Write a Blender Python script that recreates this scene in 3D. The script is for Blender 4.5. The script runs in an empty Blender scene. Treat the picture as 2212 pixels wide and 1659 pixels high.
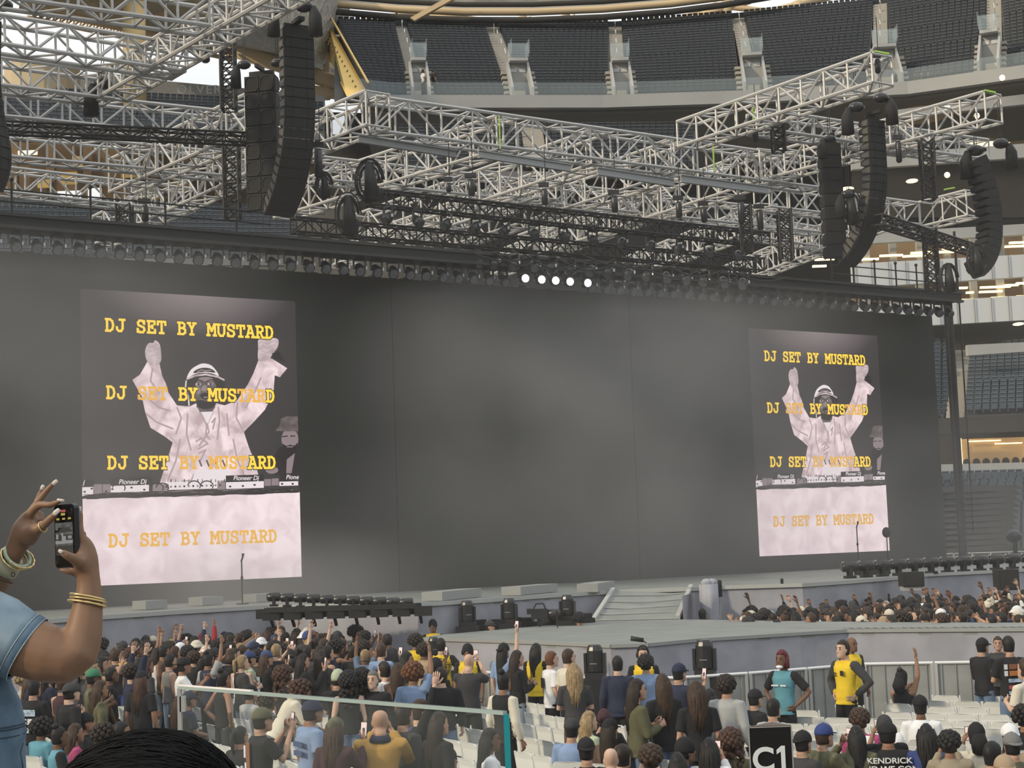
import bpy, bmesh, math, random
from mathutils import Vector, Matrix, Quaternion
V = Vector
SC = bpy.context.scene
C = SC.collection
random.seed(7)
W, H, F = 2212, 1659, 3600.0
CAM = V((0, 0, 3.4))
PITCH, ROLL = math.radians(5.59), math.radians(-2.07)

# ---------------------------------------------------------------- camera
_f = V((0, math.cos(PITCH), math.sin(PITCH)))
_r0 = V((1, 0, 0))
_u0 = _r0.cross(_f)
_r = math.cos(ROLL) * _r0 + math.sin(ROLL) * _u0
_u = -math.sin(ROLL) * _r0 + math.cos(ROLL) * _u0
cd = bpy.data.cameras.new('camera')
cam = bpy.data.objects.new('camera', cd)
C.objects.link(cam)
cd.sensor_width = 36.0
cd.lens = F / W * 36.0
cd.clip_end = 1000
cam.matrix_world = Matrix(((_r.x, _u.x, -_f.x, CAM.x), (_r.y, _u.y, -_f.y, CAM.y), (_r.z, _u.z, -_f.z, CAM.z), (0, 0, 0, 1)))
SC.camera = cam

# ---------------------------------------------------------------- world, sun, exposure
SC.view_settings.view_transform = 'Standard'
SC.view_settings.look = 'None'
SC.view_settings.gamma = 1.0
SC.view_settings.exposure = 0.0
wd = bpy.data.worlds.new('sky')
SC.world = wd
wd.use_nodes = True
nt = wd.node_tree
nt.nodes.clear()
_o = nt.nodes.new('ShaderNodeOutputWorld')
_b = nt.nodes.new('ShaderNodeBackground')
_t = nt.nodes.new('ShaderNodeTexCoord')
_s = nt.nodes.new('ShaderNodeSeparateXYZ')
_m = nt.nodes.new('ShaderNodeValToRGB')
nt.links.new(_t.outputs['Generated'], _s.inputs[0])
nt.links.new(_s.outputs['Z'], _m.inputs[0])
_m.color_ramp.elements[0].position = 0.0
_m.color_ramp.elements[0].color = (0.12, 0.12, 0.115, 1)
_m.color_ramp.elements[1].position = 0.30
_m.color_ramp.elements[1].color = (0.95, 0.98, 1.0, 1)
_e = _m.color_ramp.elements.new(0.16)
_e.color = (0.42, 0.43, 0.43, 1)
nt.links.new(_m.outputs[0], _b.inputs['Color'])
_b.inputs['Strength'].default_value = 1.12
nt.links.new(_b.outputs[0], _o.inputs['Surface'])
sd = bpy.data.lights.new('sun', 'SUN')
sd.energy = 2.2
sd.color = (1.0, 0.83, 0.58)
sd.angle = math.radians(3)
sun = bpy.data.objects.new('sun', sd)
C.objects.link(sun)
sun.rotation_euler = V((0.80, 0.42, -0.42)).to_track_quat('-Z', 'Y').to_euler()
SC.cycles.max_bounces = 6
SC.cycles.diffuse_bounces = 3
SC.cycles.glossy_bounces = 2
SC.cycles.transparent_max_bounces = 12
SC.cycles.volume_bounces = 0
SC.cycles.volume_step_rate = 2.0
SC.cycles.volume_max_steps = 96
SC.cycles.adaptive_threshold = 0.02
SC.cycles.caustics_reflective = False
SC.cycles.caustics_refractive = False

# ---------------------------------------------------------------- pixel rays (2212 x 1659 frame)
def ray(px, py):
    return _f + _r * ((px - W / 2) / F) + _u * ((H / 2 - py) / F)
def P(px, py, Y):
    d = ray(px, py)
    return CAM + d * (Y / d.y)
def PZ(px, py, z):
    d = ray(px, py)
    return CAM + d * ((z - CAM.z) / d.z)

# ---------------------------------------------------------------- materials
MATS = {}
def mat(name, col, rough=0.6, metal=0.0, noise=0.0, scale=8.0, emit=None, bump=0.0, spec=0.3, col2=None, alpha=None):
    if name in MATS:
        return MATS[name]
    m = bpy.data.materials.new(name)
    m.use_nodes = True
    t = m.node_tree
    b = t.nodes['Principled BSDF']
    c = (*col, 1)
    b.inputs['Base Color'].default_value = c
    b.inputs['Roughness'].default_value = rough
    b.inputs['Metallic'].default_value = metal
    b.inputs['Specular IOR Level'].default_value = spec
    m.diffuse_color = c
    if noise or bump or col2:
        tc = t.nodes.new('ShaderNodeTexCoord')
        n = t.nodes.new('ShaderNodeTexNoise')
        n.inputs['Scale'].default_value = scale
        n.inputs['Detail'].default_value = 5
        t.links.new(tc.outputs['Object'], n.inputs['Vector'])
        if noise or col2:
            r = t.nodes.new('ShaderNodeValToRGB')
            r.color_ramp.elements[0].position = 0.32
            r.color_ramp.elements[1].position = 0.68
            if col2:
                r.color_ramp.elements[0].color = c
                r.color_ramp.elements[1].color = (*col2, 1)
            else:
                r.color_ramp.elements[0].color = tuple(max(0, x * (1 - noise)) for x in col) + (1,)
                r.color_ramp.elements[1].color = tuple(min(1, x * (1 + noise)) for x in col) + (1,)
            t.links.new(n.outputs['Fac'], r.inputs[0])
            t.links.new(r.outputs[0], b.inputs['Base Color'])
        if bump:
            bp = t.nodes.new('ShaderNodeBump')
            bp.inputs['Strength'].default_value = bump
            t.links.new(n.outputs['Fac'], bp.inputs['Height'])
            t.links.new(bp.outputs[0], b.inputs['Normal'])
    if emit:
        b.inputs['Emission Color'].default_value = (*emit[0], 1)
        b.inputs['Emission Strength'].default_value = emit[1]
    if alpha is not None:
        b.inputs['Alpha'].default_value = alpha
    MATS[name] = m
    return m

# ---------------------------------------------------------------- mesh builder
def frame(d):
    d = d.normalized()
    a = V((0, 0, 1)) if abs(d.z) < 0.95 else V((1, 0, 0))
    u = d.cross(a).normalized()
    return u, u.cross(d).normalized()

class MB:
    def __init__(s):
        s.v, s.f, s.m, s.cur = [], [], [], 0
    def add(s, vs, fs, mi=None):
        n = len(s.v)
        s.v += [tuple(p) for p in vs]
        s.f += [tuple(i + n for i in q) for q in fs]
        s.m += [s.cur if mi is None else mi] * len(fs)
        return s
    def box(s, c, size, rz=0.0, rot=None, mi=None):
        x, y, z = (k / 2 for k in size)
        c = V(c)
        M = rot if rot is not None else Matrix.Rotation(rz, 3, 'Z')
        vs = [c + M @ V((sx * x, sy * y, sz * z)) for sz in (-1, 1) for sx, sy in ((-1, -1), (1, -1), (1, 1), (-1, 1))]
        return s.add(vs, [(3, 2, 1, 0), (4, 5, 6, 7), (0, 1, 5, 4), (1, 2, 6, 5), (2, 3, 7, 6), (3, 0, 4, 7)], mi)
    def bar(s, a, b, w, h=None, mi=None):
        a, b = V(a), V(b)
        d = b - a
        if d.length < 1e-6:
            return s
        u, v = frame(d)
        u = u * (w / 2)
        v = v * ((h or w) / 2)
        vs = [p + x for p in (a, b) for x in (-u - v, u - v, u + v, -u + v)]
        return s.add(vs, [(3, 2, 1, 0), (4, 5, 6, 7), (0, 1, 5, 4), (1, 2, 6, 5), (2, 3, 7, 6), (3, 0, 4, 7)], mi)
    def tube(s, pts, rad, n=8, mi=None, caps=True, flat=None):
        """swept rings; rad a number or one per point; flat = (axis, factor) squashes the ring along a world axis"""
        pts = [V(p) for p in pts]
        k = len(pts)
        rs = [rad] * k if isinstance(rad, (int, float)) else list(rad)
        vs = []
        u = None
        for i in range(k):
            d = (pts[min(i + 1, k - 1)] - pts[max(i - 1, 0)])
            if d.length < 1e-9:
                d = V((0, 0, 1))
            d.normalize()
            if u is None:
                u, v = frame(d)
            else:
                u = (u - d * u.dot(d))
                u = u.normalized() if u.length > 1e-6 else frame(d)[0]
                v = u.cross(d)
            for j in range(n):
                a = 2 * math.pi * j / n
                o = u * (math.cos(a) * rs[i]) + v * (math.sin(a) * rs[i])
                if flat:
                    ax = V(flat[0])
                    o = o - ax * (o.dot(ax) * (1 - flat[1]))
                vs.append(pts[i] + o)
        fs = [(i * n + j, i * n + (j + 1) % n, (i + 1) * n + (j + 1) % n, (i + 1) * n + j) for i in range(k - 1) for j in range(n)]
        if caps:
            fs += [tuple(range(n - 1, -1, -1)), tuple((k - 1) * n + j for j in range(n))]
        return s.add(vs, fs, mi)
    def rings(s, rings, mi=None, caps=True, closed=True):
        n = len(rings[0])
        vs = [p for r in rings for p in r]
        k = len(rings)
        jj = range(n) if closed else range(n - 1)
        fs = [(i * n + j, i * n + (j + 1) % n, (i + 1) * n + (j + 1) % n, (i + 1) * n + j) for i in range(k - 1) for j in jj]
        if caps and closed:
            fs += [tuple(range(n - 1, -1, -1)), tuple((k - 1) * n + j for j in range(n))]
        return s.add(vs, fs, mi)
    def ell(s, c, r, n=10, k=7, rot=None, mi=None, z0=-1.0, z1=1.0):
        """ellipsoid, z0..z1 cut heights in -1..1"""
        c = V(c)
        r = (r, r, r) if isinstance(r, (int, float)) else r
        M = rot or Matrix.Identity(3)
        a0, a1 = math.asin(z0), math.asin(z1)
        rr = []
        for i in range(k + 1):
            a = a0 + (a1 - a0) * i / k
            q = max(math.cos(a), 1e-3)
            rr.append([c + M @ V((r[0] * q * math.cos(2 * math.pi * j / n), r[1] * q * math.sin(2 * math.pi * j / n), r[2] * math.sin(a))) for j in range(n)])
        return s.rings(rr, mi)
    def quad(s, a, b, c, d, mi=None):
        return s.add([a, b, c, d], [(0, 1, 2, 3)], mi)
    def prism(s, poly, off, mi=None):
        """polygon (list of points) swept by the vector off"""
        n = len(poly)
        off = V(off)
        vs = [V(p) for p in poly] + [V(p) + off for p in poly]
        fs = [tuple(range(n - 1, -1, -1)), tuple(range(n, 2 * n))] + [(i, (i + 1) % n, n + (i + 1) % n, n + i) for i in range(n)]
        return s.add(vs, fs, mi)
    def mesh(s, name, mats, smooth=False):
        me = bpy.data.meshes.new(name)
        me.from_pydata(s.v, [], s.f)
        for x in mats:
            me.materials.append(x)
        if len(mats) > 1:
            me.polygons.foreach_set('material_index', s.m)
        if smooth:
            me.polygons.foreach_set('use_smooth', [True] * len(s.f))
        me.update()
        return me
    def build(s, name, m, parent=None, smooth=False, loc=None):
        me = s.mesh(name, m if isinstance(m, (list, tuple)) else [m], smooth)
        return link(name, me, parent, loc)

def link(name, data, parent=None, loc=None):
    o = bpy.data.objects.new(name, data)
    C.objects.link(o)
    if parent is not None:
        o.parent = parent
    if loc is not None:
        o.location = loc
    return o
def tag(o, label=None, cat=None, group=None, kind=None):
    for k, v in (('label', label), ('category', cat), ('group', group), ('kind', kind)):
        if v:
            o[k] = v
    return o
def thing(name, label, cat, loc=(0, 0, 0), rz=0.0, group=None, kind=None):
    o = link(name, None)
    o.location = loc
    o.rotation_euler = (0, 0, rz)
    return tag(o, label, cat, group, kind)
def copy_tree(o, parent=None):
    c = o.copy()
    C.objects.link(c)
    if parent is not None:
        c.parent = parent
    for ch in list(o.children):
        copy_tree(ch, c)
    return c
def structure(o):
    o['kind'] = 'structure'
    return o
def lerp(a, b, t):
    return a + (b - a) * t
# ================================================================ stage: floor, decks, wall
M_floor = mat('arena floor covering', (0.09, 0.092, 0.09), 0.8, noise=0.15, scale=2)
M_deck = mat('grey stage deck', (0.24, 0.255, 0.24), 0.55, noise=0.10, scale=1.4)
M_skirt = mat('grey violet stage skirt cloth', (0.33, 0.335, 0.375), 0.85, noise=0.14, scale=1.6, bump=0.35)
M_lip = mat('pale stage edge strip', (0.42, 0.43, 0.41), 0.5)
M_black = mat('black painted steel', (0.018, 0.018, 0.018), 0.5)
M_blackcloth = mat('black cabinet paint', (0.022, 0.022, 0.023), 0.7)
M_alu = mat('grey aluminium tube', (0.52, 0.52, 0.50), 0.42, metal=0.35)
M_barrier = mat('mill finish barrier sheet', (0.33, 0.34, 0.33), 0.5, metal=0.25, noise=0.10, scale=3)
M_rail = mat('bright barrier top rail', (0.72, 0.73, 0.72), 0.35, metal=0.2)

floor = MB().quad((-70, 0, 0), (90, 0, 0), (90, 120, 0), (-70, 120, 0)).build('floor', M_floor)
structure(floor)

# ---- the video wall's vertical plane
YAW = math.radians(34.42)
W0 = V((-10.91, 42.0, 0))
WD = V((math.cos(YAW), math.sin(YAW), 0))
WN = V((math.sin(YAW), -math.cos(YAW), 0))
def WS(px, py):
    d = ray(px, py)
    t = (W0 - CAM).dot(WN) / d.dot(WN)
    q = CAM + d * t
    return (q - W0).dot(WD), q.z
def WP(s, z, off=0.0):
    return W0 + WD * s + WN * off + V((0, 0, z))
ZD = 2.27                     # main deck
ZT = 1.65                     # thrust deck
s_r, _ = WS(2030, 950)
_, z_top = WS(60, 546)
s_a, _ = WS(852, 900)
s_b, _ = WS(1371, 950)
M_wall = mat('dark matt video panels', (0.030, 0.031, 0.028), 0.65, spec=0.25)
led = thing('video_wall', 'huge dark video wall across the back of the stage showing two portrait pictures of a disc jockey', 'video wall', W0)
led.rotation_euler = (0, 0, YAW)
# local frame of the wall: x along, y backwards, z up
def wbox(mb, s0, s1, z0, z1, y0, y1, mi=None):
    return mb.box(((s0 + s1) / 2, (y0 + y1) / 2, (z0 + z1) / 2), (s1 - s0, y1 - y0, z1 - z0), mi=mi)
for a, b, dy in ((-9, s_a, 0.0), (s_a + .03, s_b - .03, 0.0), (s_b + .03, s_r, 0.0)):
    m = MB()
    wbox(m, a, b, ZD - .2, z_top, 0.012 + dy, 0.45 + dy)
    m.build('panel', M_wall, led)
m = MB()
for i in range(40):           # the ragged tile tops and cable ends along the upper edge
    s0 = -8.5 + i * (s_r + 8.5) / 40
    wbox(m, s0, s0 + .25, z_top, z_top + random.uniform(.02, .10), .1, .35)
m.build('top_bracket', M_black, led)

# ---- the pictures on the wall
def emit(name, col, k=1.0, noise=0, scale=2.0, col2=None):
    if name in MATS:
        return MATS[name]
    m = bpy.data.materials.new(name)
    m.use_nodes = True
    t = m.node_tree
    t.nodes.clear()
    o = t.nodes.new('ShaderNodeOutputMaterial')
    e = t.nodes.new('ShaderNodeEmission')
    e.inputs['Color'].default_value = (*col, 1)
    e.inputs['Strength'].default_value = k
    m.diffuse_color = (*col, 1)
    t.links.new(e.outputs[0], o.inputs['Surface'])
    if col2:
        tc = t.nodes.new('ShaderNodeTexCoord')
        n = t.nodes.new('ShaderNodeTexNoise')
        n.inputs['Scale'].default_value = scale
        n.inputs['Detail'].default_value = 6
        n.inputs['Distortion'].default_value = 0.6
        r = t.nodes.new('ShaderNodeValToRGB')
        r.color_ramp.elements[0].position = 0.36
        r.color_ramp.elements[1].position = 0.62
        r.color_ramp.elements[0].color = (*col, 1)
        r.color_ramp.elements[1].color = (*col2, 1)
        t.links.new(tc.outputs['Object'], n.inputs['Vector'])
        t.links.new(n.outputs['Fac'], r.inputs[0])
        t.links.new(r.outputs[0], e.inputs['Color'])
    MATS[name] = m
    return m
E_cloth = emit('picture of a pale shirt', (0.46, 0.34, 0.35), 1.2, scale=2.1, col2=(0.84, 0.68, 0.70))
E_table = emit('picture of a pale table front', (0.70, 0.56, 0.59), 1.15, scale=1.5, col2=(0.86, 0.72, 0.74))
E_dark = emit('picture dark skin', (0.075, 0.06, 0.06), 1, scale=3, col2=(0.17, 0.137, 0.137))
E_warm = emit('picture lit skin', (0.29, 0.235, 0.235), 1)
E_mid = emit('picture mid grey', (0.28, 0.22, 0.23), 1)
E_line = emit('picture fold lines', (0.47, 0.35, 0.36), 1)
E_blk = emit('picture black', (0.025, 0.020, 0.022), 1)
E_wht = emit('picture white', (0.88, 0.78, 0.80), 1)
E_hand = emit('picture hands', (0.42, 0.32, 0.33), 1, scale=4, col2=(0.68, 0.55, 0.57))
E_yel = emit('yellow caption letters', (0.95, 0.62, 0.06), 1.25)
E_rim = emit('dark caption rim', (0.05, 0.032, 0.012), 1)
E_org = emit('orange caption letters', (0.93, 0.50, 0.07), 1)
# the picture's dark backdrop with its own stage glow at the top
E_back = emit('picture of a dark backdrop', (0.05, 0.045, 0.047), 1)
_t = E_back.node_tree
_e = [n for n in _t.nodes if n.type == 'EMISSION'][0]
_tc = _t.nodes.new('ShaderNodeTexCoord')
_mp = _t.nodes.new('ShaderNodeMapping')
_mp.inputs['Location'].default_value = (-3.2, 0, -10.6)
_mp.inputs['Scale'].default_value = (0.36, 0.0, 0.75)
_g = _t.nodes.new('ShaderNodeTexGradient')
_g.gradient_type = 'SPHERICAL'
_rp = _t.nodes.new('ShaderNodeValToRGB')
_rp.color_ramp.elements[0].color = (0.045, 0.040, 0.042, 1)
_rp.color_ramp.elements[1].color = (0.30, 0.24, 0.25, 1)
_mp.vector_type = 'POINT'
_t.links.new(_tc.outputs['Object'], _mp.inputs[0])
_mp.inputs['Location'].default_value = (-3.2 * .36, 0, -10.6 * .75)
_t.links.new(_mp.outputs[0], _g.inputs[0])
_t.links.new(_g.outputs['Fac'], _rp.inputs[0])
_t.links.new(_rp.outputs[0], _e.inputs['Color'])

SW, SH, SZ = 6.09, 7.54, 2.81
GAP = 22.8
def zz(x, y):                 # a point read off the enlarged left picture -> (s, z) on the wall
    return WS(160 + x / 4.366, 720 + y / 4.366)
def poly(mb, pts, d, mi=None, conv=zz):
    q = [conv(*p) for p in pts]
    return mb.prism([V((s, -d, z)) for s, z in q], (0, 0.003, 0), mi)
def smooth_poly(pts, n=4):    # closed Catmull-Rom through the points
    out = []
    k = len(pts)
    for i in range(k):
        p0, p1, p2, p3 = (V((*pts[(i + j - 1) % k], 0)) for j in range(4))
        for j in range(n):
            t = j / n
            q = 0.5 * ((2 * p1) + (p2 - p0) * t + (2 * p0 - 5 * p1 + 4 * p2 - p3) * t * t + (3 * p1 - p0 - 3 * p2 + p3) * t ** 3)
            out.append((q.x, q.y))
    return out
def oval(cx, cy, rx, ry, n=20):
    return [(cx + rx * math.cos(2 * math.pi * i / n), cy + ry * math.sin(2 * math.pi * i / n)) for i in range(n)]
def stroke(mb, pts, w, d, mi=None, conv=zz):
    """a flat line of width w (wall metres) through the picture points"""
    q = [conv(*p) for p in pts]
    for (s0, z0), (s1, z1) in zip(q, q[1:]):
        a, b = V((s0, 0, z0)), V((s1, 0, z1))
        if (b - a).length < 1e-6:
            continue
        t = (b - a).normalized()
        nrm = V((-t.z, 0, t.x)) * (w / 2)
        a2, b2 = a - t * w * .35, b + t * w * .35
        o = V((0, -d, 0))
        mb.prism([a2 - nrm + o, b2 - nrm + o, b2 + nrm + o, a2 + nrm + o], (0, 0.002, 0), mi)
    return mb
FONT = {
 'D': [[(.22, 0), (.22, 1)], [(.08, 1), (.52, 1), (.76, .84), (.85, .5), (.76, .16), (.52, 0), (.08, 0)]],
 'J': [[(.42, 1), (.97, 1)], [(.74, 1), (.74, .25), (.58, .02), (.32, .02), (.16, .18), (.14, .36)]],
 'S': [[(.82, 1), (.82, .72)], [(.80, .78), (.64, 1), (.34, 1), (.16, .82), (.22, .61), (.5, .52), (.78, .42), (.86, .2), (.68, 0), (.32, 0), (.14, .2)], [(.14, 0), (.14, .3)]],
 'E': [[(.24, 0), (.24, 1)], [(.08, 1), (.84, 1), (.84, .74)], [(.08, 0), (.88, 0), (.88, .28)], [(.24, .52), (.6, .52)], [(.6, .66), (.6, .38)]],
 'T': [[(.1, .72), (.1, 1), (.9, 1), (.9, .72)], [(.5, 1), (.5, 0)], [(.28, 0), (.72, 0)]],
 'B': [[(.08, 1), (.6, 1), (.79, .88), (.79, .66), (.6, .53), (.24, .53)], [(.6, .53), (.86, .4), (.86, .13), (.65, 0), (.08, 0)], [(.24, 0), (.24, 1)]],
 'Y': [[(.04, 1), (.36, 1)], [(.64, 1), (.96, 1)], [(.19, 1), (.5, .5), (.81, 1)], [(.5, .5), (.5, 0)], [(.3, 0), (.7, 0)]],
 'M': [[(-.02, 0), (.3, 0)], [(.7, 0), (1.02, 0)], [(.13, 0), (.13, 1)], [(0, 1), (.2, 1), (.5, .38), (.8, 1), (1, 1)], [(.87, 1), (.87, 0)]],
 'U': [[(.0, 1), (.36, 1)], [(.64, 1), (1, 1)], [(.17, 1), (.17, .25), (.35, 0), (.65, 0), (.83, .25), (.83, 1)]],
 'A': [[(-.02, 0), (.32, 0)], [(.68, 0), (1.02, 0)], [(.13, 0), (.44, 1), (.56, 1), (.87, 0)], [(.22, 1), (.5, 1)], [(.25, .36), (.75, .36)]],
 'R': [[(.08, 1), (.6, 1), (.82, .87), (.82, .62), (.6, .48), (.24, .48)], [(.24, 0), (.24, 1)], [(.06, 0), (.42, 0)], [(.55, .48), (.8, 0), (.98, 0)]],
}
def caption(s0, z0, cell, cap, text, w, over=(), dark=True):
    m = MB()
    for i, ch in enumerate(text):
        for st in FONT.get(ch, ()):
            pts = [(s0 + (i + .04 + .92 * x) * cell, z0 + y * cap) for x, y in st]
            if i not in over and dark:
                stroke(m, pts, w * 1.75, .027, 2, conv=lambda a, b: (a, b))
            m.cur = 1 if i in over else 0
            stroke(m, [(s0 + (i + .04 + .92 * x) * cell, z0 + y * cap) for x, y in st], w, 0.030, conv=lambda a, b: (a, b))
    return m
def wtext(txt, s, z, size, name, m, parent, shear=0.25, d=0.03):
    cu = bpy.data.curves.new(name, 'FONT')
    cu.body, cu.size, cu.shear, cu.extrude = txt, size, shear, 0.001
    cu.offset = size * .012
    tmp = bpy.data.objects.new('tmp', cu)
    C.objects.link(tmp)
    bpy.context.view_layer.update()
    me = bpy.data.meshes.new_from_object(tmp.evaluated_get(bpy.context.evaluated_depsgraph_get()))
    bpy.data.objects.remove(tmp)
    bpy.data.curves.remove(cu)
    me.materials.clear()
    me.materials.append(m)
    me.name = name
    o = link(name, me, parent, (s, -d, z))
    o.rotation_euler = (math.pi / 2, 0, 0)
    return o

BODY = [(690, 270), (800, 265), (830, 400), (868, 480), (890, 560), (970, 680), (1090, 690), (1150, 660), (1185, 745), (1310, 735), (1340, 660), (1420, 680), (1540, 630), (1640, 480), (1690, 380), (1740, 250), (1860, 235), (2010, 330), (1940, 415), (1892, 395), (1880, 560), (1800, 720), (1700, 830), (1600, 930), (1650, 1080), (1700, 1200), (1740, 1345), (810, 1405), (860, 1250), (930, 1030), (850, 970), (720, 890), (670, 740), (640, 600), (550, 440), (620, 390)]
tbl_l = WS(178, 1077)[1]
CAPX = (225.0, 591.0)
for k in range(2):
    scr = link('screen_picture', None, led)
    scr['label'] = ('left', 'right')[k] + ' lit portrait picture on the wall'
    scr.location = (k * GAP, 0, 0)
    b = MB()
    wbox(b, 0, SW, SZ, SZ + SH, 0.0, 0.012)
    b.build('backdrop', E_back, scr)
    fig = MB()
    poly(fig, BODY, .004, 0)
    for pts in ([(690, 270), (668, 170), (700, 95), (745, 90), (765, 65), (805, 100), (820, 180), (815, 270), (745, 312)], [(1740, 260), (1735, 150), (1745, 48), (1860, 42), (1925, 60), (1920, 130), (1870, 200), (1830, 250)]):
        poly(fig, smooth_poly(pts, 3), .006, 1)
    for y in (120, 160, 205):
        stroke(fig, [(700, y + 14), (760, y), (800, y - 22)], .018, .010, 4)
        stroke(fig, [(1760, y - 40), (1820, y - 20), (1890, y - 50)], .02, .010, 4)
    poly(fig, [(1865, 190), (1930, 170), (1992, 272), (1880, 240)], .007, 3)
    for pts in ([(1190, 745), (1250, 870), (1240, 960), (1280, 1000)], [(1310, 740), (1255, 860), (1270, 930), (1180, 1060)], [(1360, 700), (1370, 820), (1350, 1000)], [(970, 700), (1010, 800), (960, 950)], [(1540, 650), (1530, 800), (1600, 930)], [(1150, 1020), (1200, 990), (1260, 1040), (1170, 1090)], [(1180, 1130), (1240, 1100), (1190, 1200)], [(1300, 840), (1330, 800), (1310, 900)], [(700, 620), (800, 700), (900, 730)], [(680, 760), (780, 840), (930, 900)], [(1500, 1000), (1540, 1200), (1600, 1330)], [(1000, 1000), (960, 1200), (880, 1390)], [(1130, 1330), (1100, 1400)], [(1690, 560), (1620, 700)], [(1760, 420), (1700, 560)], [(740, 330), (720, 450), (800, 560)], [(1070, 760), (1060, 950), (1100, 1100)], [(1440, 760), (1460, 960)]):
        stroke(fig, pts, .045, .008, 4)
    poly(fig, [(1195, 742), (1312, 735), (1262, 850)], .009, 5)
    poly(fig, [(1140, 1290), (1480, 1250), (1470, 1390), (1110, 1400)], .009, 5)
    for x in (1180, 1250, 1330, 1400):
        stroke(fig, [(x, 1200), (x + 20, 1250)], .05, .010, 2)
    # neck and head
    poly(fig, [(1170, 640), (1320, 640), (1330, 700), (1300, 738), (1195, 742), (1150, 690)], .010, 2)
    poly(fig, smooth_poly([(1060, 440), (1080, 360), (1130, 315), (1215, 285), (1290, 305), (1340, 355), (1362, 398), (1405, 420), (1422, 480), (1412, 545), (1360, 590), (1120, 600), (1075, 540)], 3), .011, 3)
    poly(fig, oval(1238, 560, 112, 150, 26), .012, 2)
    poly(fig, smooth_poly([(1062, 425), (1095, 350), (1150, 308), (1215, 284), (1290, 302), (1340, 355), (1362, 402), (1300, 380), (1210, 372), (1130, 388)], 3), .013, 5)
    poly(fig, smooth_poly([(1125, 376), (1150, 345), (1215, 325), (1290, 335), (1330, 372), (1230, 362)], 3), .015, 3)
    stroke(fig, [(1160, 362), (1200, 345), (1240, 352), (1290, 350)], .02, .017, 4)
    stroke(fig, [(1065, 430), (1140, 400), (1240, 388), (1350, 410), (1412, 440)], .05, .016, 1)
    stroke(fig, [(1055, 450), (1048, 520), (1075, 590), (1082, 680)], .035, .016, 5)
    poly(fig, oval(1168, 480, 28, 13), .016, 1)
    poly(fig, oval(1282, 478, 27, 13), .016, 1)
    poly(fig, oval(1172, 480, 11, 12, 12), .018, 3)
    poly(fig, oval(1286, 479, 11, 12, 12), .018, 3)
    stroke(fig, [(1125, 448), (1170, 436), (1212, 452)], .022, .017, 3)
    stroke(fig, [(1250, 450), (1290, 434), (1325, 446)], .022, .017, 3)
    poly(fig, smooth_poly([(1215, 495), (1245, 492), (1268, 530), (1230, 546), (1196, 534)], 3), .016, 6)
    poly(fig, smooth_poly([(1185, 580), (1240, 562), (1290, 580), (1270, 620), (1215, 622)], 3), .016, 3)
    poly(fig, oval(1240, 604, 24, 7, 14), .018, 6)
    poly(fig, smooth_poly([(1150, 640), (1200, 630), (1240, 640), (1290, 628), (1330, 640), (1310, 700), (1240, 716), (1175, 700)], 2), .0145, 3)
    poly(fig, smooth_poly([(1140, 500), (1180, 505), (1190, 560), (1155, 570)], 2), .0145, 6)
    poly(fig, oval(1238, 432, 70, 20), .0145, 6)
    stroke(fig, [(1180, 640), (1240, 672), (1300, 640)], .05, .016, 3)
    fig.build('disc_jockey_image', [E_cloth, E_hand, E_dark, E_blk, E_line, E_wht, E_warm], scr)
    man = MB()
    poly(man, smooth_poly([(1885, 1160), (1930, 1080), (2000, 1055), (2112, 1045)], 1)[:4] + [(2125, 1335), (1890, 1335)], .004, 2)
    poly(man, oval(2035, 1000, 80, 105), .006, 0)
    poly(man, [(1935, 880), (1950, 805), (2010, 782), (2108, 785), (2113, 925), (2010, 925), (1900, 920), (1915, 895)], .008, 1)
    poly(man, smooth_poly([(1962, 1040), (2000, 1062), (2035, 1050), (2080, 1060), (2106, 1030), (2090, 1095), (2040, 1112), (1990, 1095)], 2), .009, 2)
    stroke(man, [(2010, 1072), (2060, 1070)], .03, .011, 0)
    stroke(man, [(1965, 975), (2010, 970)], .03, .011, 2)
    stroke(man, [(2040, 968), (2080, 970)], .03, .011, 2)
    poly(man, [(2005, 1190), (2082, 1130), (2050, 1320), (2000, 1320)], .008, 3)
    poly(man, oval(1865, 1290, 60, 35), .009, 3)
    man.build('onlooker_image', [E_hand if 0 else E_mid, E_dark, E_blk, E_mid], scr)
    # the table with its decks
    tb = MB()
    z0a, z1a = tbl_l, WS(648, 1063)[1]
    tb.prism([V((0, -.004, SZ)), V((SW, -.004, SZ)), V((SW, -.004, z1a)), V((0, -.004, z0a))], (0, .003, 0))
    tb.build('table_image', E_table, scr)
    gr = MB()
    for x0, y0, x1, y1, mi in ((76, 1380, 185, 1442, 1), (345, 1362, 740, 1440, 1), (1430, 1342, 1785, 1402, 1), (1938, 1330, 2112, 1392, 1), (76, 1452, 180, 1535, 0), (185, 1425, 262, 1520, 2), (268, 1425, 342, 1520, 2), (345, 1440, 705, 1502, 0), (740, 1425, 890, 1492, 2), (812, 1402, 1425, 1480, 0), (1350, 1390, 1425, 1475, 2), (1432, 1405, 1788, 1468, 0), (1792, 1376, 1855, 1440, 2), (1862, 1370, 1928, 1436, 2), (1935, 1400, 2112, 1440, 0)):
        poly(gr, [(x0, y1), (x1, y1 - (x1 - x0) * .03), (x1, y0 - (x1 - x0) * .03), (x0, y0)], .008 + mi * .002, mi)
    for i in range(14):
        x = 870 + i * 42
        poly(gr, oval(x, 1448 - (x - 870) * .03, 10, 10, 10), .014, 1 + i % 2)
        stroke(gr, [(x, 1400), (x + 2, 1380)], .03, .012, i % 3)
    for x, y in ((98, 1495), (165, 1465), (300, 1490), (360, 1470), (540, 1455), (660, 1475), (1470, 1445), (1590, 1440), (1700, 1430), (1960, 1420), (2060, 1420)):
        poly(gr, oval(x, y, 12, 9, 10), .014, 1)
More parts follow.
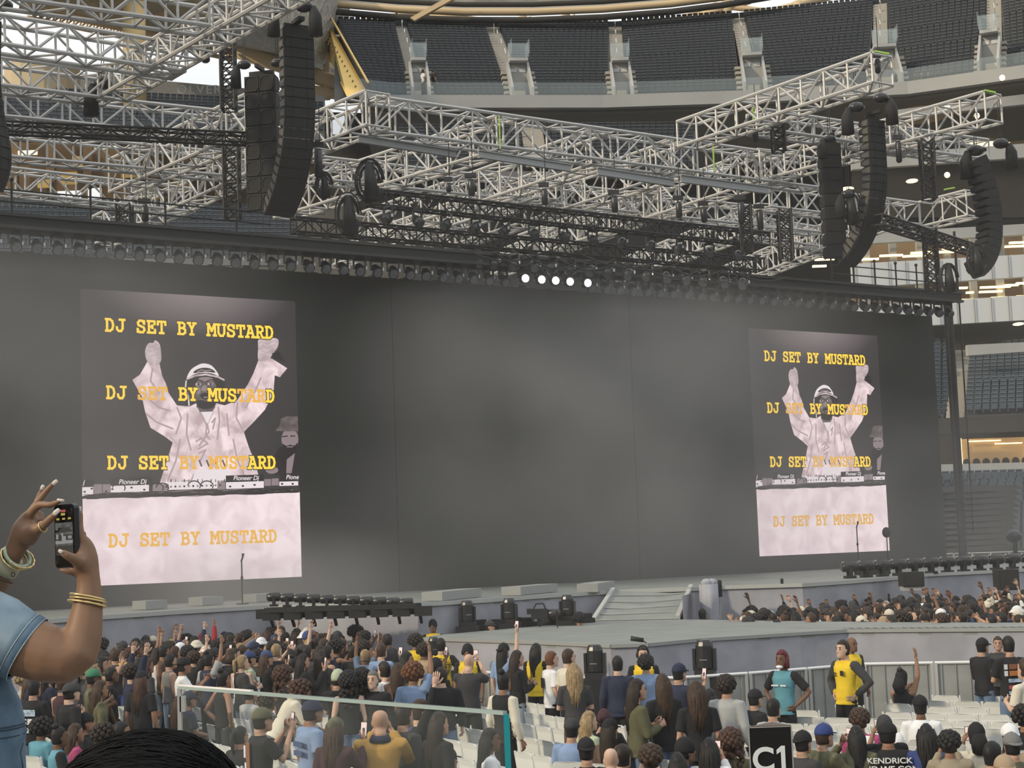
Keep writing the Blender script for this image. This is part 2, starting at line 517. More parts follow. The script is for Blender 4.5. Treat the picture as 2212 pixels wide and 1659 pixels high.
    for i in range(16):
        y = 1520 + (i % 8) * 5
        a = random.uniform(.6, 1.6)
        stroke(gr, [(90 + i * 4 + j * 92, y - j * 2.6 + 10 * math.sin(j * a + i)) for j in range(22)], .022, .015 + .001 * (i % 3), 1 if i % 3 else 2)
    stroke(gr, [(78, 1552), (2112, 1494)], .05, .018, 1)
    for cx, cy in ((420, 1470), (780, 1470), (830, 1470), (1130, 1450), (1250, 1450)):
        stroke(gr, [(cx + 60 * math.cos(a * .5), cy + 46 * math.sin(a * .5) - 12) for a in range(-6, 2)], .03, .018, 1)
    gr.build('deck_and_cable_image', [E_wht, E_blk, E_mid], scr)
    for txt, x, y in (('Pioneer Dj', 415, 1422), ('Pioneer Dj', 1495, 1386), ('Pione', 1992, 1376), ('j', 80, 1424)):
        s, z = zz(x, y)
        wtext(txt, s, z, .17, 'brand_lettering', E_wht, scr)
    for i, (yl, yr, mm) in enumerate(((714, 731, E_yel), (861, 867, E_yel), (1012, 1011, E_yel), (1180, 1170, E_org))):
        s0, z0 = WS(CAPX[0] + i * 2.5, yl)
        s1, z1 = WS(CAPX[1] + i * 2.5, yr)
        zc = WS(CAPX[0] + i * 2.5, yl - 25)[1] - z0
        caption(s0, (z0 + z1) / 2, (s1 - s0) / 17, zc, 'DJ SET BY MUSTARD', .062, ((), (3, 4, 5, 13, 14, 15), (7, 8, 10, 11, 12, 13), ())[i], i < 3).build('caption', [mm, E_org, E_rim], scr)

# ---- decks
def plan(px, z):
    return [PZ(x, y, z) for x, y in px]
def down(pts, z0):
    return [V((p.x, p.y, z0)) for p in pts]
def skirt(mb, pts, z1, z0, step=.25, amp=.035):
    """a hanging cloth wall along the outline with shallow folds"""
    q = []
    for a, b in zip(pts, pts[1:]):
        k = max(1, int((b - a).length / step))
        q += [a.lerp(b, i / k) for i in range(k)]
    q.append(pts[-1])
    top, bot = [], []
    for i, p in enumerate(q):
        d = (q[min(i + 1, len(q) - 1)] - q[max(i - 1, 0)]).normalized()
        n = V((d.y, -d.x, 0))
        w = math.sin(i * 1.7) * .6 + random.uniform(-.5, .5)
        top.append(V((p.x, p.y, z1)))
        bot.append(V((p.x, p.y, z0)) + n * (.02 + amp * w))
    mid = [t.lerp(bt, .5) for t, bt in zip(top, bot)]
    n = len(top)
    mb.add(top + mid + bot, [(i, i + 1, n + i + 1, n + i) for i in range(n - 1)] + [(n + i, n + i + 1, 2 * n + i + 1, 2 * n + i) for i in range(n - 1)])
    return mb
front = plan([(60, 1343), (225, 1331), (390, 1320), (580, 1309), (760, 1307), (902, 1304), (1050, 1295), (1189, 1285), (1322, 1277), (1490, 1271), (1564, 1267), (1733, 1262), (1835, 1255), (1913, 1249), (2004, 1240), (2212, 1230), (2330, 1226)], ZD)
back = [WP(s_r + 4, 0, -.6), WP(-12, 0, -.6)]
left0 = V((front[0].x - 6, front[0].y + .5, ZD))
ms = thing('main_stage', 'long grey main stage in front of the video wall, draped along its front', 'stage')
outl = [left0] + front + [V((front[-1].x + 6, front[-1].y + 14, ZD))] + [V((p.x, p.y, ZD)) for p in back]
MB().prism([p - V((0, 0, .12)) for p in outl], (0, 0, .12)).build('deck', M_deck, ms)
skirt(MB(), [left0] + front, ZD - .05, 0).build('skirt', M_skirt, ms)
lp = MB()
for a, b in zip([left0] + front, front):
    lp.bar(a + V((0, -.03, -.02)), b + V((0, -.03, -.02)), .05, .09)
lp.build('edge_strip', M_lip, ms)
for xa, ya, xb, yb in ((295, 1319, 342, 1316), (418, 1310, 464, 1307), (535, 1303, 580, 1300), (932, 1300, 1018, 1291), (1104, 1288, 1185, 1280), (1270, 1281, 1308, 1274)):
    a, b = PZ(xa, ya, ZD), PZ(xb, yb, ZD)
    m = MB().bar(V((0, 0, .11)), b - a + V((0, 0, .11)), .5, .2)
    o = m.build('stage_edge_box', mat('grey cloth box', (0.30, 0.31, 0.30), .8), loc=a + V((0, .25, 0)))
    tag(o, 'low grey box lying along the main stage edge in front of the dark wall', 'box', 'low grey boxes along the main stage edge')

tf = plan([(905, 1379), (960, 1380), (1060, 1383), (1200, 1388), (1319, 1394), (1400, 1391), (1504, 1381), (1663, 1371), (1760, 1365), (1829, 1361), (1950, 1360), (2212, 1358), (2330, 1357)], ZT)
tb_ = plan([(2330, 1344), (2212, 1345), (1960, 1344), (1760, 1342), (1468, 1338), (1281, 1342), (1181, 1351), (1030, 1364), (940, 1372)], ZT)
th = thing('thrust_stage', 'rounded grey thrust stage with violet grey skirt and a walkway running right', 'stage')
MB().prism([p - V((0, 0, .1)) for p in tf + tb_], (0, 0, .1)).build('deck', M_deck, th)
skirt(MB(), tf, ZT - .03, 0).build('skirt', M_skirt, th)
skirt(MB(), tb_ + [tf[0]], ZT - .06, 0).build('skirt', M_skirt, th)
lp = MB()
for a, b in zip(tf, tf[1:]):
    lp.bar(a + V((0, -.02, -.015)), b + V((0, -.02, -.015)), .04, .06)
lp.build('edge_strip', mat('grey edge strip', (.30, .31, .30), .6), th)
gs = plan([(1829, 1360.5), (1945, 1359.5), (2055, 1358.8), (2160, 1358), (2300, 1357)], ZT)
M_grate, M_gbar = mat('dark grating', (.09, .10, .10), .6), mat('grating bars', (.26, .27, .26), .5)
for a, b in zip(gs, gs[1:]):  # gratings let into the walkway's front edge
    g = MB()
    d = (b - a)
    a, b = a + d * .05, b - d * .05
    n_ = V((0, 1, 0))
    g.prism([a + n_ * .05, b + n_ * .05, b + n_ * .5, a + n_ * .5], (0, 0, .012), 0)
    k = int((b - a).length / .14)
    for i in range(k + 1):
        c = a.lerp(b, i / k)
        g.box(c + n_ * .27 + V((0, 0, .012)), (.03, .46, .018), mi=1)
    g.build('grating', [M_grate, M_gbar], th)

# ---- ramp between thrust and main stage
r0, r1 = PZ(1283, 1342, ZT), PZ(1464, 1338, ZT)
r2, r3 = PZ(1493, 1270, ZD), PZ(1325, 1277, ZD)
up = V((0, 0, .02))
rp = thing('ramp', 'wide grey ramp with pale cross strips rising from thrust to main stage', 'ramp')
MB().prism([r0 - up * 5, r1 - up * 5, r2 - up * 5, r3 - up * 5], (0, 0, .12)).build('deck', M_deck, rp)
for i in range(6):
    t = i / 5
    m = MB().bar(r0.lerp(r3, t) + up * 1.2, r1.lerp(r2, t) + up * 1.2, .035, .014)
    m.build('cross_strip', M_lip, rp)
for a, b in ((r0, r3), (r1, r2)):
    MB().bar(a + up * 2, b + up * 2, .10, .10).build('side_strip', M_lip, rp)
skirt(MB(), [r1 + V((.12, 0, 0)), r2 + V((.12, 0, 0))], ZD - .1, 0).build('skirt', M_skirt, rp)
cu = MB()                     # bunched drape at the ramp's upper corner
cc = PZ(1500, 1272, ZD)
rr = []
for i in range(6):
    z = ZD + .12 - i * .42
    rr.append([V((.20 * math.cos(a * .35) * (1 + .14 * math.sin(a * 3)), .2 * math.sin(a * .35) * (1 + .14 * math.cos(a * 4)), z)) for a in range(18)])
cu.rings(rr)
for i in range(4):
    cu.ell((.08 * math.cos(i * 2), .07 * math.sin(i * 2), ZD + .15), (.14, .12, .10), 8, 5)
o = cu.build('drape', M_skirt, smooth=True, loc=(cc.x + .25, cc.y - .8, 0))
tag(o, 'bunched grey drape hanging at the right top corner of the ramp', 'drape')

# ---- crowd barrier
bl = plan([(756, 1420), (956, 1444), (1080, 1452), (1173, 1458), (1263, 1463), (1311, 1465), (1440, 1463), (1516, 1459), (1630, 1451), (1720, 1444), (1804, 1437), (1867, 1432), (1990, 1430), (2103, 1428), (2240, 1426)], 1.15)
def along(pts, step):
    out, acc = [pts[0]], 0.0
    for a, b in zip(pts, pts[1:]):
        L = (b - a).length
        d = step - acc
        while d < L:
            out.append(a.lerp(b, d / L))
            d += step
        acc = L - (d - step)
    return out
bpt = along(bl, 1.22)
proto = None
for a, b in zip(bpt, bpt[1:]):
    t = (b - a)
    rz = math.atan2(t.y, t.x)
    if proto is None:
        proto = thing('crowd_barrier', 'grey metal crowd barrier panel with bright top rail before the thrust stage skirt', 'barrier', group='barrier panels before the thrust stage')
        m = MB().box((.6, .02, .58), (1.19, .02, 1.06))
        for i in range(5):
            m.box((.12 + i * .24, .0, .58), (.012, .03, 1.05))
        m.build('sheet', M_barrier, proto)
        MB().tube([(.01, 0, 1.13), (1.19, 0, 1.13)], .028, 8).build('top_rail', M_rail, proto)
        for x in (.03, 1.17):
            MB().box((x, .0, .56), (.05, .06, 1.1)).build('post', M_alu, proto)
        MB().bar((.6, .03, .9), (.6, .8, .05), .05).bar((.6, .05, .04), (.6, 1.0, .04), .06).build('brace', M_alu, proto)
        c = proto
    else:
        c = copy_tree(proto)
    c.location = (a.x, a.y, 0)
    c.rotation_euler = (0, 0, rz)
bl2 = plan([(768, 1418), (800, 1402), (895, 1387)], 1.2)    # second short barrier run on the left
m = MB()
for ya, (xa, xb) in ((1391, (800, 895)), (1411, (782, 870))):
    a, b = PZ(xa, ya, 1.15), PZ(xb, ya - 3, 1.15)
    c = copy_tree(proto)
    c.location = (a.x, a.y, 0)
    c.rotation_euler = (0, 0, math.atan2(b.y - a.y, b.x - a.x))
    c['label'] = 'grey barrier panel standing behind the left crowd beside the thrust tip'
    c['group'] = 'barrier panels beside the thrust tip'
    c = copy_tree(c)
    c.location = (b.x, b.y, 0)
# ================================================================ roof rig over the stage
M_truss = mat('silver truss tube', (0.52, 0.51, 0.49), 0.45, metal=0.2)
M_dtruss = mat('black truss tube', (0.02, 0.02, 0.02), 0.5)
M_green = mat('lime green strap', (0.36, 0.60, 0.12), 0.6)
ZR = 16.5
def truss(a, b, h, w, m, label, group=None, bay=None, ch=.055, name='roof_truss', tri=False):
    """box truss: top edge from a to b, height h downward, width w backwards"""
    d = b - a
    L = d.length
    ux = d.normalized()
    uy = V((-ux.y, ux.x, 0)).normalized()
    if uy.y < 0:
        uy = -uy
    t = thing(name, label, 'truss', a, group=group)
    dn = V((0, 0, -h))
    offs = [V((0, 0, 0)), uy * w, dn, dn + uy * w]
    for o in offs:
        MB().tube([o, o + d], ch, 6).build('chord', m, t)
    k = max(2, round(L / (bay or h * 1.1)))
    br = ch * .62
    for o0, o1, nm in ((offs[0], offs[2], 'lattice'), (offs[1], offs[3], 'lattice'), (offs[0], offs[1], 'lattice'), (offs[2], offs[3], 'lattice')):
        mb = MB()
        for i in range(k + 1):
            p = d * (i / k)
            mb.tube([o0 + p, o1 + p], br, 5, caps=False)
            if i < k:
                q = d * ((i + 1) / k)
                if i % 2:
                    mb.tube([o0 + p, o1 + q], br, 5, caps=False)
                else:
                    mb.tube([o1 + p, o0 + q], br, 5, caps=False)
        mb.build(nm, m, t)
    return t
TR = [  # px of the top edge's two ends, drop in px at the first end, words
 (812, 208, 1765, 343, 77, 'long silver roof truss that leads the grid, crossing the middle of the rig'),
 (690, 338, 1775, 462, 50, 'silver truss running low behind the leading roof truss'),
 (-60, -84, 452, -8, 72, 'silver truss at the very top of the left rig, cut by the frame'),
 (-60, 22, 400, 96, 66, 'left silver truss, second from the top, against the white sky'),
 (-60, 116, 245, 157, 62, 'left silver truss in front of the stand facade, third from the top'),
 (-60, 182, 600, 252, 64, 'left silver truss just above the thin black truss'),
 (-60, 276, 600, 340, 56, 'left silver truss just below the thin black truss'),
 (-60, 352, 420, 408, 56, 'lowest left silver truss of the roof grid, in front of warm lit suites'),
 (212, 156, 700, -140, 56, 'silver truss climbing right from the dark winch to the top frame edge'),
 (235, 345, 530, 204, 72, 'silver truss climbing right behind the lattice tower'),
 (200, 468, 530, 303, 62, 'silver truss climbing right below the lattice tower crossing'),
 (520, 312, 790, 196, 68, 'silver truss joining the tall loudspeaker columns to the leading truss corner'),
 (590, 408, 1072, 250, 64, 'silver cross truss meeting the leading truss at its green strap'),
 (760, 466, 1275, 281, 62, 'silver cross truss meeting the leading truss near its middle'),
 (880, 504, 1455, 301, 58, 'silver cross truss meeting the leading truss right of its middle'),
 (1120, 508, 1640, 322, 55, 'silver cross truss meeting the leading truss near its right end'),
 (1462, 263, 1882, 115, 56, 'sunlit silver truss rising highest at right toward the upper seats'),
 (1610, 345, 2126, 198, 54, 'sunlit silver truss behind the right curved loudspeaker column'),
 (1650, 236, 1990, 288, 44, 'silver truss linking the two sunlit trusses behind the right loudspeakers'),
 (1900, 268, 2135, 302, 46, 'short silver truss ending beside the dark hanging lamp at far right'),
 (1660, 395, 1986, 438, 52, 'low silver truss passing behind the right curved loudspeaker column'),
 (1984, 437, 2086, 411, 54, 'short silver truss with a green strap under the far right stand'),
 (1640, 470, 1860, 505, 44, 'low silver truss behind the right slim loudspeaker column'),
 (1560, 577, 1880, 440, 46, 'silver truss rising right behind the pair of right loudspeaker columns'),
 (1060, 548, 1420, 405, 46, 'silver cross truss seen under the leading truss, left of centre lamps'),
 (700, 533, 1160, 372, 46, 'silver cross truss above the black lighting truss, left end'),
 (1330, 564, 1640, 440, 44, 'silver cross truss above the black lighting truss, right end'),
]
for x0, y0, x1, y1, hp, lab in TR:
    a, b = PZ(x0, y0, ZR), PZ(x1, y1, ZR)
    truss(a, b, hp * a.y / F, .8, M_truss, lab)
# spreader beams slung under the leading truss
for x0, y0, x1, y1 in ((775, 292, 985, 326), (1033, 325, 1232, 356), (1290, 362, 1455, 388), (1470, 378, 1660, 404)):
    a = P(x0, y0, 47)
    b = PZ(x1, y1, a.z)
    m = MB().bar(V((0, 0, 0)), b - a, .12, .03).bar(V((0, 0, -.2)), b - a + V((0, 0, -.2)), .12, .03).bar(V((0, 0, -.1)), b - a + V((0, 0, -.1)), .03, .2)
    tag(m.build('spreader_beam', mat('grey painted beam', (.34, .35, .35), .5), loc=a), 'grey steel spreader beam slung under the leading roof truss', 'beam', 'spreader beams under the leading truss')
# black trusses
for x0, y0, x1, y1, Y, hp, lab in ((-60, 258, 605, 290, 41, 22, 'thin black truss crossing the left rig level with the loudspeakers'),
                                   (800, 407, 1662, 502, 46.5, 34, 'black lighting truss hung with lamps under the roof grid'),
                                   (1905, 462, 2135, 536, 50, 22, 'black truss sloping between the right loudspeaker columns'),
                                   (640, 468, 1650, 558, 47, 32, 'black truss tangled with cables just above the header beam')):
    a = P(x0, y0, Y)
    b = PZ(x1, y1, a.z)
    truss(a, b, hp * Y / F, .4, M_dtruss, lab, ch=.035, name='lighting_truss', bay=.5)
# dark lattice towers
for x, y0, y1, Y, wpx in ((474, 66, 235, 45, 30), (481, 310, 470, 47, 32), (250, 440, 484, 46, 30), (1668, 250, 325, 50, 26), (1990, 298, 428, 50, 27), (1998, 495, 632, 52, 25), (1682, 450, 560, 50, 27), (1600, 440, 545, 50, 22)):
    a = P(x, y0, Y)
    b = V((a.x, a.y, P(x, y1, Y).z))
    w = wpx * Y / F
    t = thing('tower_truss', 'dark square lattice tower hanging at %s' % {474: 'the top of the left rig', 481: 'the left of the double loudspeaker column', 250: 'the left above the header beam', 1668: 'the sunlit truss junction', 1990: 'the right of the curved loudspeaker', 1998: 'the right end just above the header beam', 1682: 'the right behind the slim loudspeaker column', 1600: 'the right end of the black lighting truss'}[x], 'truss', (a.x, a.y, b.z))
    Lz = a.z - b.z
    for sx, sy in ((0, 0), (w, 0), (w, w), (0, w)):
        MB().tube([(sx, sy, 0), (sx, sy, Lz)], .035, 6).build('chord', M_dtruss, t)
    k = max(2, round(Lz / w * 1.2))
    for p, q in (((0, 0), (w, 0)), ((w, 0), (w, w)), ((w, w), (0, w)), ((0, w), (0, 0))):
        m = MB()
        for i in range(k):
            z0, z1 = Lz * i / k, Lz * (i + 1) / k
            m.tube([(*p, z0), (*q, z0)], .02, 5, caps=False)
            m.tube([(*p, z0), (*q, z1)], .02, 5, caps=False).tube([(*q, z0), (*p, z1)], .02, 5, caps=False)
        m.build('lattice', M_dtruss, t)
# green straps
for x, y0, y1, Y in ((1078, 250, 322, 47), (1540, 312, 372, 53), (1626, 232, 262, 49)):
    a, b = P(x, y0, Y), P(x, y1, Y)
    tag(MB().bar((0, 0, 0), (0, 0, b.z - a.z), .09, .04).build('strap', M_green, loc=a), 'lime green strap on the roof truss %s' % {1078: 'near its left third', 1540: 'near its right end', 1626: 'lit by the sun'}[x], 'strap')
for x0, y0, x1, y1, Y in ((1888, 116, 1920, 122, 45), (2126, 200, 2150, 205, 49), (2040, 413, 2062, 409, 63)):
    a, b = P(x0, y0, Y), P(x1, y1, Y)
    tag(MB().bar((0, 0, .06), b - a + V((0, 0, .06)), .14, .05).build('strap', M_green, loc=a), 'lime green strap lying on the end of the %s truss' % {1888: 'highest right', 2126: 'second right', 2040: 'short far right'}[x0], 'strap')

# ---- header beam with its row of lamps, parallel to the wall
OFF = 1.3
def WSo(px, py, off=OFF):
    d = ray(px, py)
    q = CAM + d * ((W0 + WN * off - CAM).dot(WN) / d.dot(WN))
    return (q - W0).dot(WD), q.z
sb1, zb1 = WSo(2076, 629)
_, zb0 = WSo(10, 462)
zb_top = zb0
hb = .30 * 1.0
hd = thing('header_beam', 'black header beam above the video wall carrying the row of lamps', 'beam', W0 + WN * OFF, YAW)
def hx(mb, s0, s1, z0, z1, y0, y1):
    return mb.box(((s0 + s1) / 2, (y0 + y1) / 2, (z0 + z1) / 2), (s1 - s0, y1 - y0, z1 - z0))
hx(MB(), -9, sb1, zb_top - .3, zb_top, 0, .9).build('beam', M_dtruss, hd)
for z in (zb_top, zb_top - .3):
    hx(MB(), -9, sb1 + .05, z - .04, z + .04, -.06, .1).build('flange', mat('dark flange', (.045, .045, .043), .5), hd)
rl = MB()
for z in (.42, .72):
    rl.tube([(-9, .5, zb_top + z), (5, .5, zb_top + z)], .022, 6)
    rl.tube([(26, .5, zb_top + z), (sb1, .5, zb_top + z)], .022, 6)
rl.build('handrail', M_dtruss, hd)
for s in list(range(-8, 6, 2)) + [26 + i * 1.05 for i in range(int((sb1 - 26) / 1.05) + 1)]:
    MB().tube([(s, .5, zb_top), (s, .5, zb_top + .95)], .03, 6).ell((s, .5, zb_top + .98), .06, 8, 5).build('post', M_dtruss, hd)
M_head = mat('black lamp housing', (0.02, 0.02, 0.022), 0.32, spec=0.5)
M_lens = mat('dark lamp lens', (0.10, 0.11, 0.12), 0.12, spec=0.8)
M_lit = mat('lit lamp lens', (.9, .9, .9), .4, emit=((1, 1, .98), 2.2))
M_chrome = mat('bright bracket', (.6, .6, .6), .3, metal=.6)
def lamp_proto(lit):
    t = thing('stage_lamp', 'black stage lamp in the row under the header beam', 'stage lamp', group='stage lamps under the header beam')
    MB().box((0, 0, -.04), (.22, .16, .08)).build('clamp', M_head, t)
    MB().bar((-.17, 0, -.08), (.17, 0, -.08), .05).bar((-.17, 0, -.08), (-.17, 0, -.34), .05).bar((.17, 0, -.08), (.17, 0, -.34), .05).build('yoke', M_head, t)
    n = V((-.10, -.75, -.62)).normalized() if not lit else V((-.2, -.97, -.1)).normalized()
    c = V((0, 0, -.34))
    MB().tube([c - n * .20, c - n * .17, c - n * .02, c + n * .12, c + n * .17], [.05, .11, .15, .15, .145], 14).build('housing', M_head, t, smooth=True)
    MB().tube([c + n * .165, c + n * .178], [.125, .11], 14).build('lens', M_lit if lit else M_lens, t)
    MB().box((.19, -.03, -.30), (.04, .05, .09)).build('bracket', M_chrome, t)
    return t
lp_off, lp_on = lamp_proto(False), lamp_proto(True)
lp_on['label'] = 'lit stage lamp with white round lens in the middle of the header beam'
lp_on['group'] = 'lit stage lamps under the header beam'
ds = (WSo(182, 500)[0] - WSo(44, 500)[0]) / 3
lit_s = [WSo(x, 600)[0] for x in (1128, 1163, 1193, 1224, 1262)]
s = WSo(-6, 500)[0]
pos, used = [], []
while s < sb1:
    pos.append(s)
    s += ds
for ls in lit_s:
    pos.remove(min(pos, key=lambda q: abs(q - ls)))
first = [True, True]
for s, on in [(q, 0) for q in pos] + [(q, 1) for q in lit_s]:
    src = (lp_off, lp_on)[on]
    o = src if first[on] else copy_tree(src)
    first[on] = False
    q = W0 + WN * OFF + WD * s + V((0, 0, zb_top - .32))
    o.location = q - WN * (.35 if not on else -.05)
    o.rotation_euler = (0, 0, YAW + random.uniform(-.25, .25) * (1 - on))

# ---- loudspeaker arrays
M_cab = mat('black speaker cabinet', (0.020, 0.020, 0.020), 0.65)
M_gril = mat('black speaker grille', (0.026, 0.026, 0.025), 0.8, bump=.3, scale=60)
M_side = mat('worn grey cabinet side', (0.115, 0.11, 0.10), 0.7)  # sides lighter than the cabinet fronts
def speaker_array(name, label, top, n, hc, w, d, phi, tilts, mside, hexes=0, cols=1):
    """cabinets hung one under another; phi turns the fronts from the camera axis to the right, tilts nod each down (degrees)"""
    ph = math.radians(phi)
    root = thing(name, label, 'loudspeaker', top, ph)      # local front = -y
    MB().box((0, d * .5, .10), (w * cols * .8, .10, .12)).box((0, d * .1, .22), (w * .2, .5, .10)).build('flying_frame', M_cab, root)
    for col in range(cols):
        y, z = 0.0, 0.0
        cme = gme = None
        for i in range(n):
            a = math.radians(tilts[min(i, len(tilts) - 1)])
            R = Matrix.Rotation(-a, 3, 'X')
            if cme is None:
                x = w / 2
                m = MB()
                prof = [(-x, 0, -hc * .97), (-x, d * .75, -hc * .90), (-x, d, -hc * .75), (-x, d, -hc * .22), (-x, d * .75, -hc * .07), (-x, 0, 0)]
                m.prism([V(p) for p in prof], (w, 0, 0), 0)
                for sx in (-x - .006, x - .006):
                    m.prism([V((sx, d * .12, -hc * .86)), V((sx, d * .9, -hc * .70)), V((sx, d * .9, -hc * .27)), V((sx, d * .12, -hc * .1))], (.012, 0, 0), 1)
                    m.box((sx + .006, d * .5, -hc * .95), (.03, d * .3, .03), mi=0)
                cme = m.mesh('cabinet', [M_cab, mside])
                g = MB().box((0, -.008, -hc * .485), (w * .96, .02, hc * .90))
                if hexes:
                    k = w * .5 / 2
                    for cx in (0,):
                        pts = [V((cx + sx * w * .44, -.03, -hc * .485 + sz * hc * .42)) for sx, sz in ((-1, -.5), (-.6, -1), (.6, -1), (1, -.5), (1, .5), (.6, 1), (-.6, 1), (-1, .5), (-1, -.5))]
                        for p, q in zip(pts, pts[1:]):
                            g.bar(p, q, .018, mi=1)
                else:
                    for s_ in (-.25, .25):
                        g.box((s_ * w, -.02, -hc * .485), (.012, .012, hc * .88))
                gme = g.mesh('grille', [M_gril, mat('grille edge', (.05, .05, .05), .6)])
            c = link('cabinet', cme, root)
            c.matrix_local = Matrix.Translation(((col - (cols - 1) / 2) * w, y, z)) @ R.to_4x4()
            link('grille', gme, c)
            stp = R @ V((0, 0, -hc))
            y += stp.y
            z += stp.z
    return root
def J(n, straight, last):
    return [0 if i < straight else last * ((i - straight + 1) / (n - straight)) ** 1.2 for i in range(n)]
YA = 42
def arr_top(x, y, Y):
    return P(x, y, Y)
speaker_array('line_array', 'tall black curved line array left of centre with a grey scalloped edge', arr_top(645, 62, YA), 20, .262, .84, .36, 30, [-t for t in J(20, 7, 62)], M_side)
speaker_array('subwoofer_array', 'wide black double column of subwoofers with eight sided grille outlines', arr_top(560, 163, YA + 1.2), 8, .455, .43, .35, -14, [0], M_cab, hexes=1, cols=2)
YB = 50
speaker_array('line_array', 'tall black curved line array at right with a grey scalloped edge', arr_top(1893, 258, YB), 20, .245, .70, .42, 34, [-t for t in J(20, 6, 60)], M_side)
speaker_array('subwoofer_array', 'slim straight black speaker column left of the right curved array', arr_top(1795, 308, YB + 1), 9, .405, .62, .5, 8, [0, 0, .5, .5, 1, 1, 1.5, 1.5, 2], M_cab)
speaker_array('side_array', 'black curved side array at far right seen from behind, stacked wedge boxes', arr_top(2118, 338, 51), 15, .275, .62, .55, 108, [22, 19, 16, 13, 10, 7, 4, 0, -4, -9, -15, -23, -32, -42, -52], M_cab)
speaker_array('side_array', 'black speaker column cut by the left frame edge above the header beam', arr_top(-12, 40, 37), 16, .255, .5, .5, 70, [-2, -2, -2, -2, 0, 3, 6, 8, 10, 12, 14, 10, 2, -8, -20, -30], M_cab)

# ---- hoists, hanging lamps, cables
def hoist(x, y, hpx, wpx, Y, label, group='black chain hoists hanging in the roof rig'):
    a = P(x, y, Y)
    h, r = hpx * Y / F, wpx * Y / F / 2
    t = thing('chain_hoist', label, 'hoist', a, group=group)
    MB().tube([(0, 0, 0), (0, 0, -.06), (0, 0, -h + .05), (0, 0, -h)], [r * .7, r, r, r * .6], 10).build('housing', M_head, t, smooth=True)
    MB().box((-r * .2, 0, .12), (r * 3.2, r * 1.6, .12)).build('motor', M_head, t)
    MB().tube([(r * .4, 0, .1), (r * .4, 0, 1.2)], .012, 5).build('chain', M_dtruss, t)
    return t
for x, y, h, w, Y, l in ((443, 84, 54, 20, 44, 'beside the upper lattice tower'), (687, 322, 64, 19, 44, 'just right of the tall curved array'), (1630, 265, 44, 14, 50, 'left of the sunlit truss tower'), (1940, 305, 48, 13, 50, 'right of the right curved array'), (1895, 128, 32, 13, 45, 'inside the highest truss end'), (1018, 388, 36, 16, 47, 'over the left half of the black lighting truss'), (1176, 408, 36, 14, 47, 'over the middle of the black lighting truss'), (1327, 424, 36, 15, 48, 'right of the middle of the black lighting truss'), (1466, 436, 36, 14, 49, 'left of the right hoist trio'), (1600, 436, 48, 15, 50, 'over the right end of the black lighting truss'), (1641, 454, 44, 14, 50, 'at the right tip of the black lighting truss'), (313, 444, 36, 16, 44, 'over the left header beam'), (969, 396, 20, 12, 48, 'short and left of the others over the lighting truss'), (1520, 448, 34, 14, 49, 'middle of the right hoist trio')):
    hoist(x, y, h, w, Y, 'black chain hoist hanging ' + l, None)
def flood(x, y, Y, s, label, rz=0.0):
    t = thing('hanging_motor', label, 'hoist motor', P(x, y, Y), rz)
    MB().ell((0, 0, 0), (.17 * s, .13 * s, .11 * s), 10, 7).build('motor_head', M_head, t, smooth=True)
    MB().tube([(-.16 * s, 0, -.02), (-.2 * s, 0, -.2 * s), (-.2 * s, 0, -.55 * s)], [.06 * s, .12 * s, .13 * s], 10).build('chain_bag', M_blackcloth, t, smooth=True)
    for dx in (-.03, .03):
        MB().tube([(dx, 0, .1), (dx, 0, 1.6)], .012, 5).build('chain', M_dtruss, t)
for x, y, Y, s, l, rz in ((612, 18, 41.6, 1.3, 'left of two over the tall curved array', 0), (657, 14, 41.4, 1.4, 'right of two over the tall curved array', 3.1), (527, 140, 42.6, 1.1, 'over the double subwoofer column', 0), (598, 136, 42.2, 1.0, 'between the subwoofers and the tall curved array', 3), (1850, 232, 50, 1.5, 'over the left edge of the right curved array', 0), (1903, 212, 50, 1.5, 'over the right edge of the right curved array', 3.1), (1792, 300, 50, 1.1, 'over the slim speaker column', 0), (2162, 310, 51, 1.5, 'at far right below the truss end', 3.1), (2108, 325, 51, 1.6, 'over the far right side array', 0), (1832, 420, 50, 1.3, 'between the right speaker columns', 0), (222, 180, 44, 1.6, 'under the left climbing truss', 0), (8, 12, 37, 1.3, 'in the top left corner', 0)):
    flood(x, y, Y, s, 'black hoist motor with chain bag ' + l, rz)
def loom(x, y, Y, r, n, label):
    t = thing('cable_loom', label, 'cables', P(x, y, Y))
    for i in range(n):
        rr = r * random.uniform(.7, 1.1)
        ax = random.uniform(-.5, .5)
        pts = [V((rr * .75 * math.cos(a * .42) * math.cos(ax), rr * .3 * math.sin(ax) * math.cos(a * .42) + random.uniform(-.02, .02), rr * 1.15 * math.sin(a * .42))) for a in range(15)]
        MB().tube(pts, .022, 5).build('coil', M_dtruss, t, smooth=True)
    MB().tube([(0, .05, r), (r * .1, .05, -r * 1.1)], [r * .25, r * .45], 8).build('bundle', M_dtruss, t, smooth=True)
loom(798, 390, 45, .5, 7, 'tangle of black cable coils at the left end of the lighting truss, upper one')
loom(752, 462, 45, .5, 7, 'tangle of black cable coils left of the lighting truss, lower one')
loom(700, 400, 44, .3, 5, 'small bunch of black cables right of the tall curved array')
loom(1838, 448, 50, .45, 5, 'hanging bunch of black cables between the right speaker columns')
loom(2050, 600, 50, .4, 6, 'bunch of black cables on the right end of the header beam')
loom(2110, 560, 50, .4, 5, 'bunch of black cables under the far right side array')
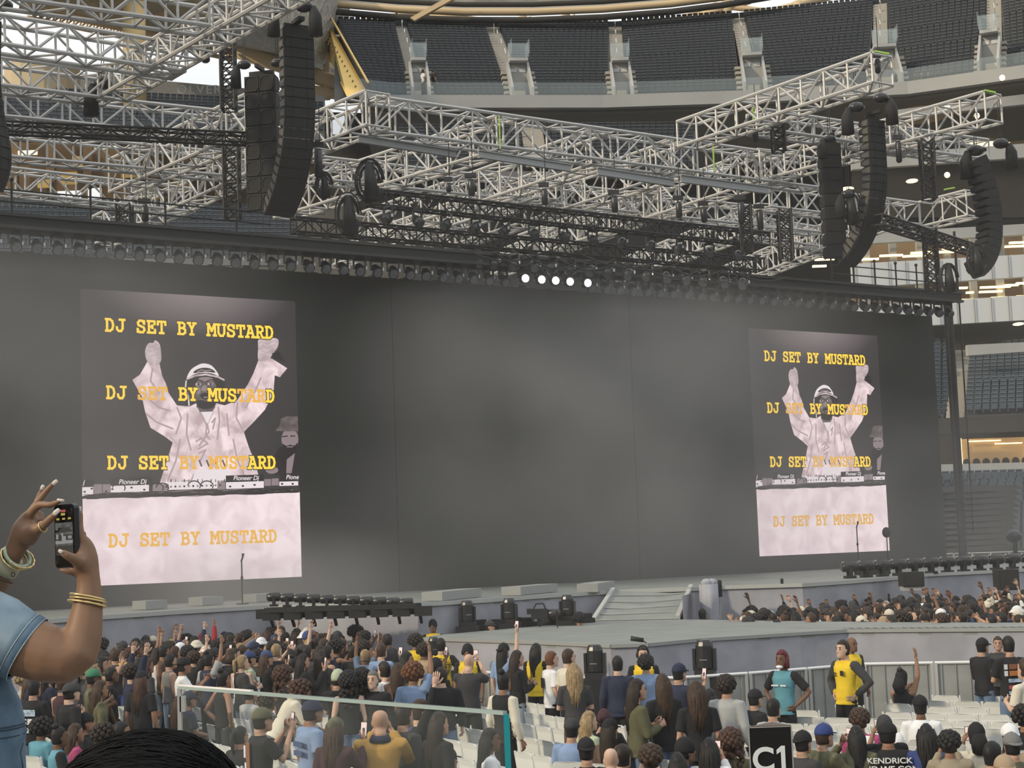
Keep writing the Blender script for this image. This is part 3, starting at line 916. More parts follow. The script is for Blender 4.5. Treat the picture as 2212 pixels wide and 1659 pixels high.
# cables sagging along the beam and clutter of clamps
for i in range(16):
    x0 = 640 + i * 62
    y0 = 512 + i * 4.6 + random.uniform(-8, 8)
    a = P(x0, y0, 46.6)
    b = P(x0 + random.uniform(80, 160), y0 + random.uniform(4, 22), 46.9 + i * .12)
    pts = [a.lerp(b, k / 6) - a + V((0, 0, -.25 * math.sin(math.pi * k / 6))) for k in range(7)]
    tag(MB().tube(pts, .025, 5).build('sagging_cable', M_dtruss, loc=a, smooth=True), 'black cable sagging among the fixtures over the header beam', 'cable', 'black cables over the header beam')
for i in range(24):           # dim lamps packed on the black truss above the header beam
    x = 660 + i * 41
    o = copy_tree(lp_off)
    o['label'] = 'black stage lamp packed on the cable strewn truss over the header beam'
    o['group'] = 'stage lamps on the black truss over the header beam'
    o.location = P(x, 508 + i * 3.5, 46.6 + i * .1)
    o.rotation_euler = (0, 0, random.uniform(-1, 1))
for i in range(13):
    o = copy_tree(lp_off)
    o['label'] = 'black stage lamp hanging from the black lighting truss in mid rig'
    o['group'] = 'stage lamps on the black lighting truss'
    o.location = P(838 + i * 63, 445 + i * 7.1, 46.4 + i * .75)
    o.rotation_euler = (0, 0, random.uniform(-1, 1))
# the masts and cables dropping behind the right end of the wall
for x0, y0, x1, y1, r, Y in ((2050, 655, 2092, 1215, .12, 61), (2040, 655, 2070, 1215, .05, 61.3), (2072, 655, 2106, 1150, .03, 61.2), (2061, 500, 2064, 655, .05, 61)):
    a = P(x0, y0, Y)
    b = V((a.x, a.y, P(x1, y1, Y).z))
    tag(MB().tube([(0, 0, a.z - b.z), (0, 0, 0)], r, 8).build('support_pole', M_dtruss, loc=b), 'dark vertical pole beside the right end of the wall, %s' % {.12: 'the thickest', .05: 'thin one', .03: 'the thinnest'}[r] + (' above the beam' if y0 == 500 else ''), 'pole')
# ================================================================ the stadium bowl behind
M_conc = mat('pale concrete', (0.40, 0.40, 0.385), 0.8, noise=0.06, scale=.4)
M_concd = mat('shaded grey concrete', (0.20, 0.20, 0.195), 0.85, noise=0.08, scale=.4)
M_step = mat('warm grey aisle steps', (0.40, 0.37, 0.32), 0.8)
M_seatd = mat('charcoal blue seat', (0.046, 0.053, 0.063), 0.55)
M_seatb = mat('slate blue seat', (0.085, 0.10, 0.118), 0.55)
M_rim = mat('seat rim highlight', (0.13, 0.14, 0.15), 0.4)  # both rim materials hold the plastic edge highlight in their colour
M_rimb = mat('pale rim highlight', (0.165, 0.19, 0.215), 0.4)
M_white = mat('white fascia panel', (0.62, 0.64, 0.64), 0.6)
M_tan = mat('tan painted steel', (0.66, 0.50, 0.30), 0.6)
M_yel = mat('golden wall', (0.80, 0.55, 0.16), 0.6)
M_brown = mat('brown lit concourse', (0.22, 0.15, 0.085), 0.8, noise=.3, scale=.3)
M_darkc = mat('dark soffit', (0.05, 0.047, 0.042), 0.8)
M_glass = mat('clear stand glass', (0.6, 0.7, 0.72), 0.05, alpha=0.22)
M_lamp = mat('warm strip lamp', (1, .8, .45), .5, emit=((1.0, .78, .40), 2.2))
M_etfe = mat('sparkling roof film', (0.30, 0.30, 0.28), 0.5, col2=(0.75, 0.72, 0.64), scale=2.6)
def pw(pts, x):
    for (x0, y0), (x1, y1) in zip(pts, pts[1:]):
        if x <= x1 or (x1, y1) == pts[-1]:
            return y0 + (y1 - y0) * (x - x0) / (x1 - x0)
UB = [(795, 206), (850, 212), (1300, 212), (1600, 202), (1950, 183), (2212, 146), (2300, 132)]
UT = [(720, 55), (880, 58), (1060, 61), (1330, 60), (1600, 41), (1900, 11), (2150, -28), (2300, -60)]
ZUB, ZUT = 38.5, 51.5
def seat_mesh(m):
    b = MB()
    # curved back, folded pan, in a 0.5 m pitch; faces -y
    b.rings([[V((x, .10 + .03 * (1 - abs(x) * 4) + .08 * (z - .35), z)) for x in (-.21, -.19, -.07, .07, .19, .21)] for z in (.32, .55, .84, .86)], caps=False, closed=False)
    b.rings([[V((x, .15 + .03 * (1 - abs(x) * 4) + .08 * (z - .35), z)) for x in (-.21, -.19, -.07, .07, .19, .21)][::-1] for z in (.32, .55, .84, .86)], caps=False, closed=False)
    b.box((0, .12, .86), (.42, .09, .05), mi=1)
    b.box((0, .0, .56), (.40, .05, .36), rot=Matrix.Rotation(.12, 3, 'X'))
    b.box((-.225, .1, .35), (.03, .25, .35))
    return b
SEAT = seat_mesh(None)
def deck_block(bx0, bx1, tx0, tx1, rows, mseat, yb, yt, zb, zt, sp=.5, steps=True, jitter=0.0, want=None):
    """one wedge of seats; returns the list of (position, facing)"""
    B0, B1 = PZ(bx0, yb(bx0), zb), PZ(bx1, yb(bx1), zb)
    T0, T1 = PZ(tx0, yt(tx0), zt), PZ(tx1, yt(tx1), zt)
    out = []
    st = MB()
    for r in range(rows):
        t = r / (rows - 1)
        a, b = B0.lerp(T0, t), B1.lerp(T1, t)
        L = (b - a).length
        k = max(1, int(L / sp))
        ux = (b - a).normalized()
        n = V((ux.y, -ux.x, 0)).normalized()          # towards the field
        rz = math.atan2(ux.y, ux.x)
        for i in range(k):
            out.append((a + (b - a) * ((i + .5) / k), rz))
        if steps:
            dz = (zt - zb) / (rows - 1)
            dd = (T0 - B0).to_2d().length / (rows - 1)
            q = [a + n * dd * .4, b + n * dd * .4, b - n * dd * .6, a - n * dd * .6]
            st.prism([p - V((0, 0, dz)) for p in q], (0, 0, dz))
    return out, st
def bulk(spots, m):
    """many seats as one mesh"""
    mb = MB()
    for p, rz in spots:
        c, s_ = math.cos(rz), math.sin(rz)
        n = len(mb.v)
        mb.v += [(p.x + c * x - s_ * y, p.y + s_ * x + c * y, p.z + z) for x, y, z in SEAT.v]
        mb.f += [tuple(i + n for i in q) for q in SEAT.f]
        mb.m += SEAT.m
    return mb
ub, ut = (lambda x: pw(UB, x)), (lambda x: pw(UT, x))
BL = [(800, 886, 730, 853), (926, 1096, 877, 1047), (1146, 1315, 1075, 1315), (1360, 1600, 1342, 1581), (1653, 1872, 1607, 1887), (1932, 2125, 1916, 2133), (2173, 2300, 2163, 2300)]
allseats = []
for i, b in enumerate(BL):
    sp_, st = deck_block(*b, 27, M_seatd, ub, ut, ZUB, ZUT)
    allseats += sp_
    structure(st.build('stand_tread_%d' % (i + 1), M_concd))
bk = MB()
ct = [PZ(x, pw(UT, x), ZUT) for x, _ in UT]
cb = [PZ(x, pw(UB, x), ZUB) for x, _ in UB]
nb = [PZ(x, pw(UB, x) + 2, ZUB) + V((0, .6, -.6)) for x, _ in UT]
nt_ = [p + V((0, .9, -.75)) for p in ct]
for k in range(len(ct) - 1):
    bk.quad(nb[k], nb[k + 1], nt_[k + 1], nt_[k])
    bk.prism([ct[k] + V((0, .55, -.6)), ct[k + 1] + V((0, .55, -.6)), ct[k + 1] + V((0, .55, .80)), ct[k] + V((0, .55, .80))], (0, .2, 0))
structure(bk.build('wall_upper_stand_back', mat('charcoal parapet', (.05, .055, .06), .8)))
big = bulk(allseats, M_seatd).build('stadium_seats', [M_seatd, M_rim])
tag(big, 'charcoal blocks of empty seats filling the upper deck', 'seats', kind='stuff')
# aisles with steps, doorways and their glass screens
AIS = [(886, 926, 853, 877), (1096, 1146, 1047, 1075), (1315, 1360, 1315, 1342), (1600, 1653, 1581, 1607), (1872, 1932, 1887, 1916), (2125, 2173, 2133, 2163)]
for i, (b0, b1, t0, t1) in enumerate(AIS):
    B0, B1, T0, T1 = PZ(b0, ub(b0), ZUB), PZ(b1, ub(b1), ZUB), PZ(t0, ut(t0), ZUT), PZ(t1, ut(t1), ZUT)
    st = MB()
    n = 54
    for k in range(16, n):
        t = k / n
        cxa, cxb = B0.lerp(T0, t), B1.lerp(T1, t)
        w = (T1 - T0).length
        mid = cxa.lerp(cxb, .5)
        ux = (cxb - cxa).normalized()
        st.bar(mid - ux * w / 2, mid + ux * w / 2, .5, .25)
    structure(st.build('stair_aisle_%d' % (i + 1), M_step))
    for k in range(4):
        rl = MB()
        q = B0.lerp(B1, .5).lerp(T0.lerp(T1, .5), .42 + k * .15)
        rl.bar(q, q + V((0, -.2, 1.0)), .08).bar(q + V((0, -.2, 1)), q.lerp(T0.lerp(T1, .5), .06) + V((0, 0, 1.3)), .08)
        tag(rl.build('aisle_handrail', M_alu), 'short grey handrail in the middle of the %s upper aisle' % ('far left', 'second', 'third', 'fourth', 'fifth', 'far right')[i], 'handrail', 'handrails of the %s upper aisle' % ('far left', 'second', 'third', 'fourth', 'fifth', 'far right')[i])
    # the doorway block
    ux = (B1 - B0).normalized()
    n_ = V((ux.y, -ux.x, 0)).normalized()
    w = (B1 - B0).length
    mid = B0.lerp(B1, .5).lerp(T0.lerp(T1, .5), .14)
    dw = thing('stand_doorway', 'concrete doorway with side steps below %s upper aisle' % ('the far left', 'the second', 'the third', 'the fourth', 'the fifth', 'the far right')[i], 'doorway', mid + n_ * 2.4 + V((0, 0, -2.2)), math.atan2(ux.y, ux.x), kind='structure')
    hh = 3.6
    MB().box((0, .3, hh / 2), (w * .95, .3, hh)).build('wall', M_conc, dw)
    MB().box((0, -.2, hh), (w * .8, .9, .25)).build('lintel', mat('pale lintel', (.5, .5, .48), .7), dw)
    for sx in (-1, 1):
        MB().prism([V((sx * w * .38, .2, 0)), V((sx * w * .38, -2.2, 0)), V((sx * w * .38, -2.2, .9)), V((sx * w * .38, .2, hh))], (sx * .2, 0, 0)).build('side_wall', M_conc, dw)
        m = MB()
        for k in range(6):
            m.box((sx * w * .56, .4 - k * .36, hh * .75 - k * .5), (w * .32, .6, .22))
        m.build('steps', M_step, dw)
        m = MB().box((sx * w * .2, .12, hh * .8), (.5, .05, .3))
        m.build('notice', M_white, dw)
    MB().box((0, -.25, .55), (w * .5, .2, 1.1)).build('opening', mat('bright gap', (.75, .68, .55), .8), dw)
    for sx in (-1, 1):
        MB().box((sx * w * .38, -.7, hh + .75), (.06, 2.0, 1.1)).build('glass_screen', M_glass, dw)
    MB().box((0, -.5, hh + .75), (w * .9, .05, 1.1)).build('glass_screen', M_glass, dw)
# the front fascia of the upper deck
fx = [780, 850, 1000, 1150, 1300, 1450, 1600, 1780, 1950, 2080, 2212, 2320]
fp = [PZ(x, pw(UB, x) + 5, ZUB - .3) + V((0, -1.6, 0)) for x in fx]
m = MB()
for a, b in zip(fp, fp[1:]):
    m.prism([a, b, b + V((0, 8, 0)), a + V((0, 8, 0))], (0, 0, -1.0))
structure(m.build('trim_upper_deck_edge', M_conc))
m = MB()
for a, b in zip(fp, fp[1:]):
    o = V((0, 0, -1.0))
    m.prism([a + o + V((0, .8, 0)), b + o + V((0, .8, 0)), b + o + V((0, 14, -1.6)), a + o + V((0, 14, -1.6))], (0, 0, -.3))
structure(m.build('ceiling_under_upper_deck', mat('grey soffit', (.22, .2, .17), .8)))
gl = thing('stand_glass_rail', 'clear glass rail along the front of the upper deck', 'rail')
for a, b in zip(fp, fp[1:]):
    MB().quad(a, b, b + V((0, 0, 1.0)), a + V((0, 0, 1.0))).build('pane', M_glass, gl)

def band(name, x0, y00, y01, x1, y10, y11, Y0, m, Y1=None, dep=.6, mod=structure):
    """a wall strip across the frame from x0 to x1 between two heights, standing at depth Y0..Y1"""
    Y1 = Y1 or Y0
    a, b, c, d = P(x0, y00, Y0), P(x1, y10, Y1), P(x1, y11, Y1), P(x0, y01, Y0)
    d.x, d.y, c.x, c.y = a.x, a.y, b.x, b.y
    o = MB().prism([a, b, c, d], (0, dep, 0)).build(name, m)
    return mod(o) if mod else o
# left stand: pale facade with raised letters, seats, suites
band('wall_left_facade', 82, 150, 222, 700, 206, 262, 136, M_conc, 142)
o = MB().tube([(0, 0, 0), (0, 0, 3.2)], 3.0, 20).build('facade_corner', mat('tan rounded corner', (.62, .5, .32), .7), loc=P(92, 232, 132))
structure(o)
band('wall_left_base', -40, 268, 300, 700, 282, 330, 132, M_concd, 140)
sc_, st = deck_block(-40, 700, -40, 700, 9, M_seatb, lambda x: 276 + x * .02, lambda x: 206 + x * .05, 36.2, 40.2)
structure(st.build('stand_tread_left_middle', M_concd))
tag(bulk(sc_, M_seatb).build('stadium_seats', [M_seatb, M_rimb]), 'blue grey seats of the left middle stand behind the silver trusses', 'seats', kind='stuff')
band('wall_left_suites', -40, 290, 440, 700, 320, 450, 139, M_brown, 142)
band('trim_left_suite_edge', -40, 436, 452, 700, 446, 462, 130, M_conc, 136)
sc_, st = deck_block(-40, 640, -40, 640, 12, M_seatb, lambda x: 560 + x * .0, lambda x: 448 + x * .03, 25.0, 30.4)
structure(st.build('stand_tread_left_low', M_concd))
tag(bulk(sc_, M_seatb).build('stadium_seats', [M_seatb, M_rimb]), 'slate seats of the left low stand seen between the hanging lamps', 'seats', kind='stuff')
for i, (x, y, w, h) in enumerate(((170, 350, 20, 24), (150, 385, 36, 26), (285, 372, 44, 26), (330, 420, 60, 22), (60, 330, 40, 8), (230, 318, 50, 6), (95, 398, 26, 18), (395, 400, 40, 30), (480, 420, 30, 20), (150, 422, 50, 18), (205, 418, 28, 22))):
    a = P(x, y, 138)
    lit = i < 8
    structure(MB().box((0, 0, 0), (w * 138 / F, .4, h * 138 / F)).build('lit_panel_suite_%d' % (i + 1), M_yel if i not in (9, 10, 4, 5) else (M_lamp if i in (4, 5) else mat('bright opening', (.9, .92, .95), .8, emit=((.9, .95, 1), .6))), loc=a))  # lit panels: the suites' light put into gold, glowing and white colours
for i in range(7):
    a = P(30 + i * 80, 300, 138.4)
    structure(MB().box((0, 0, -2.5), (.7, .6, 6)).build('column_left_suite_%d' % (i + 1), M_brown, loc=a))
# raised letters on the facade
cu = bpy.data.curves.new('facade_letters', 'FONT')
cu.body, cu.size, cu.extrude, cu.space_character = 'OLVERA\u2022', 1.05, .08, 1.25
tmp = bpy.data.objects.new('tmp', cu)
C.objects.link(tmp)
bpy.context.view_layer.update()
me = bpy.data.meshes.new_from_object(tmp.evaluated_get(bpy.context.evaluated_depsgraph_get()))
bpy.data.objects.remove(tmp)
me.materials.clear()
me.materials.append(mat('pale raised letters', (.75, .76, .76), .5))
o = link('facade_letters', me, None, P(382, 203, 137.6))
o.rotation_euler = (math.pi / 2, 0, .10)
tag(o, 'raised pale letters on the facade left of the double subwoofers', 'sign')
# yellow stair wall at the left end of the upper deck
a, b = PZ(708, 45, ZUT + 1), PZ(797, 206, ZUB - .5)
c = b + V((-1.7, 0, 0))
d = a + V((-.1, 0, -3.2))
yw = thing('stair_wall', 'golden sloping side wall with dark lettering at the left end of the upper deck', 'wall', b)
MB().prism([a - b, V((0, 0, 0)), c - b, d - b], (0, .5, 0)).build('panel', M_yel, yw)
MB().bar(a - b + V((0, -.2, .9)), V((0, -.2, .9)), .14).build('handrail', M_yel, yw)
m = MB()
for k in range(13):
    q = (a - b).lerp(V((0, 0, 0)), .12 + k * .062) + V((-.75, -.1, -.8))
    m.bar(q, q + V((.25, 0, .62)), .12, .1).bar(q + V((0, 0, .4)), q + V((.42, 0, .2)), .1, .1)
m.build('lettering', mat('brown lettering', (.25, .16, .06), .7), yw)

# centre, under the upper deck
band('wall_center_back', 700, 242, 420, 1500, 262, 420, 150, M_darkc)
band('wall_center_white_band', 1160, 275, 292, 1600, 262, 292, 139, M_conc)
for x0, x1, y, w_ in ((935, 1100, 262, 44), (1170, 1300, 254, 10), (1310, 1420, 250, 12)):
    a = P((x0 + x1) / 2, y, 146)
    structure(MB().box((0, 0, 0), ((x1 - x0) * 146 / F, .5, w_ * 146 / F)).build('lit_panel_bar_%d' % x0, M_yel, loc=a))  # gold panels stand in for the yellow light of the concourse
sc_, st = deck_block(870, 1500, 860, 1500, 12, M_seatd, lambda x: 372, lambda x: 292 - (x - 870) * .01, 30.5, 35.2)
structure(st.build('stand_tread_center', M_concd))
tag(bulk(sc_, M_seatd).build('stadium_seats', [M_seatd, M_rim]), 'dark seats of the centre stand glimpsed through the roof trusses', 'seats', kind='stuff')
band('wall_center_low', 540, 372, 640, 1960, 372, 760, 152, M_concd)
m = MB()
for k in range(16):
    q = PZ(1160, 372, 30.5).lerp(PZ(1148, 290, 35.2), k / 15)
    m.box(q + V((0, -.5, .4)), (1.6, .5, .3))
structure(m.build('stair_aisle_center', M_step))
for x, y, w_, h in ((470, 250, 90, 40), (830, 262, 60, 46), (870, 255, 40, 60), (730, 270, 30, 40)):
    structure(MB().box((0, 0, 0), (w_ * 141 / F, .4, h * 141 / F)).build('lit_panel_%d' % x, mat('bright opening', (.9, .92, .95), .8, emit=((.9, .95, 1), .6)), loc=P(x, y, 141)))  # lit panels, the brightness beyond put into a glowing colour

# right stands
RB = [  # y at x=1900, y at x=2230 (top and bottom), depth, material, name
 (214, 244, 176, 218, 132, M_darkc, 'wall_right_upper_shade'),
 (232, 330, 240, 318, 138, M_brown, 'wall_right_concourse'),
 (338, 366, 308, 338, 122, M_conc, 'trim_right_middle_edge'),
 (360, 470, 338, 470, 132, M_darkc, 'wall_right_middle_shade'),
 (505, 528, 482, 505, 123, M_conc, 'trim_right_suite_edge'),
 (522, 580, 500, 565, 127, M_brown, 'wall_right_suites_upper'),
 (570, 622, 548, 596, 122, M_white, 'trim_right_white_band_upper'),
 (618, 672, 590, 650, 127, M_brown, 'wall_right_suites_lower'),
 (662, 712, 636, 690, 122, M_white, 'trim_right_white_band_lower'),
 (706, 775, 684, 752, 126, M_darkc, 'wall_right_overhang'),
 (910, 945, 896, 930, 108, M_darkc, 'trim_right_dark_edge'),
 (936, 1012, 925, 1004, 112, M_darkc, 'wall_right_club'),
 (1008, 1052, 998, 1044, 106, M_conc, 'wall_right_field_band'),
 (1205, 1235, 1200, 1230, 92, M_concd, 'wall_right_field'),
]
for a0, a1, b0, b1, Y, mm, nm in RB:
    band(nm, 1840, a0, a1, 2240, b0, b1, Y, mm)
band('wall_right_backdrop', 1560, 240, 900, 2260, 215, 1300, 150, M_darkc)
band('trim_right_tier_edge', 1930, 238, 256, 2240, 200, 222, 124, M_conc)
seams = MB()
for (y0, y1, z0, z1) in ((570, 622, 548, 596), (662, 712, 636, 690)):
    for i in range(11):
        x = 1845 + i * 37
        t = (x - 1840) / 400
        a, b = P(x, lerp(y0, z0, t), 121.9), P(x, lerp(y1, z1, t), 121.9)
        b.x = a.x
        seams.bar(a, b, .06, .04)
structure(seams.build('trim_right_band_seams', M_concd))
n = 0
for x, y, L in ((1785, 560, 50), (1790, 552, 40), (1925, 552, 50), (1880, 560, 36), (1990, 546, 46), (1975, 553, 50), (2060, 536, 50), (2050, 544, 60), (2200, 524, 40), (2195, 532, 50), (2150, 620, 66), (2140, 630, 50), (2185, 616, 30), (2078, 622, 24), (2095, 632, 16), (2205, 612, 20), (2085, 648, 40), (2165, 643, 50), (2215, 640, 40), (1770, 575, 30)):
    a = P(x, y, 124.5)
    n += 1
    tag(MB().box((0, 0, 0), (L * 124.5 / F, .3, .14)).build('strip_light', M_lamp, loc=a, parent=None), 'warm strip light glowing in the right suite levels', 'ceiling light', 'strip lights in the right suites')
for i in range(8):
    for Y, y in ((124.8, 545), (124.8, 630)):
        structure(MB().box((0, 0, 0), (.5, .5, 2.6)).build('column_right_%d' % (i * 2 + (y > 600) + 1), M_conc, loc=P(1870 + i * 58, y - i * 4, Y)))
for x, y, w_, h in ((1830, 408, 30, 7), (1970, 391, 26, 7), (2200, 700, 24, 6)):
    tag(MB().ell((0, 0, 0), (w_ * 120 / F / 2, .6, h * 120 / F / 2), 14, 6).build('round_light', M_lamp, loc=P(x, y, 120), smooth=True), 'round warm ceiling light glowing %s' % {1830: 'between the right speaker columns', 1970: 'right of the right curved array', 2200: 'under the far right overhang'}[x], 'ceiling light')
for x, y in ((2046, 378), (1850, 232), (2110, 250), (2165, 168), (2046, 230)):
    tag(MB().ell((0, 0, 0), .22, 8, 6).build('downlight', M_lamp, loc=P(x, y, 121)), 'small warm downlight in the right stand ceilings', 'ceiling light', 'small downlights in the right stands')
# glowing crescent in the soffit
pts = [P(2090 + 95 * math.sin(t * .16), 313 - 40 * (t * .16) ** 1.6 / 3.2, 136) for t in range(11)]
o = MB().tube([p - pts[0] for p in pts], [.1, .3, .4, .45, .5, .5, .5, .45, .4, .3, .1], 8).build('cove_light', M_lamp, loc=pts[0], smooth=True)
tag(o, 'glowing warm crescent of cove light in the far right soffit', 'ceiling light')
structure(MB().tube([(0, 0, -1.6), (0, 0, 1.5)], 2.0, 24).build('drum_right_tan', M_tan, loc=P(1990, 212, 130)))
for x, y, w_, h in ((1900, 215, 120, 46), (1980, 205, 60, 36), (1850, 275, 120, 60), (1470, 237, 50, 14)):
    structure(MB().box((0, 0, 0), (w_ * 137 / F, .3, h * 137 / F)).build('lit_panel_%d' % x, mat('bright opening', (.9, .92, .95), .8, emit=((.9, .95, 1), .6)), loc=P(x, y, 137)))  # glowing panels stand in for white sky between the stands
# club room window at right
cl = thing('club_window', 'lit club room window with tan back wall in the far right stand', 'window', P(2150, 975, 110.5), kind='structure')
MB().box((0, .3, 0), (4.6, .1, 1.8)).build('back_wall', mat('tan club wall', (.45, .30, .14), .8, emit=((.9, .55, .25), .18)), cl)
for x in (-2.3, 2.3):
    MB().box((x, 0, 0), (.12, .3, 1.9)).build('frame_light', M_lamp, cl)
MB().box((-.7, -.02, .72), (2.2, .12, .08)).build('lamp', M_lamp, cl)
MB().box((.9, -.02, .50), (1.8, .12, .08)).build('lamp', M_lamp, cl)
for i in range(7):
    MB().ell((-2 + i * .65, -.2, -.72), (.26, .2, .3), 10, 6).build('chair_back', M_darkc, cl, smooth=True)
# the block of seats right of the wall: every one its own object, then the low block
M_seatr = mat('grey blue right seat', (0.095, 0.118, 0.14), 0.5)
M_trd = mat('dark stand tread', (.06, .062, .064), .85)
SEATME = SEAT.mesh('stadium_seat', [M_seatr, M_rimb])
near_, st = deck_block(2086, 2250, 2096, 2250, 17, M_seatr, lambda x: 898 - (x - 2086) * .04, lambda x: 765 - (x - 2096) * .06, 10.9, 16.8, .5)
structure(st.build('stand_tread_right', M_trd))
left_, st2 = deck_block(2020, 2052, 2018, 2056, 17, M_seatr, lambda x: 910, lambda x: 757, 10.9, 16.8, .5)
structure(st2.build('stand_tread_right_inner', M_trd))
low_, st3 = deck_block(2020, 2250, 2020, 2250, 13, M_seatr, lambda x: 1206 - (x - 2020) * .03, lambda x: 1052 - (x - 2020) * .03, 1.9, 5.9, .5)
structure(st3.build('stand_tread_right_low', M_trd))
low_ = low_[::-1]
for i, (lst, lab, grp) in enumerate(((near_, 'grey blue empty seat in the block right of the video wall', 'seats right of the wall, upper block'), (left_, 'grey blue empty seat in the narrow strip beside the wall edge', 'seats beside the wall edge'), (low_, 'grey blue empty seat in the low block beside the stage end', 'seats beside the stage end'))):
    lim = (150, 60, 85)[i] if i < 2 else 85
    vis = []
    for p, rz in lst:
        (vis if len(vis) < lim and p.x / p.y < .306 else []).append((p, rz))
    rest = [q for q in lst if q not in vis]
    for p, rz in vis:
        o = link('stadium_seat', SEATME, None, p)
        o.rotation_euler = (0, 0, rz)
        tag(o, lab, 'seat', grp)
    if rest:
        tag(bulk(rest, M_seatr).build('stadium_seats', [M_seatr, M_rimb]), 'remaining rows of the ' + ('right upper block', 'narrow strip by the wall', 'low block by the stage end')[i], 'seats', kind='stuff')
m = MB()
for k in range(17):
    q = PZ(2068, 905, 10.9).lerp(PZ(2076, 765, 16.8), k / 16)
    m.box(q + V((0, 0, .1)), (1.3, .8, .35))
structure(m.build('stair_aisle_right', M_step))
structure(band('wall_right_block_head', 2090, 745, 768, 2240, 738, 758, 116, M_conc))
m = MB()
for y in (1196, 1206):
    m.bar(P(2040, y, 88), P(2240, y - 6, 88), .06)
for i in range(5):
    m.bar(P(2060 + i * 40, 1194, 88), P(2060 + i * 40, 1216, 88), .06)
tag(m.build('field_rail', M_alu), 'thin grey rail in front of the low seats at far right', 'rail')

# ---- the great roof
def beam(x0, y0, x1, y1, Y0, Y1, r, nm='roof_beam', m=None):
    return structure(MB().tube([P(x0, y0, Y0), P(x1, y1, Y1)], r, 10).build(nm, m or M_tan, smooth=True))
structure(MB().quad(P(420, -40, 110), P(760, -40, 150), P(745, 165, 158), P(480, 95, 150)).build('roof_film_left', M_etfe))
structure(MB().quad(P(60, -60, 120), P(480, -60, 130), P(500, 100, 148), P(40, 20, 130)).build('roof_film_far_left', mat('tan roof underside', (.42, .36, .26), .7, noise=.2, scale=.5)))
for args in ((476, 97, 760, 190, 150, 150, .75), (484, 88, 645, 95, 149, 149, .25), (575, 40, 770, 160, 149, 149, .35), (500, 20, 720, 85, 149, 149, .3), (640, 190, 800, 215, 150, 150, .5), (706, 110, 706, 215, 150, 150, .35), (690, 20, 720, 60, 150, 150, .5), (550, -20, 700, 55, 149, 149, .3), (80, 20, 500, 112, 130, 149, .3), (60, 38, 500, 128, 130, 149, .2), (280, -20, 420, 55, 135, 145, .6), (340, 30, 470, -30, 135, 140, .5)):
    beam(*args)
m = MB()
for i in range(30):
    t0, t1 = i / 30, (i + .5) / 30
    m.tube([P(lerp(80, 500, t0), lerp(20, 112, t0), lerp(130, 149, t0)), P(lerp(60, 500, t1), lerp(38, 128, t1), lerp(130, 149, t1)), P(lerp(80, 500, (i + 1) / 30), lerp(20, 112, (i + 1) / 30), lerp(130, 149, (i + 1) / 30))], .1, 5)
structure(m.build('roof_edge_lattice', M_tan))
a = P(292, 235, 128)
structure(MB().tube([(0, 0, 0), (0, 0, P(286, -60, 128).z - a.z)], .9, 20).build('column_left_tan', mat('golden column', (.78, .58, .28), .6), loc=a, smooth=True))
# catwalk ring and struts at the top
cw = [P(x, y, 148) for x, y in ((600, -30), (720, 8), (860, 20), (1000, 26), (1150, 26), (1300, 20), (1450, 8), (1560, -6), (1700, -30))]
for dz, r, mm in ((0, .35, M_tan), (-.75, .3, M_darkc), (.7, .25, M_darkc), (.35, .12, M_alu)):
    structure(MB().tube([p + V((0, 0, dz)) for p in cw], r, 8).build('catwalk_ring', mm, smooth=True))
sq = [P(x, -40, 150) for x in (560, 900, 1300, 1760)] + [P(x, y, 150) for x, y in ((1560, -2), (1300, 20), (1000, 26), (720, 6))]
structure(MB().add(sq, [tuple(range(8))]).build('roof_underside', mat('grey roof underside', (.3, .28, .24), .8, noise=.3, scale=.6)))
for args in ((845, 30, 845, 58, .15), (880, 55, 975, -8, .35), (960, 30, 960, 58, .1), (930, 40, 1010, 34, .5), (1010, 40, 1060, 60, .3), (1130, 34, 1125, 62, .4), (1145, 36, 1140, 62, .15), (1240, 30, 1242, 60, .12), (1410, 30, 1412, 54, .3), (1480, 45, 1620, 0, .4), (1570, -4, 1570, 44, .5), (1540, 10, 1700, 30, .3), (1720, 4, 1726, 30, .5), (1600, 44, 1800, -10, .4), (1000, 36, 1080, 48, .2), (1180, 52, 1230, 30, .2), (1440, 52, 1520, 20, .25), (1860, -5, 1868, 12, .5), (760, 52, 900, 26, .3)):
    beam(args[0], args[1], args[2], args[3], 157, 157, args[4])
structure(MB().box((0, 0, 0), (1.7, .5, 1.1)).build('roof_box', M_tan, loc=P(1272, 46, 157)))
structure(MB().prism([P(886, 38, 146) , P(980, -14, 146), P(990, -8, 146), P(896, 44, 146)], (0, .5, 0)).build('roof_stair', M_tan))
# ================================================================ people
M_skins = [mat('skin %d' % i, c, 0.55, spec=0.3) for i, c in enumerate(((0.16, 0.085, 0.052), (0.28, 0.155, 0.098), (0.44, 0.265, 0.18), (0.56, 0.37, 0.275)))]
M_eye = mat('dark eye', (0.02, 0.015, 0.012), .3)
M_lips = mat('lips', (0.20, 0.085, 0.075), .5)
COL = dict(black=(.016, .016, .018), char=(.045, .045, .048), grey=(.17, .17, .17), lgrey=(.36, .37, .37), white=(.72, .73, .74), cream=(.60, .56, .46), navy=(.022, .028, .055), blue=(.045, .07, .17), royal=(.035, .055, .18), sky=(.21, .295, .46), denim=(.12, .17, .25), ldenim=(.27, .33, .38), teal=(.10, .27, .33), aqua=(.11, .29, .37), yellow=(.72, .50, .03), mustard=(.44, .26, .065), olive=(.10, .10, .055), green=(.05, .20, .11), brown=(.10, .065, .045), tan=(.36, .27, .18), maroon=(.06, .028, .034), red=(.34, .03, .035), pink=(.38, .07, .17), camo=(.15, .145, .085), mint=(.42, .47, .33), plaid=(.13, .15, .16), khaki=(.28, .24, .17), purple=(.05, .03, .06))
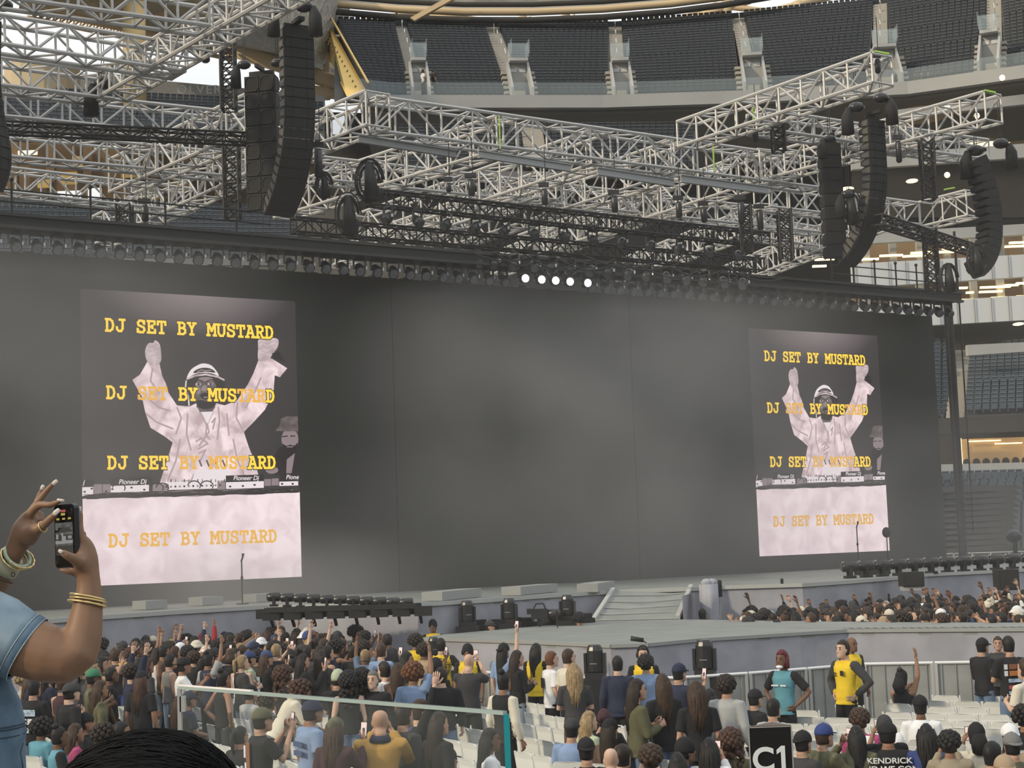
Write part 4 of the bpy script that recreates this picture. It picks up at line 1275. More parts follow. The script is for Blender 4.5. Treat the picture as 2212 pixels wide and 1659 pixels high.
HC = dict(black=(.012, .011, .011), brown=(.045, .026, .016), dbrown=(.022, .015, .011), auburn=(.055, .027, .018), blonde=(.27, .19, .10), grey=(.14, .135, .125), redh=(.10, .012, .018), copper=(.12, .05, .022))
def cmat(n):
    if n in ('camo', 'plaid'):
        return mat(n + ' cloth', COL[n], .85, col2={'camo': (.045, .05, .03), 'plaid': (.03, .035, .045)}[n], scale={'camo': 7, 'plaid': 12}[n])
    return mat(n + ' cloth', COL[n], .85, noise=.10, scale=5)
def hmat(n):
    return mat(n + ' hair', HC[n], .55, noise=.35, scale=22, bump=.4)

# skeleton: standing figure 1.75 m, facing +y, base at the feet
def skel(pose):
    s = dict(pel=(0, 0, .96), sp=(0, .0, 1.12), ch=(0, .0, 1.30), nb=(0, -.01, 1.46), hd=(0, .03, 1.625))
    for k, x in (('l', -1), ('r', 1)):
        s['sh' + k] = V((x * .175, -.01, 1.405))
        s['hip' + k] = V((x * .085, 0, .92))
        s['kn' + k] = V((x * .105, .02, .50))
        s['an' + k] = V((x * .115, -.02, .085))
        s['toe' + k] = V((x * .135, .15, .04))
        s['el' + k] = V((x * .235, -.03, 1.13))
        s['wr' + k] = V((x * .245, .06, .89))
    s = {k: V(v) for k, v in s.items()}
    def arm(k, el, wr):
        x = -1 if k == 'l' else 1
        s['el' + k] = s['sh' + k] + V((x * el[0], el[1], el[2]))
        s['wr' + k] = s['sh' + k] + V((x * wr[0], wr[1], wr[2]))
    if 'phones' in pose or pose == 'sitphone':      # both hands hold a phone before the face
        arm('l', (.06, .17, -.20), (-.10, .33, .10))
        arm('r', (.06, .17, -.20), (-.10, .33, .10))
    if pose == 'film':
        arm('l', (.05, .22, -.06), (-.11, .36, .20))
        arm('r', (.05, .22, -.06), (-.11, .36, .20))
    if pose == 'oneup':
        arm('r', (.06, .10, .26), (.02, .16, .50))
    if pose == 'onephone':
        arm('r', (.06, .16, -.20), (.0, .34, .06))
    if pose in ('folded',):
        arm('l', (.07, .06, -.27), (-.22, .22, -.22))
        arm('r', (.07, .06, -.27), (-.22, .20, -.17))
    if pose == 'hips':
        arm('l', (.20, -.08, -.24), (.02, .04, -.42))
        arm('r', (.20, -.08, -.24), (.02, .04, -.42))
    if pose == 'clap':
        arm('l', (.06, .16, -.20), (-.13, .36, -.03))
        arm('r', (.06, .16, -.20), (-.13, .36, -.03))
    if pose == 'bothup':
        arm('l', (.10, .06, .25), (.12, .12, .50))
        arm('r', (.10, .06, .25), (.12, .12, .50))
    if pose == 'hold':
        arm('l', (.05, .05, -.28), (-.08, .27, -.20))
        arm('r', (.05, .05, -.28), (-.08, .27, -.20))
    if pose == 'reach':
        arm('r', (.10, .20, .10), (.10, .42, .24))
    if pose == 'bend':
        for k in ('sp', 'ch', 'nb', 'hd', 'shl', 'shr', 'ell', 'elr', 'wrl', 'wrr'):
            q = s[k] - s['pel']
            s[k] = s['pel'] + Matrix.Rotation(-.55, 3, 'X') @ q
        arm('l', (.02, .12, -.25), (-.06, .34, -.36))
        arm('r', (.02, .12, -.25), (-.06, .34, -.36))
    if pose.startswith('sit'):
        dz = V((0, 0, -.44))
        for k in list(s):
            if k[:2] in ('kn', 'an', 'to'):
                continue
            s[k] = s[k] + dz + V((0, -.05, 0))
        for k, x in (('l', -1), ('r', 1)):
            s['kn' + k] = V((x * .15, .40, .51))
            s['an' + k] = V((x * .14, .40, .085))
            s['toe' + k] = V((x * .16, .57, .04))
            if pose == 'sit':
                s['el' + k] = s['sh' + k] + V((x * .06, .05, -.28))
                s['wr' + k] = s['sh' + k] + V((-x * .06, .28, -.34))
        if pose == 'situp':
            s['elr'] = s['shr'] + V((.06, .08, .26))
            s['wrr'] = s['shr'] + V((.02, .12, .52))
            s['ell'] = s['shl'] + V((-.06, .16, -.20))
            s['wrl'] = s['shl'] + V((.05, .34, .0))
            s['hd'] = s['hd'] + V((0, -.05, -.01))
    return s

def join_remesh(mb, vox, name, smooth_it=3, extra=None, mats=None):
    me = mb.mesh('tmp', [])
    o = bpy.data.objects.new('tmp', me)
    C.objects.link(o)
    r = o.modifiers.new('r', 'REMESH')
    r.mode = 'VOXEL'
    r.voxel_size = vox
    r.use_smooth_shade = True
    if smooth_it:
        k = o.modifiers.new('s', 'SMOOTH')
        k.iterations = smooth_it
        k.factor = .5
    bpy.context.view_layer.update()
    out = bpy.data.meshes.new_from_object(o.evaluated_get(bpy.context.evaluated_depsgraph_get()))
    bpy.data.objects.remove(o)
    bpy.data.meshes.remove(me)
    out.name = name
    return out

def hand_mesh(mb, wr, dirv, palm, side, spread=.25, curl=.35, mi=0, sc=1.0):
    """five separate fingers on a palm; dirv along the hand, palm = palm normal, side = +1 thumb on the left of dirv x palm"""
    d = dirv.normalized()
    p = (palm - d * palm.dot(d)).normalized()
    u = d.cross(p) * side
    L = .095 * sc
    mb.tube([wr - d * .02, wr + d * L * .35, wr + d * L * .8, wr + d * L], [.024 * sc, .034 * sc, .040 * sc, .036 * sc], 8, mi, flat=(p, .5))
    for i, (off, ln) in enumerate(((.030, .072), (.010, .082), (-.010, .076), (-.030, .060))):
        b = wr + d * L * .92 + u * off * sc
        v = (d + u * (off * 6 * spread)).normalized()
        pts = [b]
        for k in range(3):
            a = curl * (k + .6)
            w = (v * math.cos(a) + p * math.sin(a)).normalized()
            pts.append(pts[-1] + w * ln * sc * (.42, .33, .25)[k])
        mb.tube(pts, [.0095 * sc, .0092 * sc, .0085 * sc, .006 * sc], 6, mi)
    b = wr + d * L * .3 + u * .030 * sc
    v = (d * .75 + u * .65 + p * .25).normalized()
    mb.tube([b, b + v * .034 * sc, b + v * .058 * sc + d * .008, b + v * .075 * sc + d * .022], [.014 * sc, .0115 * sc, .0105 * sc, .007 * sc], 6, mi)

def head_shape(mb, c):
    rr = []
    for z, rx, ry, dy in ((-.125, .03, .03, .055), (-.115, .045, .05, .05), (-.09, .056, .068, .035), (-.05, .064, .082, .018), (-.01, .070, .091, .005), (.03, .073, .096, -.004), (.065, .070, .092, -.008), (.095, .056, .074, -.012), (.112, .034, .045, -.014), (.12, .012, .015, -.014)):
        rr.append([c + V((rx * math.cos(2 * math.pi * j / 14), dy + ry * math.sin(2 * math.pi * j / 14), z)) for j in range(14)])
    mb.rings(rr)
    mb.tube([c + V((0, .090, .005)), c + V((0, .112, -.030)), c + V((0, .098, -.045))], [.009, .015, .012], 6)
    for x in (-1, 1):
        mb.ell(c + V((x * .075, -.005, -.02)), (.012, .022, .034), 8, 6)

TORSO = (('pel', .150, .105, -.05), ('pel', .158, .115, .0), ('sp', .135, .100, .0), ('ch', .165, .115, .0), ('ch', .172, .108, .07))
def torso_rings(s, g, neck=True, low=None):
    up = (s['nb'] - s['pel']).normalized()
    fr = V((1, 0, 0)).cross(up) * -1
    rr = []
    def ring(c, rx, ry):
        rr.append([c + V((1, 0, 0)) * (rx * math.cos(2 * math.pi * j / 18)) + fr * (ry * math.sin(2 * math.pi * j / 18)) for j in range(18)])
    if low is not None:
        ring(s['pel'] + up * (-low), .165 + g, .125 + g)
    for k, rx, ry, dz in TORSO:
        ring(s[k] + up * dz, rx + g, ry + g)
    ring(s['nb'] + up * -.055, .155 + g * .7, .088 + g * .6)
    ring(s['nb'] + up * -.02, .095 + g * .5, .070 + g * .5)
    ring(s['nb'] + up * .012, .062 + g * .3, .060 + g * .3)
    if neck:
        ring(s['nb'] + up * .06 + fr * -.01, .054, .056)
        ring(s['hd'] + up * -.06, .052, .056)
    return rr
POSES_ = ['stand', 'phones', 'film', 'oneup', 'onephone', 'folded', 'hips', 'clap', 'bothup', 'hold', 'reach', 'bend', 'sit', 'sitphone']
TPL = {}
def seg_dist(p, a, b):
    ab = b - a
    t = max(0, min(1, (p - a).dot(ab) / ab.length_squared))
    return (p - a - ab * t).length
def template(pose, vox=.017):
    if (pose, vox) in TPL:
        return TPL[pose, vox]
    s = skel(pose)
    sit = pose.startswith('sit')
    b = MB()
    b.rings(torso_rings(s, -.006))
    head_shape(b, s['hd'])
    for k, x in (('l', -1), ('r', 1)):
        sh, el, wr = s['sh' + k], s['el' + k], s['wr' + k]
        b.tube([sh + V((-x * .05, 0, .0)), sh, sh.lerp(el, .4), el, el.lerp(wr, .35), wr, wr + (wr - el).normalized() * .03], [.05, .056, .049, .040, .040, .028, .026], 10)
        b.tube([s['hip' + k] + V((0, 0, .03)), s['hip' + k].lerp(s['kn' + k], .3), s['kn' + k], s['kn' + k].lerp(s['an' + k], .3), s['an' + k]], [.088, .082, .056, .054, .038], 10)
    me = join_remesh(b, vox, 'body')
    ex = MB()
    vs = [v.co.copy() for v in me.vertices]
    fs = [tuple(p.vertices) for p in me.polygons]
    ex.add(vs, fs, 0)
    nbody = len(fs)
    for k, x in (('l', -1), ('r', 1)):
        wr, el = s['wr' + k], s['el' + k]
        d = (wr - el).normalized()
        if pose in ('phones', 'film', 'sitphone', 'onephone', 'clap', 'hold'):
            pal = V((-x, .15, 0))
            dd = (d + V((0, .1, .25))).normalized() if pose != 'hold' else d
        else:
            pal, dd = V((-x, 0, 0)), d
        if pose in ('sit', 'bend'):
            pal = V((0, 0, -1))
        th = d.cross((pal - d * pal.dot(d)).normalized())
        want = V((0, .3, 1)) if pose not in ('stand', 'hips') else V((0, 1, 0))
        hand_mesh(ex, wr, dd, pal, 1 if th.dot(want) > 0 else -1, curl=.3 if pose in ('oneup', 'bothup', 'clap', 'situp') else .5)
    h = s['hd']
    for x in (-1, 1):
        ex.ell(h + V((x * .032, .088, .005)), (.013, .008, .008), 8, 5, mi=1)
        ex.bar(h + V((x * .015, .094, .030)), h + V((x * .052, .082, .028)), .008, .006, mi=1)
    ex.ell(h + V((0, .088, -.075)), (.026, .010, .009), 8, 5, mi=2)
    body = ex.mesh('body', [M_skins[1], M_eye, M_lips], True)
    bpy.data.meshes.remove(me)
    out = dict(s=s, body=body)
    # upper garments: short and long sleeves, and a vest
    for kind, sl in (('tee', .75), ('long', 1.0), ('vest', 0.0)):
        g = MB()
        up = (s['nb'] - s['pel']).normalized()
        g.rings(torso_rings(s, .016 if kind != 'vest' else .010, neck=False, low=.06 if sit else (.10 if kind != 'vest' else .02)))
        for k, x in (('l', -1), ('r', 1)):
            sh, el, wr = s['sh' + k], s['el' + k], s['wr' + k]
            if kind == 'tee':
                g.tube([sh + V((-x * .06, 0, .0)), sh, sh.lerp(el, .5), sh.lerp(el, .78)], [.060, .070, .068, .070], 12)
            elif kind == 'long':
                g.tube([sh + V((-x * .06, 0, .0)), sh, sh.lerp(el, .5), el, el.lerp(wr, .5), el.lerp(wr, .93)], [.062, .072, .068, .060, .055, .044], 12)
        gm = join_remesh(g, vox, kind, 2)
        gm.materials.append(cmat('black'))
        gm.materials.append(cmat('black'))
        idx = []
        for p in gm.polygons:
            c = p.center
            m = 0
            for k in 'lr':
                sh, el, wr = s['sh' + k], s['el' + k], s['wr' + k]
                x = -1 if k == 'l' else 1
                dd = min(seg_dist(c, sh + V((x * .03, 0, 0)), el), seg_dist(c, el, wr))
                ax = seg_dist(c, s['pel'], s['nb'] + V((0, 0, -.05)))
                if dd < .088 and ax > .150 and not (pose == 'hips' and c.z < 1.07 and abs(c.x) < .21):
                    m = 1
            idx.append(m)
        gm.polygons.foreach_set('material_index', idx)
        out[kind] = gm
    g = MB()
    g.rings(torso_rings(s, .006, neck=False)[:3])
    for k, x in (('l', -1), ('r', 1)):
        hp, kn, an = s['hip' + k], s['kn' + k], s['an' + k]
        g.tube([hp + V((0, 0, .04)), hp.lerp(kn, .3), kn, kn.lerp(an, .4), an + V((0, 0, .01))], [.084, .092, .075, .072, .066], 12)
        
    gm = join_remesh(g, vox, 'trousers', 2)
    gm.materials.append(cmat('black'))
    out['trousers'] = gm
    g = MB()
    for k, x in (('l', -1), ('r', 1)):
        an, toe = s['an' + k], s['toe' + k]
        g.tube([an + V((0, -.05, -.045)), an + V((0, .0, -.03)), an.lerp(toe, .5) + V((0, 0, -.02)), toe], [.035, .045, .042, .028], 10)
        g.tube([an + V((0, -.01, .02)), an + V((0, .0, -.04))], [.04, .045], 10)
    out['shoes'] = g.mesh('shoes', [mat('pale shoes', (.5, .5, .5), .6)], True)
    TPL[pose, vox] = out
    if vox < .02:
        TPL[pose] = out
    return out

# hair and hats, modelled round the head centre
HAIR = {}
def hair_mesh(kind):
    if kind in HAIR:
        return HAIR[kind]
    m = MB()
    rnd = random.Random(len(kind) * 31 + ord(kind[0]))
    def cap(r=1.0, zc=-.15, dy=-.012):
        """skull cap of hair, open over the face"""
        rr = []
        for i in range(8):
            t = i / 7
            z = lerp(-.085, .132, t)
            q = math.sqrt(max(0, 1 - ((z - .02) / .118) ** 2)) if z > .02 else 1.0 - (.02 - z) * 1.6
            ring = []
            for j in range(18):
                a = 2 * math.pi * j / 18
                x, y = .083 * q * r * math.cos(a), .106 * q * r * math.sin(a) - .016
                if y > .0 and z < .045:                      # pull the fringe back from the face
                    y = min(y, .0 + (z + .085) * .12)
                ring.append(V((x, y, z * (1.0 + (r - 1) * .6))))
            rr.append(ring)
        m.rings(rr)
    if kind in ('short', 'bun', 'tail', 'long', 'longw', 'braids', 'bob'):
        cap(1.0 if kind != 'bob' else 1.06)
    if kind == 'bun':
        m.ell((0, -.06, .135), (.05, .05, .045), 10, 7)
    if kind == 'tail':
        m.tube([(0, -.10, .06), (0, -.16, .03), (0, -.155, -.10), (0, -.13, -.24)], [.028, .034, .032, .010], 8)
    if kind in ('long', 'longw', 'braids'):
        w = 1.0 if kind != 'longw' else 1.16
        rr = []
        for z, rx, ry, y in ((.06, .078, .05, -.060), (-.02, .084, .056, -.066), (-.10, .088, .052, -.080), (-.17, .094, .042, -.100), (-.25, .092, .034, -.118), (-.32, .074, .026, -.126), (-.37, .038, .015, -.126)):
            rr.append([V((w * rx * math.cos(2 * math.pi * j / 16) * (1 + (.08 * math.sin(j * 3 + z * 40) if kind == 'longw' else 0)), y + ry * math.sin(2 * math.pi * j / 16), z)) for j in range(16)])
        m.rings([r for r in rr[:4]])
        for i in range(15):
            a = math.pi * 1.06 + math.pi * .88 * i / 14
            x, y = .088 * w * math.cos(a), -.028 + .088 * math.sin(a)
            Ln = (.27 if kind == 'long' else .24) + .10 * math.sin(i * .21) + rnd.uniform(-.05, .04)
            wv = .012 if kind == 'longw' else .003
            m.tube([(x * .75, y * .75, .07), (x, y * 1.02, -.01), (x * 1.06 + rnd.uniform(-wv, wv), y * 1.08 - .01, -.10), (x * 1.05 + rnd.uniform(-wv, wv), y * 1.06 - .03, -.10 - Ln * .5), (x * .95 + rnd.uniform(-.012, .012), y - .04, -.10 - Ln)], [.018, .024, .024, .020, .005], 7)
        if kind == 'braids':
            for i in range(13):
                a = math.pi + math.pi * i / 12
                x, y = .095 * math.cos(a), -.03 + .085 * math.sin(a)
                m.tube([(x * .8, y * .8, .08), (x * 1.1, y * 1.15, -.06), (x * 1.2, y * 1.2 - .03, -.30), (x * 1.2, y * 1.2 - .03, -.42)], .014, 6)
    if kind == 'bob':
        m.rings([[V((.1 * math.cos(2 * math.pi * j / 16), min(.105 * math.sin(2 * math.pi * j / 16) - .02, .01), z)) for j in range(16)] for z in (.04, -.06, -.13)])
    if kind in ('afro', 'curly', 'bigcurl'):
        R_ = {'afro': .15, 'curly': .118, 'bigcurl': .15}[kind]
        n = 46 if kind != 'bigcurl' else 70
        for i in range(n):
            z = 1 - 1.5 * (i + .5) / n
            a = i * 2.399
            q = math.sqrt(max(0, 1 - z * z))
            y = q * math.sin(a) * R_ - .035
            if y > .045 and z < .35:
                continue
            rr = rnd.uniform(.032, .045)
            m.ell((q * math.cos(a) * R_ * .82, y, z * R_ * .85 + .02), rr, 7, 5)
        cap(1.08)
        if kind == 'bigcurl':
            for i in range(46):
                a = math.pi + math.pi * rnd.random()
                m.ell((.12 * math.cos(a), -.05 + .10 * math.sin(a), -rnd.uniform(.05, .34)), rnd.uniform(.03, .045), 7, 5)
    if kind in ('cap', 'capb', 'beanie', 'bucket', 'hood', 'capfab'):
        if kind in ('cap', 'capb'):
            m.ell((0, -.012, .035), (.094, .112, .105), 16, 7, z0=-.18)
            s = 1 if kind == 'cap' else -1
            pts = []
            for i in range(9):
                a = math.pi * (i / 8)
                pts.append((.078 * math.cos(a), s * (.075 + .095 * math.sin(a)) - .012, .030 - .018 * math.sin(a)))
            m.prism([V(p) for p in pts], (0, 0, .012))
            m.ell((0, -.012, .14), (.012, .012, .006), 6, 4)
        if kind == 'beanie':
            m.ell((0, -.014, .02), (.092, .110, .125), 16, 8, z0=-.35)
        if kind == 'bucket':
            m.ell((0, -.012, .04), (.094, .110, .10), 16, 7, z0=-.2)
            m.rings([[V((r * math.cos(2 * math.pi * j / 18), r * 1.15 * math.sin(2 * math.pi * j / 18) - .012, z)) for j in range(18)] for r, z in ((.095, .05), (.145, .0), (.148, .004), (.098, .058))], caps=False)
        if kind == 'hood':
            cap(1.16)
            m.tube([(0, -.10, .02), (0, -.13, -.09), (0, -.10, -.18)], [.07, .10, .08], 12)
    HAIR[kind] = me = m.mesh('hair', [hmat('black')], True)
    return me
def omat(o, i, m):
    o.material_slots[i].link = 'OBJECT'
    o.material_slots[i].material = m

M_phone = mat('black phone', (.012, .012, .014), .3, spec=.6)
M_pscr = mat('lit phone screen', (.3, .25, .24), .3, emit=((.85, .62, .58), .75))
PH = {}
def phone_mesh():
    if not PH:
        m = MB().box((0, 0, 0), (.075, .010, .155), mi=0).box((0, -.0055, 0), (.066, .002, .142), mi=1).box((-.02, .006, .055), (.03, .004, .03), mi=0)
        for z, c in ((-.01, 2),):
            m.box((.0, -.007, -.01), (.03, .001, .05), mi=2)
        PH['m'] = m.mesh('phone', [M_phone, M_pscr, mat('phone picture dark', (.05, .05, .05), .4)])
    return PH['m']
PEOPLE = []
def person(pos, pose, rz, skin, hair, hc, top, kind, low, label, group=None, sc=1.0, wide=1.0, sleeve=None, hat=None, hatc=None, phone=False, cat='person', shoes=True, land=False):
    t = template(pose)
    root = thing('person', label, cat, pos, rz, group)
    root.scale = (sc * wide, sc * (wide * .5 + .5), sc)
    o = link('body', t['body'], root)
    omat(o, 0, M_skins[skin])
    o = link('shirt' if kind != 'vest' else 'vest_top', t[kind], root)
    omat(o, 0, cmat(top))
    omat(o, 1, cmat(sleeve or top))
    o = link('trousers', t['trousers'], root)
    omat(o, 0, cmat(low))
    if shoes:
        link('shoes', t['shoes'], root)
    if hair:
        o = link('hair', hair_mesh(hair), root, t['s']['hd'])
        omat(o, 0, hmat(hc))
    if hat:
        o = link({'cap': 'cap', 'capb': 'cap', 'beanie': 'beanie', 'bucket': 'bucket_hat', 'hood': 'hood'}[hat], hair_mesh(hat), root, t['s']['hd'])
        omat(o, 0, cmat(hatc))
    PEOPLE.append((V(pos), pose))
    if phone:
        s = t['s']
        c = (s['wrl'] + s['wrr']) / 2 + V((0, .05, .10)) if pose in ('phones', 'film', 'sitphone', 'hold') else s['wrr'] + V((-.02, .03, .13))
        M = Matrix.Translation(pos) @ Matrix.Rotation(rz, 4, 'Z')
        q = M @ (V((c.x * sc * wide, c.y * sc, c.z * sc)))
        ph = link('phone', phone_mesh(), None, q)
        ph.rotation_euler = (-.15, math.pi / 2 if land else 0, rz)
        tag(ph, 'phone with lit screen held up by the ' + label, 'phone')
        ph['group'] = 'phones held up in the crowd'
        ph['label'] = ' '.join(('phone held up by person: ' + label).replace('person', '', 0).split()[:16])
    return root
# ================================================================ gear on and around the stage
def moving_light(q, rz, lab, grp, s=1.0, proto={}):
    if 'o' not in proto:
        t = thing('moving_light', lab, 'stage light', q, rz, grp)
        MB().box((0, 0, .06), (.36, .30, .12)).build('base', M_head, t)
        MB().box((-.19, 0, .30), (.05, .14, .40)).box((.19, 0, .30), (.05, .14, .40)).build('yoke', M_head, t)
        m = MB()
        m.rings([[V((rx * math.cos(a * .5236), ry * math.sin(a * .5236), z)) for a in range(12)] for z, rx, ry in ((.10, .13, .12), (.15, .165, .15), (.55, .165, .15), (.62, .145, .13), (.66, .12, .11))])
        m.build('head', M_head, t, smooth=False)
        MB().tube([(0, 0, .655), (0, 0, .665)], [.11, .10], 14).build('lens', M_lens, t)
        MB().bar((-.07, -.158, .30), (.07, -.158, .30), .012).build('label_strip', M_chrome, t)
        proto['o'] = o = t
    else:
        o = copy_tree(proto['o'])
    o.location, o.rotation_euler, o.scale = q, (0, 0, rz), (s, s, s)
    o['label'], o['group'] = lab, grp or ''
    return o
for x, y, Y, s, lab in ((1010, 1353, 36.5, .84, 'leftmost tall black moving light behind the thrust stage'), (1101, 1347, 36.9, .84, 'middle tall black moving light behind the thrust stage'), (1227, 1340, 37.0, .84, 'tall black moving light just left of the ramp'), (1287, 1466, 28.6, .86, 'tall black moving light before the thrust skirt, left one'), (1524, 1460, 28.6, .92, 'tall black moving light before the thrust skirt, right one'), (938, 1424, 31.5, .62, 'black box light beside the yellow event staff tee')):
    q = P(x, y, Y)
    o = moving_light(V((q.x, q.y, q.z)), .3 * (x % 3 - 1), lab, None, s)
    del o['group']
    if y > 1400 or True:      # the flight case each one stands on
        h = q.z
        tag(MB().box((0, 0, h / 2), (.5, .45, h)).build('light_plinth', M_blackcloth, loc=(q.x, q.y, 0)), 'black plinth under the ' + lab, 'plinth')
for x0, y0, x1, y1, Y, lab in ((950, 1362, 1150, 1352, 37.0, 'left low black equipment riser behind the thrust stage'), (1185, 1350, 1262, 1344, 37.5, 'short low black equipment riser left of the ramp')):
    a, b = P(x0, y0, Y), P(x1, y1, Y + .6)
    b.z = a.z
    m = MB().bar(V((0, 0, 0)), b - a, .8, .22)
    for i in range(9):
        c = (b - a) * ((i + .5) / 9) + V((random.uniform(-.1, .1), -.2, .16))
        m.box(c, (random.uniform(.1, .35), .2, random.uniform(.05, .12)), random.uniform(-.4, .4))
    m.bar(V((0, 0, -.1)), V((0, 0, -a.z)), .2).bar(b - a, V((b.x - a.x, b.y - a.y, -a.z)), .2)
    tag(m.build('equipment_riser', M_blackcloth, loc=a), lab, 'riser')
# rows of drum shaped beam lights along the stage edge
def beam_light(q, rz, lab, grp, s, proto={}):
    if 'o' not in proto:
        t = thing('beam_light', lab, 'stage light', q, rz, grp)
        MB().tube([(-.24, 0, .34), (-.21, 0, .34), (.18, 0, .34), (.25, 0, .34)], [.10, .15, .16, .13], 14).build('drum', M_head, t, smooth=True)
        MB().tube([(-.25, 0, .34), (-.262, 0, .34)], [.11, .09], 12).build('lens', M_lens, t)
        MB().box((0, .15, .22), (.10, .05, .34)).box((0, -.15, .22), (.10, .05, .34)).build('yoke', M_head, t)
        MB().box((0, 0, .04), (.30, .36, .08)).build('base', M_head, t)
        MB().box((-.2, -.02, .48), (.06, .08, .05)).build('clip', M_chrome, t)
        proto['o'] = o = t
    else:
        o = copy_tree(proto['o'])
    o.location, o.rotation_euler, o.scale = q, (0, 0, rz), (s, s, s)
    o['label'], o['group'] = lab, grp
    return o
for i in range(11):
    q = P(592 + i * 28.6, 1310 + i * 1.2, 35.4 - i * .05)
    beam_light(q, .05, 'black drum light in the row on the shelf at the left stage edge', 'drum lights at the left stage edge', .58)
a, b = P(578, 1316, 35.4), P(905, 1328, 34.9)
b.z = a.z
m = MB().bar(V((0, 0, -.02)), b - a + V((0, 0, -.02)), .5, .10)
for i in range(8):
    c = (b - a) * (i / 7)
    m.bar(c + V((0, .1, -.05)), c + V((0, .8, -.4)), .06)
    m.box(c + V((.1, -.15, -.13)), (.36, .2, .2))
    m.box(c + V((-.1, .1, -.10)), (.3, .2, .2))
tag(m.build('light_shelf', M_blackcloth, loc=a), 'black shelf on legs carrying the drum lights at the left stage edge', 'shelf')
for i in range(12):
    q = P(1836 + i * 35.2, 1244 - i * .4, 44 + i * .35)
    q.z = ZD
    beam_light(q, .1, 'black drum light in the long row on the deck at right', 'drum lights on the deck at right', .88)
# monitors, speakers on the stage
def wedge(x, y, Y, w, h, lab, z=None, d=.6, m=None):
    q = P(x, y, Y)
    t = thing('stage_speaker', lab, 'speaker', (q.x, q.y, q.z if z is None else z))
    MB().box((0, d / 2, h / 2), (w, d, h)).build('cabinet', m or M_blackcloth, t)
    MB().box((0, -.01, h / 2), (w * .9, .02, h * .88)).build('grille', M_gril, t)
    return t
wedge(1541, 1290, 39.0, .42, .38, 'black speaker box on a stand beside the ramp corner drape')
tag(MB().bar((-.18, .1, 0), (-.18, .1, 1.4), .04).bar((.2, .3, 0), (.2, .3, 1.4), .04).bar((-.18, .1, .3), (.2, .3, 1.0), .03).build('speaker_stand', M_alu, loc=(P(1541, 1290, 39).x, 39.1, P(1541, 1290, 39).z - 1.4)), 'thin metal stand under the speaker box by the ramp', 'stand')
wedge(1975, 1267, 42.0, .52, .36, 'square black speaker hung on the far stage front in mid crowd')
tag(MB().box((0, .2, 0), (.56, .3, .1)).build('speaker_shelf', M_alu, loc=P(1975, 1271, 42)), 'grey shelf under the square black speaker at far stage front', 'shelf')
wedge(2182, 1275, 42.5, .5, .52, 'tall black speaker on the far stage front near the right frame edge')
wedge(303, 1376, 36.2, .5, .42, 'wide black speaker in front of the left stage skirt').scale = (1, .6, 1)
wedge(1890, 1253, 47, .9, .16, 'low black wedge monitor on the deck left of the drum lights', ZD)
wedge(1690, 1263, 40.5, .06, .14, 'tiny black footlight on the deck edge under the right picture', ZD, .08)
# microphones, fans and camera
def mic_stand(x, y, Y, h, lab, fan=False):
    q = P(x, y, Y)
    q.z = ZD
    t = thing('microphone_stand' if not fan else 'stage_fan', lab, 'stand', q)
    MB().tube([(0, 0, 0), (0, 0, .03)], [.16, .14], 14).build('base', M_dtruss, t)
    MB().tube([(0, 0, .02), (0, 0, h)], .018, 8).build('pole', M_dtruss, t)
    if fan:
        MB().ell((0, 0, h + .12), (.14, .09, .17), 14, 8).build('fan_head', M_dtruss, t, smooth=True)
    else:
        MB().tube([(-.01, 0, h), (.03, -.02, h + .10), (.045, -.03, h + .19)], [.022, .02, .034], 8).build('microphone', M_dtruss, t, smooth=True)
        MB().ell((0, 0, h * .62), (.035, .035, .06), 8, 6).build('clutch', M_dtruss, t)
    return t
mic_stand(523, 1270, 40.3, 1.02, 'thin microphone stand before the left picture')
mic_stand(1855, 1222, 52, 1.35, 'thin microphone stand before the right picture')
mic_stand(1919, 1222, 53, 1.05, 'small dark fan on a stand at the right picture corner', True)
q = P(1166, 1360, 36.8)
t = thing('broadcast_camera', 'black broadcast camera pointing right behind the thrust stage', 'camera', (q.x, q.y, q.z))
MB().box((0, 0, .34), (.36, .2, .22)).build('body', M_head, t)
MB().tube([(.16, 0, .34), (.45, 0, .33), (.47, 0, .33)], [.09, .10, .085], 12).build('lens', M_head, t, smooth=True)
MB().bar((-.12, 0, .45), (-.06, 0, .56), .03).bar((-.06, 0, .56), (.1, 0, .56), .03).bar((.1, 0, .56), (.14, 0, .45), .03).build('handle', M_head, t)
MB().box((-.22, 0, .40), (.1, .14, .12)).build('viewfinder', M_head, t)
m = MB().bar((0, 0, .24), (0, 0, .1), .10)
for a in range(3):
    m.bar((0, 0, .12), (.3 * math.cos(a * 2.1), .3 * math.sin(a * 2.1), -q.z), .04)
m.build('tripod', M_head, t)
q = PZ(1378, 1391, ZT)
t = thing('stage_microphone', 'small black shotgun microphone lying on the thrust stage edge', 'microphone', q)
MB().tube([(-.12, 0, .10), (.10, 0, .06)], [.045, .04], 10).build('windshield', M_dtruss, t, smooth=True)
MB().bar((.08, 0, .06), (.16, 0, 0), .02).build('clip', M_dtruss, t)
q = P(1204, 1352, 35.9)
tag(MB().bar((0, 0, 0), (0, 0, .32), .035).bar((0, 0, .32), (0, 0, -q.z), .02).build('post_light', M_dtruss, loc=q), 'short black upright tube light at the thrust back edge', 'light')
q = P(2190, 1158, 62)
t = thing('crane_camera', 'dark camera on a mount before the low seats at the right frame edge', 'camera', (q.x, q.y, 2.3))
MB().ell((0, 0, q.z - 2.3), (.30, .25, .24), 12, 8).build('camera_head', M_head, t, smooth=True)
MB().tube([(0, 0, 0), (.05, 0, q.z - 2.4)], .09, 8).build('mast', M_head, t)
# ================================================================ who stands where
R_ = math.radians
